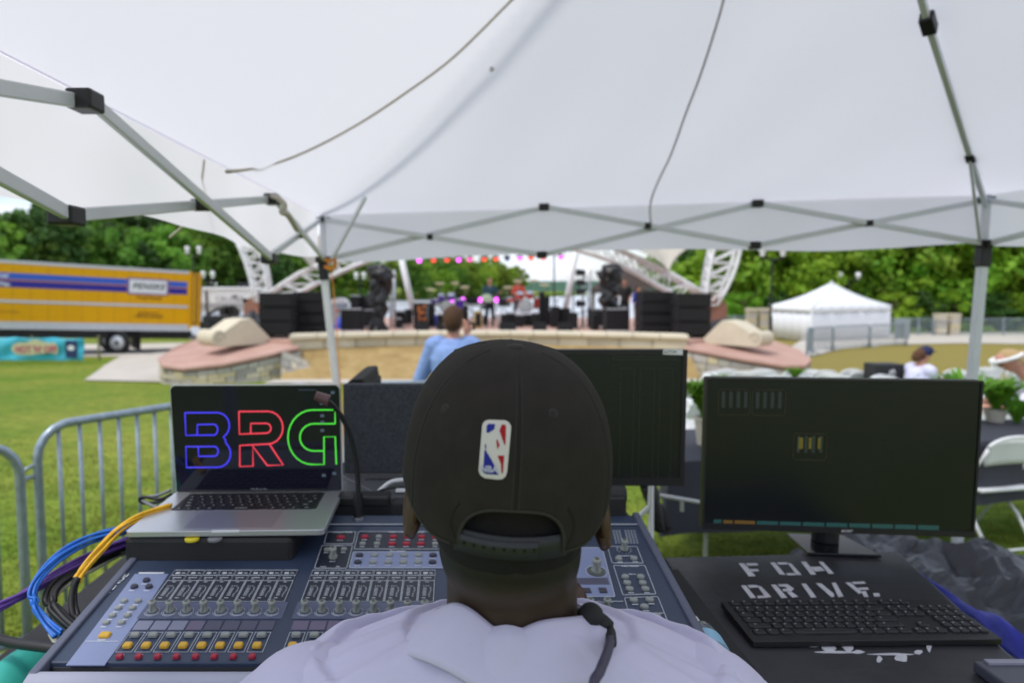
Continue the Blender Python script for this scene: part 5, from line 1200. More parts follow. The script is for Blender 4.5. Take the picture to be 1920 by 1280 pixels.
# cloth
oc = []
cc_ = V((1.0, 1.97, 0))
for tp, ft, bt in corners:
    d = V((tp.x-cc_.x, tp.y-cc_.y, 0)).normalized()*.045; oc.append(V((tp.x, tp.y, tp.z+.03))+d)
cloth = thing('canopy_cloth', 'x', 'x'); bpy.data.objects.remove(cloth)
rm = MB()
def rf(u, v):
    a, b_ = 2*u-1, 2*v-1
    c = oc[3].lerp(oc[2], u).lerp(oc[0].lerp(oc[1], u), v)
    m = max(abs(a), abs(b_), 1e-6); r = min(abs(a), abs(b_))/m; F = 1+((1+r**5)**.2-1)*(1-m**5)
    h = 1-m*F; e = max(0, 1-m**6)
    w_ = (1-r**3)*e
    pk = peak+V((0, 0, .03))
    z = c.z+(pk.z-c.z)*h-.07*w_*sin(pi*min(1, m))+.014*noise.noise(V((a*3, b_*3, 1)))*e+.008*sin(a*19+b_*7)*w_*m
    return V((c.x, c.y, z))
rm.grid(rf, 90, 90)
roof = rm.build('roof_cloth', CAN, can, smooth=True, fixn=False)
from mathutils.bvhtree import BVHTree
RBV = BVHTree.FromPolygons([tuple(p) for p in rm.v], rm.f)
nmv = ['front', 'right', 'back', 'left']
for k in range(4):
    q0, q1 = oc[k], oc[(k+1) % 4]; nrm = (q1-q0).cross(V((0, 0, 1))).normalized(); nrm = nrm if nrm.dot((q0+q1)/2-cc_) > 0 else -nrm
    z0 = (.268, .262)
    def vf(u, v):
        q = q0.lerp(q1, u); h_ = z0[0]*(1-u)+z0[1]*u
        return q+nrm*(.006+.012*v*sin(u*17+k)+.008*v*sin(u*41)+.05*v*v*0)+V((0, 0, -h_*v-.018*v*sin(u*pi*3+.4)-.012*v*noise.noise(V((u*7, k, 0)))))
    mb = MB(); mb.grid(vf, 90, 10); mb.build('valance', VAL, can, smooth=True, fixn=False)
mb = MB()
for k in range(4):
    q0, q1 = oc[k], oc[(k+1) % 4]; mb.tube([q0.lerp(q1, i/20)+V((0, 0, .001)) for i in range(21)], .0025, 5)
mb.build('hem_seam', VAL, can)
CORD = fabricmat('cord_grey', (.74, .72, .74), .5, (.6, .58, .6)); CORDB = fabricmat('cord_tan', (.76, .71, .64), .5, (.62, .56, .48))
def surf(px, py, drop=.015):   # point just below the cloth along the pixel ray
    d = ray(px, py).normalized(); h = RBV.ray_cast(V((0, 0, CZ)), d)
    return h[0]-d*drop if h[0] else V((0, 0, CZ))+d*2
for nm_, px, m_, r_ in (('cloth_tie', [(1221, 424), (1219, 385), (1232, 345), (1258, 290), (1285, 215), (1310, 150), (1335, 75), (1358, -5), (1375, -90)], CORD, .0055),
                 ('cloth_tie', [(425, 322), (470, 317), (530, 302), (600, 272), (680, 228), (760, 175), (850, 108), (955, 5), (1040, -80)], CORDB, .0055),
                 ('cloth_tie', [(383, 300), (378, 340), (368, 380), (345, 420), (318, 445)], CORDB, .004)):
    pts = []
    for i, (x, y) in enumerate(px):
        pts.append(surf(x, y))
    if nm_ and px[0][0] == 1221: pts[0] = P(1221, 424, 3.98); pts[1] = P(1219, 385, 3.93)
    if px[0][0] == 383: pts = [P(x, y, 2.3+.05*i) for i, (x, y) in enumerate(px)]
    mb = MB(); mb.tube(spline(pts, 5), r_, 6); tag(mb.build('tie_cord', m_, smooth=True), {1221: 'grey cord running from the front truss joint up the canopy cloth', 425: 'tan cord curving across the left half of the canopy cloth', 383: 'short tan cord hanging above the left valance'}[px[0][0]], 'cord')
mb = MB(); mb.ball(surf(922, 130), (.012, .012, .012), 8, 6); tag(mb.build('cloth_eyelet', CORD), 'small grey spot on the canopy cloth near top centre', 'eyelet')
mb = MB(); mb.tube(spline([P(508, 368, 2.74), P(522, 372, 2.72), P(534, 385, 2.72), P(528, 398, 2.72), P(540, 404, 2.74), P(556, 430, 2.9)], 5), .011, 7); tag(mb.build('canvas_strap', fabricmat('strap_cloth', (.62, .58, .50), .3), smooth=True), 'twisted off white strap hanging at the left truss joint', 'strap')
ORS = mat('strap_orange', (.75, .26, .03), .6)
mb = MB(); 
for (a, b_) in (((618, 486), (624, 530)), ((624, 530), (633, 640)), ((633, 640), (641, 760)), ((641, 760), (650, 900))): mb.sq(P(*a, 4.19), P(*b_, 4.19), .018, .004)
mb.tube([P(608, 487, 4.2), P(618, 490, 4.17), P(628, 487, 4.2), P(629, 500, 4.2), P(622, 505, 4.17), P(610, 500, 4.2)], .012, 6); tag(mb.build('ratchet_strap', ORS), 'orange webbing strap tied down the left front canopy leg', 'strap')

# ============================================================ MIX CONSOLE
KZ0, KY0, KS = 1.271, .961, .148
kn_ = V((0, -KS, 1)).normalized(); KU = V((1, 0, 0)); KV = V((0, 1, KS)).normalized(); KO = V((0, KY0, KZ0)); ktilt = atan2(KS, 1)
def K(px, py, h=0): return PL(px, py, KO, kn_)+kn_*h
CX0, CX1 = -.598, .373; YF, YR = .925, 1.378
def kz(y): return KZ0+KS*(y-KY0)
CBL = mat('console_blue', (.030, .045, .085), .42, var=.1, vs=6, bump=.1, bs=200); CDK = mat('console_dark', (.014, .019, .036), .4); CLT = mat('console_light', (.20, .24, .40), .45, var=.05, vs=6)
CGR = mat('console_rest', (.34, .35, .44), .5, var=.05); PRT = mat('print_white', (.62, .66, .72), .5); CBK = mat('console_side', (.012, .013, .018), .5)
con = thing('mixing_console', 'blue grey digital mixing console covered in buttons and knobs in front of the man', 'mixing console', (-.1, 1.15, 1.12))
mb = MB(); mb.prism([V((CX0, y, z)) for y, z in ((YF+.01, kz(YF)-.004), (YR, kz(YR)-.004), (YR, 1.165), (1.2, 1.12), (YF+.03, 1.125), (YF, 1.18))], (CX1-CX0, 0, 0)); mb.build('body', CBK, con, bevel=.006)
mb = MB(); mb.prism([V((CX0+.012, y, z)) for y, z in ((YF+.012, kz(YF+.012)), (YR-.045, kz(YR-.045)), (YR-.045, kz(YR-.045)-.01), (YF+.012, kz(YF+.012)-.01))], (CX1-CX0-.024, 0, 0)); mb.build('top_panel', CBL, con, bevel=.002)
mb = MB(); mb.prism([V((CX0+.012, y, z)) for y, z in ((YR-.041, kz(YR-.041)+.001), (YR-.002, kz(YR)+.001), (YR-.002, kz(YR)-.01), (YR-.041, kz(YR-.041)-.01))], (CX1-CX0-.024, 0, 0)); mb.build('rear_panel', CBL, con, bevel=.002)
mb = MB(); mb.tube([V((CX0+.004, .905, 1.245)), V((CX1-.004, .905, 1.245))], .024, 14); mb.build('armrest', CGR, con, smooth=True)
for x in (CX0, CX1-.014): mb = MB(); mb.prism([V((x, y, z)) for y, z in ((YF-.02, kz(YF-.02)+.006), (YR+.004, kz(YR)+.006), (YR+.004, kz(YR)-.05), (YF-.02, kz(YF)-.06))], (.014, 0, 0)); mb.build('end_cheek', mat('cheek', (.09, .10, .15), .5), con, bevel=.003)
def plate(pts, m, name='panel_plate', h=.0012, th=.0016, par=con):
    mb = MB(); mb.prism([K(x, y, h-th) for x, y in pts], kn_*th); return mb.build(name, m, par)
PR = MB()
def line(pts, closed=True, r=.00055, mb=None, h=.0016):
    q = [K(x, y, h) for x, y in pts]; (mb or PR).tube(q, r, 4, closed=closed, caps=False)
def rrect(pts): 
    q = [V((x, y, 0)) for x, y in pts]; out = []
    for i in range(4):
        a, b_, c = q[i-1], q[i], q[(i+1) % 4]; d0 = (a-b_).normalized()*2.2; d1 = (c-b_).normalized()*2.2; out += [(b_+d0), b_+(d0+d1)*.25, (b_+d1)]
    return [(p.x, p.y) for p in out]
# button and knob meshes
def bmesh_button(w_, d_, h_, round_=False):
    mb = MB()
    if round_: out = [V((w_/2*cos(a), d_/2*sin(a), 0)) for a in [k*pi/6 for k in range(12)]]
    else: c = min(w_, d_)*.16; out = [V(p) for p in ((-w_/2+c, -d_/2, 0), (w_/2-c, -d_/2, 0), (w_/2, -d_/2+c, 0), (w_/2, d_/2-c, 0), (w_/2-c, d_/2, 0), (-w_/2+c, d_/2, 0), (-w_/2, d_/2-c, 0), (-w_/2, -d_/2+c, 0))]
    n_ = len(out); v = out+[V((p.x*.96, p.y*.96, h_*.7)) for p in out]+[V((p.x*.8, p.y*.75, h_)) for p in out]
    mb.add(v, [tuple(range(2*n_, 3*n_))]+[(j*n_+i, j*n_+(i+1) % n_, (j+1)*n_+(i+1) % n_, (j+1)*n_+i) for j in (0, 1) for i in range(n_)]); return mb
BM = {}
BC = {'grey': mat('button_grey', (.26, .28, .275), .5), 'red': mat('button_red', (.30, .02, .045), .45, emit=(.5, .02, .04), es=.04), 'yellow': mat('button_yellow', (.55, .33, .035), .45, emit=(.7, .4, .03), es=.05), 'dark': mat('button_dark', (.035, .035, .055), .4)}
def button(px, py, col, w_=.0135, d_=.012, h_=.0045, rd=True):
    k = (col, w_, d_, rd)
    if k not in BM: BM[k] = bmesh_button(w_, d_, h_, rd).mesh('button'); BM[k].materials.append(BC[col]); BM[k].shade_smooth() if 0 else None
    inst('button', BM[k], con, K(px, py, .0012), (ktilt, 0, 0))
    p = K(px, py, .0016)-KV*(d_*.5+.0042); PT.bx(-w_*.35, w_*.35, -.0009, .0009, 0, .0003, Matrix.Translation(p) @ Euler((ktilt, 0, 0)).to_matrix().to_4x4())
PT = MB()
KN = mat('knob_grey', (.27, .29, .27), .5); KND = mat('knob_dark', (.10, .11, .10), .5)
kmb = MB(); kmb.lathe((0, 0, 0), [(.0068, 0), (.0072, .003), (.0054, .006), (.0050, .012), (.0058, .0135), (.0062, .017), (.0050, .0185), (.0026, .0188)], 14); kmb.bx(-.0006, .0006, -.0068, -.0054, .004, .016)
kmesh = kmb.mesh('knob'); kmesh.materials.append(KN)
for p_ in kmesh.polygons: p_.use_smooth = len(p_.vertices) == 4
kcap = MB(); kcap.lathe((0, 0, 0), [(.0032, .0187), (.0030, .0196), (.001, .0197)], 10); kcm = kcap.mesh('knob_cap'); kcm.materials.append(KND)
def knob(px, py, s=1.0):
    o = inst('knob', kmesh, con, K(px, py, .001), (ktilt, 0, 0), (s, s, s)); c = bpy.data.objects.new('knob_cap', kcm); COL.objects.link(c); c.parent = o; return o
def ringlines(px, py, r_, mb, a0=-50, a1=230, n_=14, h=.0017):
    c = K(px, py, h); mb.tube([c+KU*r_*cos(radians(a0+(a1-a0)*i/n_))+KV*r_*sin(radians(a0+(a1-a0)*i/n_)) for i in range(n_+1)], .0005, 3, caps=False)
def ticks(px, py, r0, r1, mb, a0=-40, a1=220, n_=11):
    c = K(px, py, .0017)
    for i in range(n_+1): a = radians(a0+(a1-a0)*i/n_); e = KU*cos(a)+KV*sin(a); mb.tube([c+e*r0, c+e*r1], .00045, 3, caps=False)
# channel banks
pitch = K(319, 1146).x-K(287, 1146).x
bx0 = [K(287, 1146).x, K(572.5, 1146).x, K(572.5, 1146).x+(K(572.5, 1146).x-K(287, 1146).x)]
yk = lambda py: K(600, py).y
def KX(x, y, h=0): return V((x, y, kz(y)))+kn_*h
def lineX(pts, closed=True, r=.00055, mb=None, h=.0016): (mb or PR).tube([KX(x, y, h) for x, y in pts], r, 4, closed=closed, caps=False)
def plateX(x0, x1, y0, y1, m, name='panel_plate', h=.0012, th=.0016):
    mb = MB(); mb.prism([KX(x0, y0, h-th), KX(x1, y0, h-th), KX(x1, y1, h-th), KX(x0, y1, h-th)], kn_*th); return mb.build(name, m, con)
rr_ = random.Random(4)
pin = mat('scribble_pale', (.20, .21, .30), .5); pin2 = mat('scribble_mauve', (.13, .11, .18), .5); pin3 = mat('scribble_dark', (.075, .075, .12), .5)
for b_i, x0 in enumerate(bx0):
    n_ch = 8 if b_i < 2 else 5
    xl, xr = x0-pitch*.5, x0+pitch*(n_ch-.5)
    xl0 = xl; ya, yb, yc_, yd = yk(1069.5), yk(1079), yk(1089), yk(1128)
    plateX(xl, xr, yd, ya, CDK, 'strip_plate', .0009)
    plateX(xl-.004, xr+.006, yk(1160), yk(1128.5), mat('ring_zone', (.085, .10, .17), .45), 'encoder_plate', .0011)
    for c in range(n_ch):
        a, b_ = xl+pitch*c+.001, xl+pitch*(c+1)-.001
        lineX([(a, ya), (b_, ya), (b_, yb), (a, yb)]); lineX([(a, yb-.0003), (b_, yb-.0003), (b_, yc_), (a, yc_)], r=.0004); lineX([(a, yc_), (b_, yc_), (b_, yd), (a, yd)])
        e4 = Euler((ktilt, 0, 0)).to_matrix().to_4x4()
        def mark(x, y, w_, d_): PT.bx(-w_/2, w_/2, -d_/2, d_/2, 0, .0003, Matrix.Translation(KX(x, y, .0014)) @ e4)
        m_ = (a+b_)/2
        mark(m_-.004, (ya+yb)/2-.001, .0075, .005); mark(m_+.006, (ya+yb)/2-.001, .006, .0018); mark(m_, (yb+yc_)/2+.001, .015, .0016); mark(m_-.004, (yb+yc_)/2-.0035, .004, .001)
        mark(m_, yc_-.004, .006, .0014); mark(m_-.004, yd+.010, .006, .0014)
        for q in range(3): mark(m_-.005+q*.0038, yc_-.016, .002, .0012)
        for q in range(7): mark(m_-.003, yc_-.022-q*.0034, .006, .0009); mark(m_+.0062+.0012*sin(q*.9), yc_-.020-q*.0042, .0022, .0012)
        kx = x0+pitch*c; ky = yk(1146); o = inst('knob', kmesh, con, KX(kx, ky, .001), (ktilt, 0, 0)); cc = bpy.data.objects.new('knob_cap', kcm); COL.objects.link(cc); cc.parent = o
        c3 = KX(kx, ky, .0017)
        for rad in (.0105, .0128): PR.tube([c3+KU*rad*cos(radians(t_))+KV*rad*sin(radians(t_)) for t_ in range(-160, -19, 14)], .00045, 3, caps=False)
        for q in range(11): aa = radians(-160+q*14 if 0 else -30+q*24); e = KU*cos(aa)+KV*sin(aa); PR.tube([c3+e*.0088, c3+e*.0108], .00045, 3, caps=False)
        # scribble windows
        plateX(a+.0005, b_-.0005, yk(1181), yk(1164), (pin if (b_i == 0 and c < 3) else pin2 if c < 4 else pin3), 'scribble_window', .0012)
        # switch rows
        yb1, yb2, yb3, yb4 = yk(1186), yk(1203), yk(1223), yk(1238)
        lineX([(a+.001, yb1), (b_-.001, yb1), (b_-.001, yb3), (a+.001, yb3)], r=.0004)
        for yy, col, w_, d_ in ((yk(1192.5), 'grey', .014, .009), (yk(1212), 'yellow', .0128, .0108), (yk(1233), 'red', .0095, .008)):
            k_ = (col, w_, d_, 'q')
            if k_ not in BM: BM[k_] = bmesh_button(w_, d_, .005, False).mesh('button'); BM[k_].materials.append(BC[col])
            inst('button', BM[k_], con, KX(m_, yy, .0012), (ktilt, 0, 0))
            mark(m_, yy+d_*.75, .007, .001)
    mid_y = yk(1128)
# left block
plate([(253, 1076), (316, 1076), (271, 1145), (241, 1186), (196, 1247), (124, 1247)], CLT, 'panel_plate', .001)
for x, y in ((275, 1089.5), (252, 1101.5), (279.7, 1101.5)): button(x, y, 'dark', .0125, .0115)
for (a, b_), y in zip(((233, 259), (222, 248.5), (211, 239), (199.4, 228)), (1128.5, 1141.7, 1155.4, 1169)):
    button(a, y, 'grey', .012, .010); button(b_, y, 'grey', .012, .010)
button(197, 1192.5, 'yellow', .0165, .012, rd=False)
line([(160, 1203), (222, 1203)], False); PT.bx(-.022, .022, -.002, .002, 0, .0003, Matrix.Translation(K(284, 1075, .0015)) @ Euler((ktilt, 0, 0)).to_matrix().to_4x4())
Mk = lambda px, py: Matrix.Translation(K(px, py, .0016)) @ Euler((ktilt, 0, 0)).to_matrix().to_4x4()
def lab(px, py, s, size, fat=.00006, rot=0): text('lettering', s, size, PRT, Mk(px, py) @ Matrix.Rotation(rot, 4, 'Z'), con, .0001, fat=fat)
lab(217, 1095, 'VENUE', .020, 0, radians(84))
# centre top panels
plate([(614, 997.5), (667.5, 997.5), (662, 1020), (607.5, 1020)], CDK, h=.001); line(rrect([(614, 997.5), (667.5, 997.5), (662, 1020), (607.5, 1020)]))
button(639, 1009, 'red', .017, .0105); lab(642, 998.5, 'Console Mode', .0065)
plate([(604, 1023), (661, 1023), (650, 1066), (589.5, 1066)], CDK, h=.001); line(rrect([(604, 1023), (661, 1023), (650, 1066), (589.5, 1066)]))
knob(625, 1046, 1.15); button(613, 1032, 'grey', .012, .010); button(645, 1031.5, 'grey', .012, .010); lab(634, 1023.5, 'Talkback', .005); lab(623, 1053, 'Level', .005); lab(606, 1063, 'Input', .005); lab(634, 1063, 'Mic', .005)
plate([(672, 997), (905, 997), (905, 1030), (664, 1030)], CDK, h=.001); line(rrect([(672.5, 997), (905, 997), (905, 1030), (664, 1030)])); lab(762, 998, 'Mute Groups / Functions', .0068)
for x, c in ((684, 'red'), (710.5, 'grey'), (737.5, 'red'), (764.5, 'red'), (790.5, 'red'), (817, 'red'), (843, 'grey')): button(x, 1008, c, .0155 if c == 'red' else .0125, .0095)
for x, c in ((680, 'grey'), (707, 'grey'), (735, 'red'), (762, 'red'), (789, 'red'), (816, 'grey'), (842, 'grey')): button(x, 1021, c, .0155 if c == 'red' else .0125, .0095)
plate([(662.5, 1035), (905, 1035), (905, 1065), (655, 1065)], CLT, h=.001); line(rrect([(662.5, 1035), (905, 1035), (905, 1065), (655, 1065)])); lab(746, 1033.5, 'Bus Assign', .0068)
for x in (674, 702, 730, 757.5, 785, 812, 839): button(x, 1042.5, 'dark' if x in (674, 812) else 'grey', .0145, .0105)
for x in (671, 699, 728, 756, 784, 811, 839): button(x, 1055.5, 'dark' if x in (671, 811) else 'grey', .0145, .0105)
# right block
for i in range(8):
    for j in range(7):
        if i in (3,): continue
        PT.bx(-.0017, .0017, -.0009, .0009, 0, .0003, Mk(1150+i*5.6+j*.9, 996+j*3.7))
knob(1170, 1031, 1.1); ticks(1170, 1031, .011, .015, PR, -220, 40, 10)
line(rrect([(1139, 1025), (1194, 1025), (1206, 1056), (1147.5, 1056)])); button(1160, 1049, 'grey'); button(1188.5, 1048.5, 'grey'); lab(1172, 1042.5, 'Headphones', .0055)
line(rrect([(1150, 1060.5), (1209, 1060.5), (1230, 1114), (1168, 1116)])); lab(1181, 1062, 'View Mode', .0068); lab(1185.5, 1077, 'Inputs', .005)
for (a, b_), y in zip(((1172, 1201), (1176, 1205), (1180.5, 1210)), (1083, 1094.5, 1105.7)): button(a, y, 'grey', .0135, .0115); button(b_, y, 'grey', .0135, .0115)
line(rrect([(1170.7, 1121), (1233, 1119), (1252, 1166), (1184, 1168.6)])); line([(1183, 1151), (1244, 1150)], False)
for x, y, c in ((1188, 1127, 'grey'), (1218, 1126, 'grey'), (1208, 1139, 'grey'), (1199.5, 1158, 'red'), (1230.6, 1156, 'grey')): button(x, y, c, .0145, .0115)
plate([(1183, 1173), (1236, 1173), (1243, 1186), (1187, 1186)], pin3, h=.0011); plate([(1186, 1174.5), (1207, 1174.5), (1211, 1185), (1190, 1185)], mat('display_lit', (.3, .32, .5), .3, emit=(.5, .5, .8), es=.5), 'display', .0016)
line(rrect([(1160, 1172), (1236, 1172), (1244, 1187), (1168, 1187)])); line(rrect([(1213, 1190), (1245, 1190), (1262, 1224), (1224, 1224)]))
button(1231.5, 1196, 'grey'); button(1238, 1213, 'red', .017, .0125, rd=False)
plate([(905, 1027), (1129, 1027), (1153, 1119), (905, 1119)], CLT, h=.001); line(rrect([(905, 1027), (1129, 1027), (1153, 1119), (905, 1119)]))
knob(1118, 1072, 1.35); mb = MB(); mb.cyl(K(1118, 1072, .001), K(1118, 1072, .003), .0155, n=20); mb.build('knob_base', KND, con); ringlines(1118, 1072, .019, PR, 0, 360, 24)
plate([(1000, 1084), (1139, 1084), (1143, 1096), (1000, 1096)], pin3, 'display', .0015); plate([(1092, 1104), (1106, 1104), (1109, 1112), (1095, 1112)], BC['dark'], 'button', .003, .003); plate([(1122, 1103.5), (1136, 1103.5), (1139, 1112), (1125, 1112)], BC['dark'], 'button', .003, .003)
line([(1060, 1129), (1080, 1125), (1090, 1130), (1106, 1133), (1122, 1128), (1138, 1133), (1150, 1128), (1168, 1128)], False); line([(1060, 1150), (1100, 1149), (1140, 1148), (1155, 1143), (1178, 1143), (1188, 1166)], False)
for x in (1074, 1106, 1138): knob(x, 1143, 1.05)
line([(CX0 and 314, 983.5), (1196, 983.5)], False, .0009)
stuff(PR.build('panel_print', PRT, con, fixn=False)); stuff(PT.build('label_print', PRT, con, fixn=False))
mb = MB(); mb.bx(.23, .345, 1.372, 1.45, 1.325, 1.372); mb.cyl((.225, 1.405, 1.368), (.35, 1.405, 1.368), .021, n=14); mb.build('lamp_hinge', BLK, con, smooth=False, bevel=.004)
# equipment table under and behind
tbl = thing('equipment_table', 'black folding table carrying the console, laptops and centre monitor', 'table', (-.1, 1.45, 0))
mb = MB(); mb.bx(-.86, .39, .98, 1.98, 1.08, 1.117); mb.build('table_top', BLKM, tbl, bevel=.006)
for x in (-.80, .33):
    for y in (1.05, 1.9): mb = MB(); mb.cyl((x, y, 0), (x, y, 1.08), .016, n=10); mb.build('leg', ALU, tbl, smooth=True)
for x in (-.80, .33): mb = MB(); mb.cyl((x, 1.05, .3), (x, 1.9, .3), .011, n=8); mb.build('stretcher', ALU, tbl)
bs = thing('rear_riser', 'low black riser box behind the console under the centre monitor', 'riser box', (-.1, 1.7, 1.117))
mb = MB(); mb.bx(-.66, .385, 1.39, 1.96, 1.119, 1.295); mb.build('body', BLKM, bs, bevel=.008)

# ---- gooseneck lamp
gn = thing('gooseneck_lamp', 'black gooseneck console lamp bending left over the laptop screen', 'lamp', K(672, 968))
gp = [K(672, 972, 0), P(672, 940, 1.36), P(671, 900, 1.36), P(667, 860, 1.355), P(656, 815, 1.345), P(640, 780, 1.33), P(621, 757, 1.315), P(605, 747, 1.30)]
mb = MB(); mb.tube(spline(gp[1:], 6), .0052, 8); mb.build('neck', BLK, gn, smooth=True)
mb = MB(); mb.cyl(gp[0], gp[0]+V((0, 0, .055)), .0105, .0095, 12); mb.build('socket', BLK, gn, smooth=False); mb = MB(); mb.cyl(gp[0]-V((0, 0, .002)), gp[0]+V((0, 0, .006)), .013, n=14); mb.build('ring', CHR, gn)
mb = MB(); mb.cyl(gp[-1]+V((.012, 0, -.004)), gp[-1]+V((-.014, 0, .006)), .011, .009, 10); mb.build('lamp_head', mat('lamp_red_brown', (.10, .05, .055), .4), gn)

# ============================================================ LAPTOP
bc = thing('stand_case', 'black padded case under the silver laptop', 'case', (-.45, 1.3, 1.3))
mb = MB(); mb.bx(-.608, -.300, 1.205, 1.43, 1.298, 1.351); mb.build('body', mat('case_black', (.016, .016, .018), .55, bump=.4, bs=160, bd=.001), bc, bevel=.010)
for px, c, nm_ in ((357, (.75, .62, .03), 'yellow_tab'), (400, (.22, .22, .24), 'grey_tab')):
    p = P(px, 1011, 1.196); mb = MB(); mb.lathe(p-V((0, -.008, .004)), [(.0125, 0), (.013, .004), (.011, .005)], 18); mb.build(nm_, mat(nm_, c, .45), bc)
lap = thing('laptop', 'open silver laptop showing outlined BRG letters on a dark screen', 'laptop', (0, 0, 0)); ROOTS[lap.name] = V((0, 0, 0))
W, D = .3585, .243
def rbox(name, x0, x1, y0, y1, z0, z1, rad, m, par, bev=.0012):
    pts = []
    for cx, cy, a0 in ((x1-rad, y1-rad, 0), (x0+rad, y1-rad, 90), (x0+rad, y0+rad, 180), (x1-rad, y0+rad, 270)):
        for k in range(6): a = radians(a0+k*18); pts.append(V((cx+rad*cos(a), cy+rad*sin(a), z0)))
    mb = MB(); mb.prism(pts, (0, 0, z1-z0)); return mb.build(name, m, par, bevel=bev)
base = rbox('base', 0, W, 0, D, 0, .0105, .011, SILV, lap)
rbox('trackpad', .099, .260, .012, .108, .0105, .0108, .005, SILVD, lap, 0)
mb = MB(); mb.bx(.155, .205, -.0006, .004, .0074, .0107); mb.build('thumb_notch', WSG, lap)
rbox('key_well', .036, .3225, .118, .228, .0105, .0107, .004, BLKM, lap, 0)
km = bmesh_button(.0165, .0165, .0012, False).mesh('key'); km.materials.append(mat('key_black', (.006, .006, .008), .42)); 
legm = mat('key_legend', (.35, .35, .38), .5); leg_ = MB(); leg_.bx(-.002, .002, -.0015, .0015, .0012, .0013); lgm = leg_.mesh('legend'); lgm.materials.append(legm)
rows_ = [(.2215, .55, 15, 0), (.204, 1, 14, .0), (.185, 1, 14, .004), (.166, 1, 13, .009), (.147, 1, 12, .014), (.128, 1, 9, 0)]
for ry, sy, n_, st in rows_:
    x = .040
    widths = [1]*n_
    if n_ == 14 and st == 0: widths[-1] = 1.45
    if st == .004: widths[0] = 1.45
    if n_ == 13: widths[0] = 1.75; widths[-1] = 1.7
    if n_ == 12: widths[0] = 2.25; widths[-1] = 2.25
    if n_ == 9: widths = [1, 1, 1, 1.25, 5.2, 1.25, 1, 1, 1.7]
    tot = sum(widths); un = .2785/tot
    for wd in widths:
        o = inst('key', km, lap, (x+un*wd/2, ry-.003, .0107), (0, 0, 0), (max(.4, (un*wd-.0022)/.0165), sy*.97, 1))
        if sy == 1: lo = bpy.data.objects.new('legend', lgm); COL.objects.link(lo); lo.parent = o; lo.location = (0, 0, .0001)
        x += un*wd
lid = MB(); SH = .2375; SL = radians(4.0)   # leans slightly towards the viewer
SM = Matrix.Translation((0, D-.002, .008)) @ Matrix.Rotation(pi/2+SL*1.0, 4, 'X')
def scr(x, y, z=0): return SM @ V((x, y, z))
pts = []
for cx, cy, a0 in ((W-.011, SH-.011, 0), (.011, SH-.011, 90), (.004, .004, 180), (W-.004, .004, 270)):
    rad = .011 if a0 < 180 else .004
    for k in range(6): a = radians(a0+k*18); pts.append((cx+rad*cos(a), cy+rad*sin(a)))
lid.prism([scr(x, y, -.0045) for x, y in pts], scr(0, 0, 0)-scr(0, 0, -.0045)); lo = lid.build('lid', SILV, lap, bevel=.001)
SCRM = mat('laptop_screen', (.004, .004, .008), .06, emit=(.01, .012, .03), es=.15)
mb = MB(); mb.prism([scr(.0025+(x)*(W-.005)/W, .0025+y*(SH-.005)/SH, 0) for x, y in pts], scr(0, 0, .0006)-scr(0, 0, 0)); scn = mb.build('screen', SCRM, lap)
mb = MB(); mb.cyl(V((.03, D-.002, .009)), V((W-.03, D-.002, .009)), .0055, n=10); mb.build('hinge', BLKM, lap)
text('lettering', 'MacBook Pro', .0065, mat('lap_letter', (.35, .35, .38), .5), frame(scr(W/2, .0075, .0008), (1, 0, 0), scr(0, 1, 0)-scr(0, 0, 0)), lap, .0001)
def SF(zx, zy):
    l_ = 303+(zy-80)*.063; r_ = 1366+(zy-80)*.018; return scr((zx-l_)/(r_-l_)*W, SH*(1-(zy-80)/665), .0012)
def arc_(cx, cy, rx, ry, a0, a1, n_=8): return [(cx+rx*cos(radians(a0+(a1-a0)*i/n_)), cy+ry*sin(radians(a0+(a1-a0)*i/n_))) for i in range(n_+1)]
GB = mat('glow_blue', (.02, .02, .3), .4, emit=(.05, .04, .75), es=.8); GR = mat('glow_red', (.3, .02, .03), .4, emit=(.75, .05, .08), es=.8); GG = mat('glow_green', (.03, .3, .02), .4, emit=(.06, .52, .04), es=.9)
def glow(name, paths, m, r_=.00165):
    mb = MB()
    for p_, cl in paths: mb.tube([SF(x, y) for x, y in p_], r_, 6, closed=cl, caps=not cl)
    mb.build(name, m, scn)
glow('letter_b', [([(402, 248)]+arc_(600, 328, 76, 80, -90, 60, 9)+[(650, 412)]+arc_(605, 500, 78, 84, -50, 90, 9)+[(412, 584), (408, 455)]+arc_(585, 485, 22, 30, -90, 90, 6)+[(487, 515), (484, 458)], False), ([(402, 248), (408, 385)]+arc_(580, 352, 24, 33, 90, -90, 6)+[(478, 320), (478, 382)], False)], GB)
glow('letter_r', [([(735, 242)]+arc_(915, 342, 92, 100, -90, 90, 10)[0:]+[(740, 450), (740, 580), (822, 578), (820, 455), (910, 575), (1008, 573), (925, 445)], False), ([(735, 242), (738, 380)]+arc_(905, 345, 28, 30, 90, -90, 6)+[(808, 315), (808, 376)], False)], GR)
glow('letter_g', [([(1332, 320), (1332, 235)]+arc_(1190, 403, 152, 168, -90, -270, 14)+[(1262, 571), (1262, 400), (1332, 400), (1338, 571)], False), ([(1332, 320)]+arc_(1200, 403, 88, 84, -90, -270, 12)+[(1258, 487)], False)], GG)
mb = MB()
for zx, zy in ((1250, 195), (1252, 270), (1252, 310), (1252, 360), (1260, 640), (1325, 628), (1318, 130)): p = SF(zx, zy); mb.bx(p.x-.004, p.x+.004, p.y-.0006, p.y, p.z-.003, p.z+.003)
for k in range(12): p = SF(1110+k*9, 113); mb.bx(p.x-.001, p.x+.001, p.y-.0005, p.y, p.z-.0007, p.z+.0007)
mb.build('screen_icons', mat('icon_grey', (.05, .07, .09), .4, emit=(.1, .14, .2), es=.25), scn)
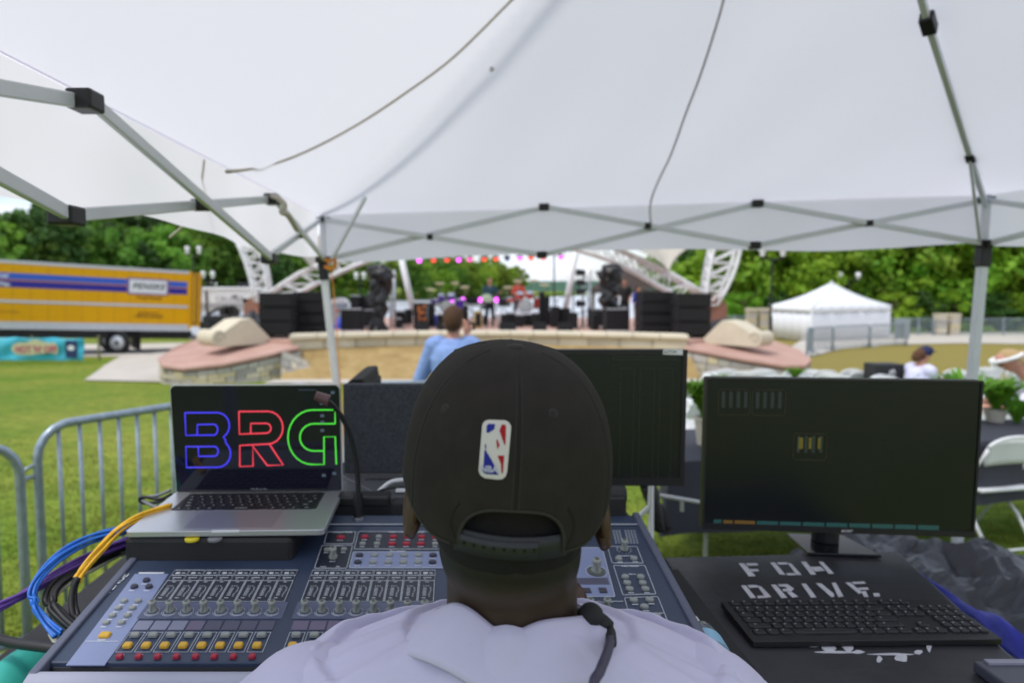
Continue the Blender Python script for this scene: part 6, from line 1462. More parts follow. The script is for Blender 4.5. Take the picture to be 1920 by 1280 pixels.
lap.location = (-.602, 1.199, 1.3525); lap.rotation_euler = (0, 0, radians(1.7))

# ---- items behind the console
CSM = mat('case_felt', (.05, .056, .066), .95, var=.35, vs=160, bump=.6, bs=220, bd=.002)
oc_ = thing('open_case', 'open dark grey case with speckled upright lid behind the laptop', 'case', (-.2, 1.6, 1.3))
l0, l1 = P(645, 888, 1.66), P(850, 888, 1.66); t0 = P(645, 720, 1.66)
mb = MB(); mb.bx(l0.x, l1.x, 1.66, 1.685, l0.z, t0.z); mb.build('lid', CSM, oc_, bevel=.004)
q0, q1 = P(636, 928, 1.50), P(850, 928, 1.50)
mb = MB(); mb.bx(l0.x-.01, l1.x+.02, 1.47, 1.66, 1.297, l0.z-.002); mb.build('tray', mat('tray_grey', (.085, .09, .10), .5, bump=.2, bs=60), oc_, bevel=.004)
mb = MB()
for k in range(5):
    p = PZ(700+k*14, 899, l0.z); mb.tube([p+V((-.02, 0, 0)), p+V((-.012, .008, 0)), p+V((.012, .008, 0)), p+V((.016, 0, 0))], .0012, 4)
mb.build('embossed_mark', BLKM, oc_)
p = PZ(749, 921, l0.z); mb = MB(); mb.bx(p.x-.008, p.x+.02, p.y-.012, p.y+.012, l0.z+.002, l0.z+.004); mb.build('white_label', WSG, oc_)
pb0, pb1 = P(632, 968, 1.40), P(730, 968, 1.40); mb = MB(); mb.bx(pb0.x, pb1.x, 1.40, 1.445, 1.342, 1.365); tag(mb.build('power_adapter', BLK, bevel=.005), 'black power adapter lying behind the console by the gooseneck lamp', 'power adapter')
mb = MB(); mb.bx(pb1.x+.003, .20, 1.40, 1.44, 1.296, 1.352); tag(mb.build('power_strip', BLKM, bevel=.005), 'black power strip lying behind the console, mostly behind the cap', 'power strip')
p0, p1 = P(648, 722, 2.2), P(684, 712, 2.3); mb = MB(); mb.prism([P(648, 735, 2.2), P(686, 735, 2.25), P(681, 710, 2.25), P(660, 712, 2.2), P(648, 719, 2.2)], (0, .4, 0)); dkb = mb.build('dark_case', BLKM, bevel=.004); tag(dkb, 'slanted dark case top peeping above the speckled lid', 'case')
mb = MB(); mb.bx(p0.x, p0.x+.07, 2.25, 2.6, 0, P(0, 733, 2.2).z); tag(mb.build('case_stand', BLKM), 'dark stand carrying the slanted case behind the speckled lid', 'stand')
def cable(label, pts, r_, m, group=None, n_=8, cat='cable', name='cable'):
    mb = MB(); mb.tube(spline(pts, 7), r_, n_); return tag(mb.build(name, m, smooth=True), label, cat, group)
WC = mat('cable_white', (.66, .67, .70), .4); KC = mat('cable_black', (.012, .012, .014), .5)
cable('white power cord curling behind the gooseneck lamp', [P(634, 937, 1.45), P(670, 936, 1.45), P(700, 930, 1.46), P(716, 915, 1.48), P(735, 902, 1.50), P(765, 898, 1.52)], .0045, WC)
cable('thin black cord crossing the white cord behind the console', [P(660, 929, 1.46), P(690, 928, 1.45), P(720, 917, 1.46), P(750, 912, 1.47), P(775, 915, 1.47)], .0028, KC)
cable('thin grey cord running diagonally under the white cord', [P(640, 893, 1.56), P(670, 907, 1.5), P(700, 923, 1.46), P(730, 940, 1.44), P(765, 948, 1.43)], .0026, mat('cable_grey', (.10, .10, .12), .5))
cable('looped black cord sticking out left of the laptop hinge', [P(322, 925, 1.46), P(300, 935, 1.46), P(268, 931, 1.46), P(262, 938, 1.46), P(275, 943, 1.46), P(312, 938, 1.46)], .0035, KC)
cable('grey cord end left of the laptop hinge', [P(320, 918, 1.47), P(296, 928, 1.47), P(266, 934, 1.465), P(282, 946, 1.45), P(300, 952, 1.44)], .0035, mat('cable_grey2', (.16, .17, .2), .5))

# ---- loom of cables at the left
CB = {'blue': mat('cable_blue', (.02, .14, .55), .4, var=.2, vs=40), 'yellow': mat('cable_yellow', (.75, .42, .02), .4, var=.15, vs=40), 'purple': mat('cable_purple', (.10, .04, .25), .4, var=.2, vs=40), 'cream': mat('cable_cream', (.42, .42, .34), .5, var=.1, vs=30), 'black': KC}
def loom(col, label, path, n_, spread, r_, seed):
    R = random.Random(seed); t = thing('cable_bundle', label, 'cables', P(*path[0])); base = spline([P(*q) for q in path], 7)
    for k in range(n_):
        a = 2*pi*k/n_+R.random(); ph = R.random()*6; mb = MB(); pts = []
        for i, p in enumerate(base):
            d = (base[min(i+1, len(base)-1)]-base[max(i-1, 0)]).normalized(); u = d.orthogonal().normalized(); w_ = d.cross(u); aa = a+i*.06+.4*sin(i*.12+ph); s = spread*(.75+.35*sin(i*.15+ph))
            pts.append(p+u*cos(aa)*s+w_*sin(aa)*s)
        mb.tube(pts, r_, 6); mb.build('cord', CB[col], t, smooth=True)
    return t
loom('blue', 'bundle of bright blue cables looping out left of the laptop', [(300, 985, 1.32), (235, 993, 1.27), (170, 1010, 1.22), (115, 1040, 1.17), (72, 1085, 1.12), (62, 1125, 1.09), (85, 1165, 1.07), (110, 1190, 1.05)], 7, .0070, .0026, 1)
loom('yellow', 'bundle of yellow cables dropping in front of the blue ones', [(320, 950, 1.34), (262, 968, 1.28), (222, 992, 1.23), (188, 1030, 1.18), (160, 1065, 1.15), (146, 1085, 1.13)], 8, .0066, .0026, 2)
loom('black', 'black sleeved tail of the yellow cables', [(146, 1082, 1.13), (139, 1105, 1.12), (139, 1140, 1.10), (150, 1172, 1.08), (170, 1195, 1.06)], 3, .0045, .005, 3)
loom('purple', 'bundle of purple cables running down to the left frame edge', [(300, 1000, 1.34), (240, 1015, 1.28), (185, 1038, 1.23), (125, 1068, 1.17), (60, 1105, 1.12), (0, 1138, 1.08), (-70, 1170, 1.04)], 8, .008, .003, 4)
loom('cream', 'bundle of cream cables sagging beneath the purple ones', [(280, 1018, 1.34), (225, 1038, 1.27), (180, 1060, 1.22), (135, 1085, 1.17), (100, 1120, 1.13), (90, 1165, 1.1), (110, 1210, 1.06)], 3, .005, .0035, 5)
loom('black', 'bundle of black cables curving under the blue loop towards the console', [(290, 1008, 1.35), (225, 1030, 1.27), (165, 1055, 1.21), (112, 1090, 1.15), (95, 1125, 1.11), (120, 1160, 1.08), (160, 1190, 1.05)], 4, .0075, .0048, 6)
cable('dark cable lying across the teal cloth at the left', [P(-30, 1190, 1.05), P(30, 1205, 1.02), (P(90, 1213, 1.0)), P(140, 1222, .99), P(200, 1250, .97)], .008, KC)
TL = mat('teal_cloth', (.03, .36, .30), .7, var=.15, vs=4, bump=.5, bs=8, bd=.01)
st_ = thing('side_stool', 'black box stool at the left of the console under the teal cloth', 'stool', (-.82, .95, 0))
mb = MB(); mb.bx(-1.02, -.66, .72, 1.16, .0, 1.05); mb.build('body', BLKM, st_, bevel=.01)
tc_ = MB(); tc_.grid(lambda u, v: (lambda x, y: V((x, y, 1.075+.045*abs(noise.noise(V((x*6, y*6, 1))))+.13*exp(-((x+.72)**2/.006+(y-1.08)**2/.02))-(.25*max(0, abs(u-.5)-.44)*8*.4))))(-1.05+.43*u, .70+.52*v), 40, 40)
tag(tc_.build('teal_cloth', TL, smooth=True, fixn=False, solid=.004), 'crumpled teal cloth heaped beside the lower left console corner', 'cloth')

# ============================================================ MONITORS
SCD = mat('monitor_screen', (.008, .010, .013), .25, spec=.4, var=.2, vs=3)
def monitor(label, C_, W_, H_, rz, bez, botbez, name='monitor'):
    t = thing(name, label, 'monitor', (0, 0, 0)); ROOTS[t.name] = V((0, 0, 0))
    mb = MB(); mb.bx(-W_/2, W_/2, .0, .028, 0, H_); mb.build('housing', BLK, t, bevel=.004)
    mb = MB(); mb.bx(-W_/2, W_/2, -.006, 0, 0, botbez); mb.bx(-W_/2, W_/2, -.006, 0, H_-bez, H_); mb.bx(-W_/2, -W_/2+bez, -.006, 0, botbez, H_-bez); mb.bx(W_/2-bez, W_/2, -.006, 0, botbez, H_-bez); mb.build('bezel', BLK, t)
    mb = MB(); mb.bx(-W_/2+bez, W_/2-bez, -.003, -.0005, botbez, H_-bez); s = mb.build('screen', SCD, t)
    t.location = C_; t.rotation_euler = (0, 0, rz); return t, s
# centre monitor
cm_, cs_ = monitor('black centre monitor half hidden by the cap, with a strip of white tape', (.263, 1.60, 1.331), .548, .325, 0, .011, .019)
mb = MB()
for px0, px1, y0, y1 in ((1150, 1270, 668, 675), (1160, 1190, 690, 900), (1196, 1228, 690, 900), (1233, 1262, 690, 900), (1266, 1270, 690, 780)):
    a, b_ = P(px0, y1, 1.595), P(px1, y0, 1.595)
    for xx0, xx1, zz0, zz1 in ((a.x, b_.x, a.z, a.z+.0015), (a.x, b_.x, b_.z-.0015, b_.z), (a.x, a.x+.0015, a.z+.0015, b_.z-.0015), (b_.x-.0015, b_.x, a.z+.0015, b_.z-.0015)): mb.bx(xx0-.263, xx1-.263, -.004, -.0031, zz0-1.331, zz1-1.331)
stuff(mb.build('screen_graphics', mat('ui_dim', (.014, .018, .014), .4, emit=(.05, .07, .05), es=.06), cs_))
a, b_ = P(1243, 665.5, 1.59), P(1281, 654.5, 1.59); mb = MB()
mb.prism([V((a.x-.263+x*(b_.x-a.x), -.0075, a.z-1.331+z*(b_.z-a.z))) for x, z in ((0, .1), (1, 0), (1, 1), (.02, .95), (.05, .7), (0, .5), (.05, .3))], (0, .0012, 0)); tp_ = mb.build('tape_label', WSG, cm_)
text('lettering', 'ACTIVE', .009, INK, frame(V(((a.x+b_.x)/2-.263-.006, -.0082, (a.z+b_.z)/2-1.331)), (1, 0, 0), (0, 0, 1)), tp_, .0001)
st2 = MB(); st2.bx(-.09, .09, .02, .16, -.034, -.026); st2.build('stand_base', BLK, cm_, bevel=.003); s3 = MB(); s3.bx(-.03, .03, .029, .06, -.026, .12); s3.build('stand_neck', BLK, cm_, bevel=.003)
# right monitor
RM = (.873, 1.545, 1.236)
rm_, rs_ = monitor('large black monitor on the stencilled case at right, thin bezel, dark mixer screen', RM, .600, .358, radians(-5.5), .0045, .014)
ang = radians(-5.5); mux = V((cos(ang), sin(ang), 0)); mny = V((-sin(ang), cos(ang), 0))
def MS(px, py):
    p = PL(px, py, V(RM)-mny*.004, mny)-V(RM); return (p.dot(mux), p.z)
def msrect(mb, px0, px1, py0, py1, d=-.0036, th=.0005): a = MS(px0, py1); b_ = MS(px1, py0); mb.bx(a[0], b_[0], d, d+th, a[1], b_[1])
mb = MB(); o2 = MB(); g3 = MB()
for x0_, x1_, y0_, y1_ in ((1346, 1407, 730, 777), (1410, 1474, 731, 778), (1487, 1551, 813, 861)):
    a, b_ = MS(x0_, y1_), MS(x1_, y0_); c = .004; o2.tube([V((x, -.0036, z)) for x, z in ((a[0]+c, a[1]), (b_[0]-c, a[1]), (b_[0], a[1]+c), (b_[0], b_[1]-c), (b_[0]-c, b_[1]), (a[0]+c, b_[1]), (a[0], b_[1]-c), (a[0], a[1]+c))], .0005, 4, True)
    for k in range(4): msrect(mb, x0_+7+k*14, x0_+14+k*14, y0_+4, y1_-13)
stuff(o2.build('screen_outline', mat('ui_olive', (.03, .03, .015), .4, emit=(.09, .08, .03), es=.15), rs_))
stuff(mb.build('screen_graphics', mat('ui_grey', (.02, .028, .028), .4, emit=(.08, .11, .10), es=.06), rs_))
for k, x in enumerate((1497, 1516, 1533)): msrect(g3, x, x+(9 if k == 0 else 6), 820, 841, -.0044)
g3.build('yellow_meters', mat('ui_yellow', (.07, .06, .01), .4, emit=(.30, .24, .03), es=.14), rs_)
mt_ = MB(); mo = MB(); xb = [1337, 1355, 1376, 1418, 1461, 1504, 1548, 1591, 1634, 1677, 1720, 1763, 1803, 1826]
for k in range(13):
    if k == 12: continue
    y0_, y1_ = 974+k*1.1, 986+k*1.1
    (mo if k in (2,) else mt_).__class__
    if k in (2, 1): msrect(mo, xb[k]+1, xb[k+1]-2, y0_, y1_)
    elif k < 11: msrect(mt_, xb[k]+1, xb[k+1]-2, y0_, y1_)
mt_.build('teal_tabs', mat('ui_teal', (.012, .045, .045), .4, emit=(.05, .20, .20), es=.12), rs_); mo.build('orange_tabs', mat('ui_orange', (.09, .05, .01), .4, emit=(.28, .16, .04), es=.15), rs_)
a = MS(1586, 1005.5); text('lettering', 'acer', .0115, mat('logo_silver', (.5, .5, .52), .4), frame(V((a[0], -.0068, .007)), (1, 0, 0), (0, 0, 1)), rm_, .0002, fat=.0002, shear=.25, sx=1.25)
mb = MB(); mb.prism([V((-.02, .03, -.036)), V((.025, .03, -.036)), V((.022, .03, .1)), V((-.018, .03, .1))], (0, .03, 0)); mb.cyl((0, .05, -.038), (0, .05, -.01), .03, n=16); mb.build('stand_neck', BLK, rm_, bevel=.003)
bp_ = [V((-.075, .09, -.0445)), V((.060, .09, -.0445)), V((.088, -.035, -.0445)), (V((-.072, -.035, -.0445)))]; mb = MB(); mb.prism(bp_, (0, 0, .007)); mb.build('stand_base', BLKG, rm_, bevel=.002)

# ---- stencilled case
CT = 1.19
dcase = thing('flight_case', 'tall black case top stencilled FOH DRIVE in white, right of the console', 'flight case', (.7, 1.2, 0))
cp = [PZ(1245, 1043, CT), PZ(1684, 1032, CT), PZ(2010, 1330, CT), PZ(1412, 1330, CT)]
CSB = mat('case_top', (.020, .020, .025), .5, col2=(.036, .036, .044), vs=7, bump=.3, bs=70)
mb = MB(); mb.prism([V((q.x, q.y, CT)) for q in cp], (0, 0, -.08)); mb.build('lid', CSB, dcase, bevel=.006)
cc2 = sum(cp, V())/4; mb = MB(); mb.prism([V((cc2.x+(q.x-cc2.x)*.985, cc2.y+(q.y-cc2.y)*.985, CT-.085)) for q in cp], (0, 0, -1.0)); mb.build('body', CSB, dcase, bevel=.004)
mb = MB()
for i in range(4): mb.cyl(V((cp[i].x, cp[i].y, CT-.083)), V((cp[(i+1) % 4].x, cp[(i+1) % 4].y, CT-.083)), .006, n=6)
mb.build('edge_trim', BLKM, dcase)
for q in cp: w_ = q.lerp(cc2, .12); mb = MB(); mb.cyl((w_.x-.02, w_.y, .05), (w_.x+.02, w_.y, .05), .05, n=12); mb.build('caster', RUB, dcase)
STW = mat('stencil_white', (.50, .50, .55), .7, var=.12, vs=60)
def stencil(polys, name):
    mb = MB()
    for pl in polys: mb.prism([PZ(x/3+1280, y/3+1040, CT+.0004) for x, y in pl], (0, 0, .0008))
    mb.build(name, STW, dcase)
stencil([[(315, 47), (345, 47), (410, 118), (372, 120)], [(356, 47), (418, 47), (425, 58), (366, 60)], [(375, 80), (422, 80), (430, 90), (386, 92)]], 'letter_f')
stencil([[(492, 43), (520, 43), (578, 112), (545, 108)], [(530, 42), (585, 42), (592, 52), (540, 53)], [(590, 45), (612, 50), (668, 112), (640, 112)], [(582, 103), (632, 103), (636, 113), (590, 114)]], 'letter_o')
stencil([[(665, 38), (693, 38), (750, 108), (720, 110)], [(765, 38), (790, 40), (850, 104), (822, 106)], [(712, 68), (775, 66), (800, 88), (745, 92)]], 'letter_h')
stencil([[(328, 172), (355, 172), (412, 240), (382, 243)], [(365, 170), (415, 170), (424, 182), (374, 184)], [(418, 172), (442, 178), (498, 236), (468, 240)], [(418, 230), (462, 230), (468, 241), (424, 242)]], 'letter_d')
stencil([[(497, 168), (525, 168), (588, 240), (555, 242)], [(535, 165), (590, 165), (626, 190), (610, 205), (566, 203), (560, 193), (590, 190), (575, 178), (545, 177)], [(585, 208), (612, 208), (650, 234), (618, 240)]], 'letter_r')
stencil([[(668, 162), (694, 162), (752, 238), (722, 240)]], 'letter_i')
stencil([[(750, 160), (778, 160), (850, 218), (852, 236), (835, 236)], [(838, 157), (862, 157), (904, 232), (876, 237)]], 'letter_v')
stencil([[(915, 155), (942, 155), (1010, 210), (990, 218)], [(950, 152), (1022, 150), (1030, 160), (960, 163)], [(985, 185), (1040, 183), (1048, 194), (995, 196)], [(1005, 205), (1030, 203), (1045, 236), (1020, 236)], [(1070, 215), (1105, 215), (1110, 232), (1078, 234)]], 'letter_e')
# keyboard
kb = thing('keyboard', 'black full size keyboard on the stencilled case', 'keyboard', (0, 0, 0)); ROOTS[kb.name] = V((0, 0, 0))
rbox('body', 0, .432, 0, .138, 0, .011, .004, mat('kb_body', (.014, .014, .016), .5), kb)
kk = bmesh_button(.0168, .0165, .004, False).mesh('key'); kk.materials.append(mat('kb_key', (.018, .018, .021), .45))
def kr(x, y, w_=1.0): 
    o = inst('key', kk, kb, (x, y-.002, .011), (0, 0, 0), (w_, 1, 1)); q = bpy.data.objects.new('legend', lgm); COL.objects.link(q); q.parent = o; q.location = (-.003, .002, .003); q.scale = (.7/w_, .8, 1)
for r_i, y in enumerate((.128, .105, .086, .067, .048, .029)):
    n_ = [13, 14, 14, 13, 12, 8][r_i]; x = .012; ws_ = [1]*n_
    if r_i == 1: ws_[-1] = 2
    if r_i == 2: ws_[0] = 1.5; ws_[-1] = 1.5
    if r_i == 3: ws_[0] = 1.75; ws_[-1] = 2.25
    if r_i == 4: ws_[0] = 2.25; ws_[-1] = 2.75
    if r_i == 5: ws_ = [1.25, 1.25, 1.25, 6.2, 1.25, 1.25, 1.25, 1.25]
    un = .278/sum(ws_)
    for wd in ws_: kr(x+un*wd/2, y, (un*wd-.0022)/.0168); x += un*wd
    for k in range(3):
        if r_i in (3,) or (r_i == 4 and k != 1): continue
        kr(.305+k*.0185, y)
    for k in range(4):
        if r_i in (0,): continue
        kr(.366+k*.0168, y, .9)
q = PZ(1411, 1206, CT+.008); kb.location = (q.x, q.y, CT+.0015); kb.rotation_euler = (radians(2.5), 0, radians(1.0))
# torn tape marks and grey notebook
mb = MB(); R = random.Random(8)
for (x, y, w_, h_) in ((1526, 1208, 22, 9), (1555, 1215, 24, 9), (1590, 1213, 16, 12), (1610, 1222, 20, 5), (1648, 1236, 9, 10), (1692, 1234, 20, 12), (1722, 1222, 12, 8), (1742, 1208, 9, 20), (1570, 1222, 60, 3), (1670, 1226, 60, 3)):
    pts = [(x+w_*.6*cos(a)*(1+R.uniform(-.35, .35)), y+h_*.6*sin(a)*(1+R.uniform(-.35, .35))) for a in [k*pi/5 for k in range(10)]]; mb.prism([PZ(a, b_, CT+.0004+.0001*(int(x) % 7)) for a, b_ in pts], (0, 0, .0008))
mb.build('torn_tape', STW, dcase)
q = PZ(1925, 1290, CT); mb = MB(); mb.bx(q.x-.05, q.x+.12, q.y-.08, q.y+.045, CT+.001, CT+.02); dv = mb.build('small_recorder', mat('recorder_grey', (.06, .065, .09), .4), bevel=.004); tag(dv, 'small dark device with pale top edge in the lower right corner', 'device')
mb = MB(); mb.bx(q.x-.035, q.x+.12, q.y+.03, q.y+.042, CT+.02, CT+.0235); mb.build('pale_strip', mat('strip_grey', (.25, .25, .32), .5), dv)
# clear plastic bottle between console and case
GLS = mat('clear_plastic', (.75, .85, .95), .08, spec=.6); GLS.node_tree.nodes['Principled BSDF'].inputs['Transmission Weight'].default_value = .85; GLS.node_tree.nodes['Principled BSDF'].inputs['IOR'].default_value = 1.2
bt_ = thing('water_bottle', 'clear plastic water bottle lying in the gap between console and case', 'bottle', (.43, 1.0, 1.2))
a = PZ(1300, 1172, 1.25); b_ = PZ(1352, 1262, 1.25); d = (b_-a).normalized(); MBt = d.to_track_quat('Z', 'Y').to_matrix()
mb = MB(); mb.lathe(a, [(.010, 0), (.011, .012), (.026, .035), (.028, .06), (.026, .075), (.028, .09), (.026, .105), (.028, .12), (.028, .155), (.022, .16)], 20, MBt); mb.build('bottle_body', GLS, bt_, smooth=True)
mb = MB(); mb.cyl(a-d*.012, a+d*.004, .013, n=16); mb.build('cap', WSG, bt_); mb = MB(); mb.cyl(a+d*.062, a+d*.10, .0285, n=20); mb.build('label_band', mat('bottle_label', (.25, .45, .62), .4), bt_)
sh_ = MB(); sh_.bx(.395, .47, .86, 1.42, 1.15, 1.2); tag(sh_.build('gap_shelf', BLKM), 'dark ledge in the gap between console and stencilled case', 'shelf')

# ---- tarps at right
def tarp(name, label, x0, x1, y0, y1, zf, m, seed, n_=60, amp=.12, fr=2.2):
    mb = MB()
    def fn(u, v):
        x, y = x0+(x1-x0)*u, y0+(y1-y0)*v; e = min(1, 5*min(u, 1-u, v, 1-v)); k = noise.ridged_multi_fractal(V((x*fr+seed, y*fr, seed)), .9, 2.1, 5, 1, 2)
        return V((x, y, max(.01, e*(zf(u, v)+amp*(k-1)))))
    mb.grid(fn, n_, n_); return tag(mb.build(name, m, smooth=False, fixn=False), label, 'tarp')
BT_ = mat('sheet_black', (.028, .030, .038), .38, bump=.5, bs=12, bd=.02)
tarp('plastic_sheet', 'crumpled black plastic sheeting heaped behind the stencilled case at right', 1.25, 4.0, 2.05, 3.55, lambda u, v: .52-.15*u+.10*sin(u*5), BT_, 2.2)
BLU = mat('tarp_blue', (.012, .02, .30), .5, bump=.4, bs=10, bd=.02)
qa = [PZ(x, y, 1.03) for x, y in ((1690, 1062), (1735, 1078), (1780, 1100), (1830, 1128), (1880, 1160), (1935, 1195), (2000, 1240))]
qb = [PZ(x, y, 1.0) for x, y in ((1700, 1078), (1755, 1108), (1800, 1140), (1845, 1176), (1885, 1205), (1935, 1240), (2000, 1290))]
sa, sb = spline(qa, 6), spline(qb, 6)
mb = MB(); mb.grid(lambda u, v: sa[int(u*36+.001)].lerp(sb[int(u*36+.001)], v)+V((0, 0, .010*sin(u*11+v*3)+.004*sin(u*23-v*3)-.02*abs(v-.5))), 37, 9)
tag(mb.build('blue_tarp', BLU, smooth=True, fixn=False, solid=.004), 'strip of royal blue tarpaulin along the right side of the stencilled case', 'tarp')
bst = MB(); bst.bx(1.02, 1.7, 1.1, 1.5, 0, .96); tag(bst.build('storage_trunk', BLKM, bevel=.02), 'black trunk under the blue tarpaulin right of the stencilled case', 'trunk')
# folded stand in the gap between the monitors
fs_ = thing('folding_stand', 'white tube stand with grey cross bar in the gap between the two monitors', 'stand', P(1220, 990, 2.2)*V((1, 1, 0)))
g0 = P(1221, 905, 2.2); mb = MB(); mb.tube([g0+V((0, 0, .3)), g0, P(1219, 948, 2.2), P(1200, 966, 2.2), P(1180, 975, 2.2)], .009, 8); mb.tube([V((g0.x+.02, 2.2, 0)), V((g0.x+.01, 2.2, .5)), g0], .009, 8); mb.build('frame_tube', CHW, fs_, smooth=True)
mb = MB(); mb.tube([P(1238, 928, 2.6), P(1330, 944, 2.6)], .008, 7); mb.tube([P(1279, 935, 2.6), P(1279, 958, 2.6)], .007, 6); mb.build('cross_bar', ALU, fs_)
jk = MB(); jk.grid(lambda u, v: P(1206+26*v+(16+4*v)*u, 905+85*v+8*sin(u*3), 2.35+.03*sin(u*7+v*3)), 12, 14)
tag(jk.build('black_jacket', BLKM, smooth=True, fixn=False, solid=.03), 'black cloth hanging from the white tube stand between the monitors', 'cloth')

# ============================================================ FOREGROUND MAN
CXh, CYh, Z0, Z1 = .046, .640, 1.594, 1.744
HR = Matrix.Translation((CXh, CYh, 1.643)) @ Matrix.Rotation(radians(3.2), 4, 'Y') @ Matrix.Rotation(radians(7), 4, 'X') @ Matrix.Translation((-CXh, -CYh, -1.64))
RX, RYb, RYf = .0985, .112, .120
def capr(a, t):
    """cap surface at angle a (0=right, -90 = rear) and height t 0..1"""
    fr = max(0, sin(a)); p_ = 2.9+.5*fr
    w_ = max(0, 1-t**p_)**(1/(2.4+.3*fr)); w_ *= 1-.02*(1-t)**3
    ry = RYb if sin(a) < 0 else RYf
    w_ *= 1+.008*cos(3*a+pi/2)*t*(1-t)*3+ (.011*noise.noise(V((cos(a)*2.2, sin(a)*2.2, t*2.6)))+.004*noise.noise(V((cos(a)*5, sin(a)*5, t*6+3))))*(1-t)
    # crisp front crown panels stand slightly proud of the sides
    w_ *= 1+.045*math.exp(-((a-radians(40))/.28)**2)*(t > 0)*sin(pi*min(1, t))+.045*math.exp(-((a-radians(140))/.28)**2)*sin(pi*min(1, t))
    return V((CXh+RX*w_*cos(a), CYh+ry*w_*sin(a), Z0+(Z1-Z0)*t))
def archt(a):   # lower edge of the cloth: opening over the strap
    d0 = ((a+pi/2+pi) % (2*pi)-pi); d = d0/radians(27); q_ = abs(math.degrees(d0))
    if abs(d) >= 1: return .17*sm(38, 84, q_)*(1-.75*sm(125, 175, q_))
    return .258*(1-abs(d)**3.2)**.45
man = thing('person', 'man in black snapback cap and pale lavender polo seen from behind at the console', 'person', (CXh, CYh, 0))
CAPM = mat('cap_wool', (.025, .0225, .0205), .88, var=.12, vs=40, bump=.55, bs=900, bd=.0004, spec=.15)
NA, NT = 220, 46
mb = MB(); vs = []; fs = []
for i in range(NA):
    a = -pi/2+2*pi*i/NA; b0 = archt(a)
    for j in range(NT): t_ = b0+(1-b0)*sin(j/(NT-1)*pi/2); t_ = min(t_, .99995); vs.append(capr(a, t_) if j < NT-1 else V((CXh, CYh, Z1)))
fs = [(i*NT+j, ((i+1) % NA)*NT+j, ((i+1) % NA)*NT+j+1, i*NT+j+1) for i in range(NA) for j in range(NT-1)]
mb.v = [HR @ p for p in vs]; mb.f = fs; mb_cap = mb; capo = mb.build('cap', CAPM, man, smooth=True, solid=.0022)
SEAM = mat('cap_seam', (.010, .009, .008), .9); CAPL = mat('cap_trim', (.030, .028, .026), .85, bump=.4, bs=700, bd=.0004)
for k in range(6):
    a = -pi/2+k*pi/3; t0_ = archt(a)+.01; mb = MB(); pts = []
    for j in range(40): t_ = t0_+(.985-t0_)*(j/39)**.8; p = capr(a, t_); pts.append(HR @ p)
    mb.tube(pts, .0018, 6); mb.build('panel_seam', SEAM, capo)
    for off in (-.028, .028):
        mb = MB(); mb.tube([HR @ (capr(a+off*(1 if t_ < .9 else (1-t_)*10), t_)+V((0, 0, .0))) for t_ in [t0_+(.97-t0_)*(j/39)**.8 for j in range(40)]], .0014, 5); mb.build('stitching', CAPL, capo)
mb = MB(); mb.tube([HR @ capr(-pi/2+radians(d), archt(-pi/2+radians(d))+.004) for d in [x*.9 for x in range(-32, 33)]], .0017, 7); mb.build('opening_trim', CAPL, capo)
for d in (-1, 1):
    mb = MB(); mb.tube([HR @ (capr(-pi/2+radians(d*(27+4.2*sin(u*pi))), .02+.245*u)+V((0, -.0006, 0))) for u in [i/14 for i in range(15)]], .0015, 5); mb.build('stitching', SEAM, capo)
mb = MB(); mb.tube([HR @ capr(radians(x), archt(radians(x))+.004) for x in range(-61, 243, 4)], .0016, 6); mb.build('sweatband_edge', CAPL, capo)
mb = MB(); bp = HR @ V((CXh, CYh-.004, Z1)); mb.lathe(bp-V((0, 0, .002)), [(.0085, 0), (.0088, .0022), (.0065, .0048), (.002, .0056)], 18); mb.build('top_button', CAPL, capo, smooth=True)
CBV = BVHTree.FromPolygons([tuple(p) for p in mb_cap.v], mb_cap.f)
def capn(px, py):
    d = ray(px, py).normalized(); h = CBV.ray_cast(V((0, 0, CZ)), d)
    n_ = h[1]; n_ = n_ if n_.dot(d) < 0 else -n_
    return h[0], n_
def cappt(px, py): return capn(px, py)[0]
for px, py in ((836, 767), (1036, 776)):
    c = cappt(px, py); n_ = (c-V((CXh, CYh, c.z-.03))).normalized(); M = n_.to_track_quat('Z', 'Y').to_matrix()
    mb = MB(); mb.tube([c+M @ V((.0030*cos(a), .0030*sin(a), 0)) for a in [k*pi/7 for k in range(14)]], .0018, 6, True); e = mb.build('eyelet', CAPL, capo, smooth=True); mb = MB(); mb.cyl(c-n_*.001, c+n_*.0016, .0018, n=10); mb.build('eyelet_hole', BLKG, e)
# badge
def badge(polys, m, h, name, th=.0006):
    """polygons in the enlarged badge picture (914 x 1280 for 100 x 140 px at 880,770)"""
    mb = MB()
    for pl in polys:
        bm = bmesh.new(); bm.faces.new([bm.verts.new((x, y, 0)) for x, y in pl]); bmesh.ops.triangulate(bm, faces=bm.faces)
        for _ in range(5):
            long_ = [e for e in bm.edges if e.calc_length() > 75]
            if not long_: break
            bmesh.ops.subdivide_edges(bm, edges=long_, cuts=1); bmesh.ops.triangulate(bm, faces=bm.faces)
        bm.verts.index_update(); tops = []; bots = []
        for v_ in bm.verts: p, n_ = capn(v_.co.x/9.14+880, v_.co.y/9.14+770); tops.append(p+n_*(h+th)); bots.append(p+n_*h)
        N = len(tops); fs = [tuple(v_.index for v_ in f_.verts) for f_ in bm.faces]+[tuple(N+v_.index for v_ in reversed(f_.verts)) for f_ in bm.faces]
        for e_ in bm.edges:
            if len(e_.link_faces) == 1: a, b_ = e_.verts[0].index, e_.verts[1].index; fs.append((a, b_, N+b_, N+a))
        mb.add(tops+bots, fs); bm.free()
    return mb.build(name, m, capo)
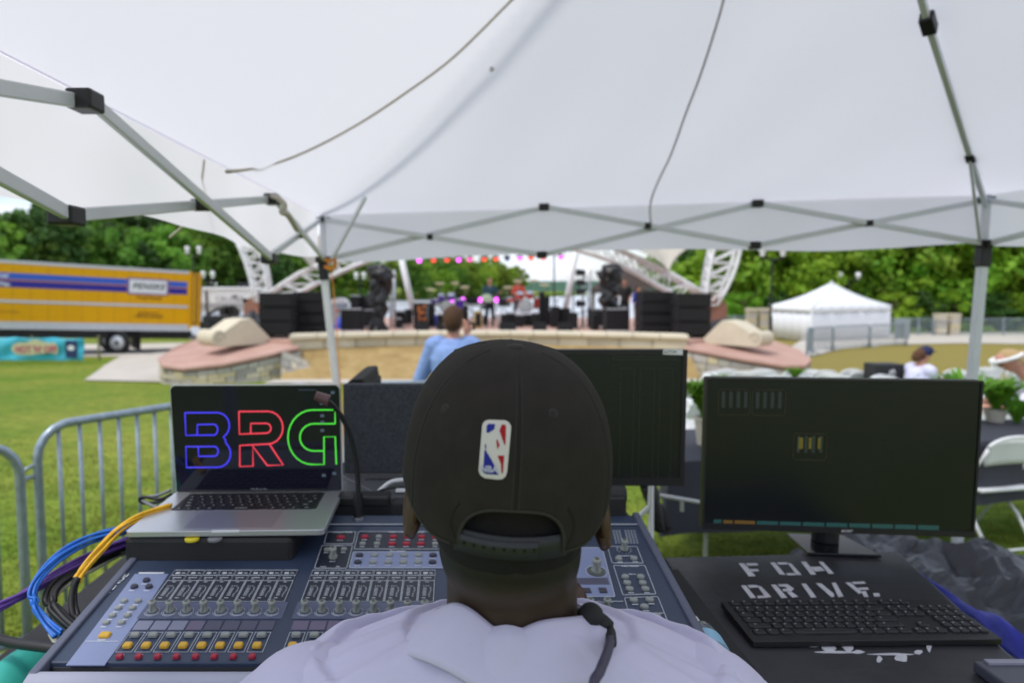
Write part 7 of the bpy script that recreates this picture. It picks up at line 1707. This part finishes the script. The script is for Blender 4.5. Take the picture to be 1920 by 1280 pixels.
BW = mat('badge_white', (.58, .56, .54), .9, bump=.5, bs=1500, bd=.0004); BBL = mat('badge_blue', (.015, .022, .24), .9, bump=.5, bs=1500, bd=.0004); BRD = mat('badge_red', (.34, .008, .018), .9, bump=.5, bs=1500, bd=.0004)
outl = []
for cx, cy, a0 in ((640, 235, -80), (325, 225, -180), (250, 1060, -270), (580, 1090, -350)):
    pass
outl = [(290, 175), (345, 160), (620, 172), (680, 205), (715, 270), (712, 340), (650, 1030), (625, 1110), (565, 1160), (480, 1165), (270, 1140), (205, 1095), (172, 1025), (175, 960), (232, 260), (250, 210)]
badge([outl], BW, -.0002, 'badge_base', .0022)
badge([[(305, 250), (335, 228), (560, 232), (600, 236), (630, 260), (640, 300), (600, 700), (575, 1040), (500, 1095), (290, 1075), (255, 1040), (262, 960), (300, 420)]], BBL, .0019, 'badge_blue_field', .0006) if 0 else None
badge([[(308, 265), (335, 232), (450, 235), (435, 320), (330, 385), (305, 375)], [(270, 700), (285, 660), (420, 890), (500, 1085), (290, 1070), (250, 1035), (255, 950)], [(278, 590), (295, 560), (300, 640), (280, 650)]], BBL, .0019, 'badge_blue_field', .0005)
badge([[(560, 240), (625, 250), (630, 300), (622, 560), (605, 590), (570, 420), (522, 345)], [(470, 510), (488, 488), (525, 590), (485, 655)], [(490, 765), (600, 760), (578, 1050), (555, 1060), (545, 900)]], BRD, .0019, 'badge_red_field', .0005)
q = [cappt(x/9.14+880, y/9.14+770) for x, y in ((270, 985), (470, 1000), (370, 900), (370, 1080))]; cq = cappt(352/9.14+880, 990/9.14+770); nq = V((0, -1, .12)).normalized()
text('lettering', 'NBA', .0070, mat('badge_pale', (.45, .47, .62), .9), frame(cq+capn(918.5, 878)[1]*.0034, q[1]-q[0], q[2]-q[3]), capo, .0003, fat=.0002)
# strap with pegs
mb = MB(); sp = []
def strp(d, z, o=0): a = -pi/2+radians(d); return HR @ V((CXh+(RX-.003+o)*cos(a), CYh+(RYb-.004+o)*sin(a), z))
mb.grid(lambda u, v: strp(-29+58*u, Z0-.004+.020*v), 30, 3); mb.build('strap', mat('strap_plastic', (.016, .018, .022), .5), capo, smooth=True, solid=.0022)
mb = MB(); mb.grid(lambda u, v: strp(-27+40*u, Z0-.001+.0135*v, .0022), 26, 3); s_ = mb.build('strap_overlap', mat('strap_plastic2', (.019, .021, .026), .45), capo, smooth=True, solid=.0016)
for k in range(8): c = strp(-23+k*4.8, Z0+.006, .0036); mb = MB(); mb.cyl(c+V((0, .001, 0)), c-V((0, .0006, 0)), .0014, n=8); mb.build('strap_hole', BLKG, s_)
# brim (in front, out of sight from here)
mb = MB(); mb.grid(lambda u, v: HR @ V((CXh+.085*cos(pi*u)*(1-.1*v), CYh+RYf*.86*sin(pi*u)*1.0+.075*v*sin(pi*u)**.7, Z0+.006-.012*abs(cos(pi*u))**2*0+.012*sin(pi*u)-.01*v)), 24, 6); mb.build('brim', CAPM, capo, smooth=True, solid=.003)
# head, neck, torso, arms, legs as one skin
FADE = mat('dark_skin_fade', (.05, .026, .017), .55, bump=.3, bs=500, bd=.0006)
n = FADE.node_tree.nodes; l = FADE.node_tree.links; b = n['Principled BSDF']; t_c = n.new('ShaderNodeTexCoord'); sxz = n.new('ShaderNodeSeparateXYZ'); l.new(t_c.outputs['Object'], sxz.inputs[0])
mr = n.new('ShaderNodeMapRange'); mr.inputs['From Min'].default_value = 1.532; mr.inputs['From Max'].default_value = 1.552; l.new(sxz.outputs['Z'], mr.inputs['Value'])
yr = n.new('ShaderNodeMapRange'); yr.inputs['From Min'].default_value = .70; yr.inputs['From Max'].default_value = .665; l.new(sxz.outputs['Y'], yr.inputs['Value'])
ml = n.new('ShaderNodeMath'); ml.operation = 'MULTIPLY'; l.new(mr.outputs[0], ml.inputs[0]); l.new(yr.outputs[0], ml.inputs[1])
cmx = n.new('ShaderNodeMixRGB'); cmx.inputs[1].default_value = (.045, .028, .020, 1); cmx.inputs[2].default_value = (.006, .005, .004, 1); l.new(ml.outputs[0], cmx.inputs[0]); l.new(cmx.outputs[0], b.inputs['Base Color'])
bd_ = MB(); hc = V((CXh, CYh+.005, 1.630))
bd_.ball(hc, (.080, .099, .112), 20, 14); bd_.ball(hc+V((0, .04, -.06)), (.060, .062, .062), 16, 10); bd_.ball(hc+V((.002, -.022, -.072)), (.068, .066, .058), 16, 10)
bd_.cyl((CXh+.006, CYh-.005, 1.38), (CXh+.004, CYh-.002, 1.60), .0645, .062, 20); bd_.ball(hc+V((0, .105, -.025)), (.014, .02, .024), 8, 6)
chest = V((CXh+.01, CYh+.01, 1.30)); hip = V((CXh+.01, CYh+.03, .95))
limb(bd_, hip, chest, .14, .15); limb(bd_, chest, V((CXh, CYh, 1.42)), .15, .08)
AR = {}
for s in (-1, 1):
    sh, el, wr = V((CXh+s*.205, CYh+.0, 1.385)), V((CXh+s*.235, CYh+.10, 1.14)), V((CXh+s*.12, CYh+.30, 1.285)); AR[s] = (sh, el, wr)
    limb(bd_, sh, el, .052, .042); limb(bd_, el, wr, .044, .028); limb(bd_, V((CXh+s*.09, CYh+.03, .92)), V((CXh+s*.11, CYh+.04, .50)), .085, .058); limb(bd_, V((CXh+s*.11, CYh+.04, .50)), V((CXh+s*.12, CYh+.02, .09)), .056, .038)
body = bd_.build('body', FADE, man, remesh=.006)
for s in (-1, 1): hn = MB(); hand(hn, AR[s][2], V((-s*.35, .8, .05))); hn.build('hand', DSKIN, body, smooth=True)
for s in (-1, 1): e = MB(); e.ball(hc+V((s*.031, .092, -.004)), .0115, 8, 6); e.build('eye', BLK, body)
e = MB(); e.ball(hc+V((0, .098, -.062)), (.024, .008, .007), 8, 5); e.build('mouth', cmat((.12, .04, .035), 'lip'), body)
for (px, py, s, hh) in ((779, 946, -1, .031), (1126, 975, 1, .027)):
    c = P(px, py, .640); M = Matrix.Rotation(radians(-s*16), 3, 'Z') @ Matrix.Rotation(radians(-s*8), 3, 'Y')
    mb = MB(); vs = []
    mb.ball(c, (.0085, .017, hh), 16, 12, M)
    pts = [c+M @ V((s*.004, .018*cos(a)-.002, hh*1.0*sin(a))) for a in [radians(x) for x in range(-80, 211, 15)]]; mb.tube(pts, [.003+.0022*sin(i/len(pts)*pi) for i in range(len(pts))], 7)
    mb.ball(c+M @ V((0, .004, -hh*.85)), (.006, .008, .009), 8, 6); mb.build('ear', DSKIN, body, remesh=.0016)
hm2 = MB(); hm2.ball(hc+V((0, -.006, -.008)), (.0815, .100, .106), 20, 14); hm2.v = [V((p.x, min(p.y, CYh+.03), p.z)) for p in hm2.v]
hm2.ball(hc+V((.002, -.028, -.052)), (.0685, .064, .052), 18, 12)
hair = mat('hair_black', (.006, .005, .005), .9, bump=1, bs=700, bd=.002); hm2.build('hair', hair, man, remesh=.006)
# shirt
SHT = mat('shirt_lavender', (.52, .50, .66), .9, var=.04, vs=8, bump=.35, bs=18, bd=.006)
sm_ = MB(); prof = [(1.506, .070, .070, 0), (1.500, .086, .080, 0), (1.484, .118, .092, .0), (1.463, .165, .104, 0), (1.438, .208, .112, .003), (1.405, .245, .120, .006), (1.36, .262, .125, .008), (1.28, .235, .128, .01), (1.18, .205, .128, .015), (1.05, .195, .125, .02), (.93, .19, .122, .03), (.90, .185, .118, .03)]
pf = [V((z, rx, ry)) for z, rx, ry, dy in prof]; pfd = [V((dy, 0, 0)) for z, rx, ry, dy in prof]; prof = [(q.x, q.y, q.z, w_.x) for q, w_ in zip(spline(pf, 6), spline(pfd, 6))]
NS = 144
vs = []
for z, rx, ry, dy in prof:
    for i in range(NS):
        a = 2*pi*i/NS; ca, sa = cos(a), sin(a); e_ = .85; x = rx*abs(ca)**e_*(1 if ca > 0 else -1); y = ry*abs(sa)**e_*(1 if sa > 0 else -1)
        g_ = min(1, max(0, (1.50-z)/.03)); f_ = 1+g_*(.030*noise.noise(V((ca*2.5, sa*2.5, z*9)))+.030*(abs(noise.noise(V((ca*5+z*3, sa*5, z*14))))-.2)+.012*sin(a*11+z*55+3*noise.noise(V((ca*3, sa*3, z*6)))))
        zz = z-(.020*(1+sa) if z > 1.49 else .012*(1+sa)*(z > 1.45))+(.006*noise.noise(V((ca*3+4, sa*3, z*12))))+g_*.004*noise.noise(V((ca*9, sa*9, z*20))); vs.append(V((CXh+.012+x*f_, CYh+dy+y*f_, zz)))
fs = [(j*NS+i, j*NS+(i+1) % NS, (j+1)*NS+(i+1) % NS, (j+1)*NS+i) for j in range(len(prof)-1) for i in range(NS)]
sm_.v = vs; sm_.f = fs; sm_.build('shirt', SHT, man, smooth=True, sub=1, solid=.002)
for s in (-1, 1):
    sh, el, wr = AR[s]; slv = MB(); slv.ball(sh+V((-s*.015, 0, -.012)), (.082, .085, .075), 14, 10); slv.cyl(sh, sh.lerp(el, .8), .074, .066, 18); slv.build('sleeve', SHT, man, remesh=.008)
# folded collar with a dip at the middle of the neck
cb = MB()
def colf(u, v):
    a = -pi/2+2*pi*(u-.5)*.93; dip = math.exp(-((u-.47)/.05)**2)
    bump = .012*math.exp(-((u-.36)/.07)**2)
    r0 = .068+.030*v+.010*v*v; z = 1.514-.026*(1+sin(a))-.013*dip+bump*(1-v*.6)-.034*v**1.3-.005*sin(u*13)*v
    return V((CXh+.008+r0*1.10*cos(a), CYh+r0*1.02*sin(a), z))
cb.grid(colf, 70, 10); cb.build('collar', SHT, man, smooth=True, solid=.0035, fixn=False)
TRS = cmat((.03, .03, .04)); pn = MB(); pn.ball(hip-V((0, 0, .03)), (.17, .135, .13), 14, 8)
for s in (-1, 1): limb(pn, V((CXh+s*.09, CYh+.03, .92)), V((CXh+s*.11, CYh+.04, .50)), .098, .072); limb(pn, V((CXh+s*.11, CYh+.04, .50)), V((CXh+s*.12, CYh+.02, .13)), .07, .056)
pn.build('trousers', TRS, man, remesh=.01)
for s in (-1, 1): so_ = MB(); so_.ball((CXh+s*.12, CYh+.05, .055), (.046, .05, .05), 12, 8); so_.ball((CXh+s*.12, CYh+.11, .045), (.046, .08, .04), 12, 8); so_.build('shoe', cmat((.03, .03, .03)), man, smooth=True)
# headset boom lying over the right shoulder
hs = thing('headset', 'black headset boom and cord lying over the right shoulder of the man in the cap', 'headset', P(1110, 1150, .60))
mb = MB(); mb.ball(P(1108, 1152, .60), (.0115, .012, .011), 14, 10); mb.build('foam_tip', BLKM, hs, smooth=True)
mb = MB(); mb.tube(spline([P(1110, 1154, .605), P(1128, 1165, .60), P(1143, 1182, .595), P(1146, 1205, .57)], 6), [.0095]*3+[.008]*8+[.005]*8, 8); mb.build('boom', BLKM, hs, smooth=True)
mb = MB(); mb.tube(spline([P(1146, 1198, .575), P(1138, 1225, .545), P(1126, 1255, .52), P(1112, 1300, .50), V((.11, .515, 1.40)), V((.10, .50, 1.2))], 6), .0042, 7); mb.build('cord', mat('cord_violet', (.05, .045, .08), .6), hs, smooth=True)
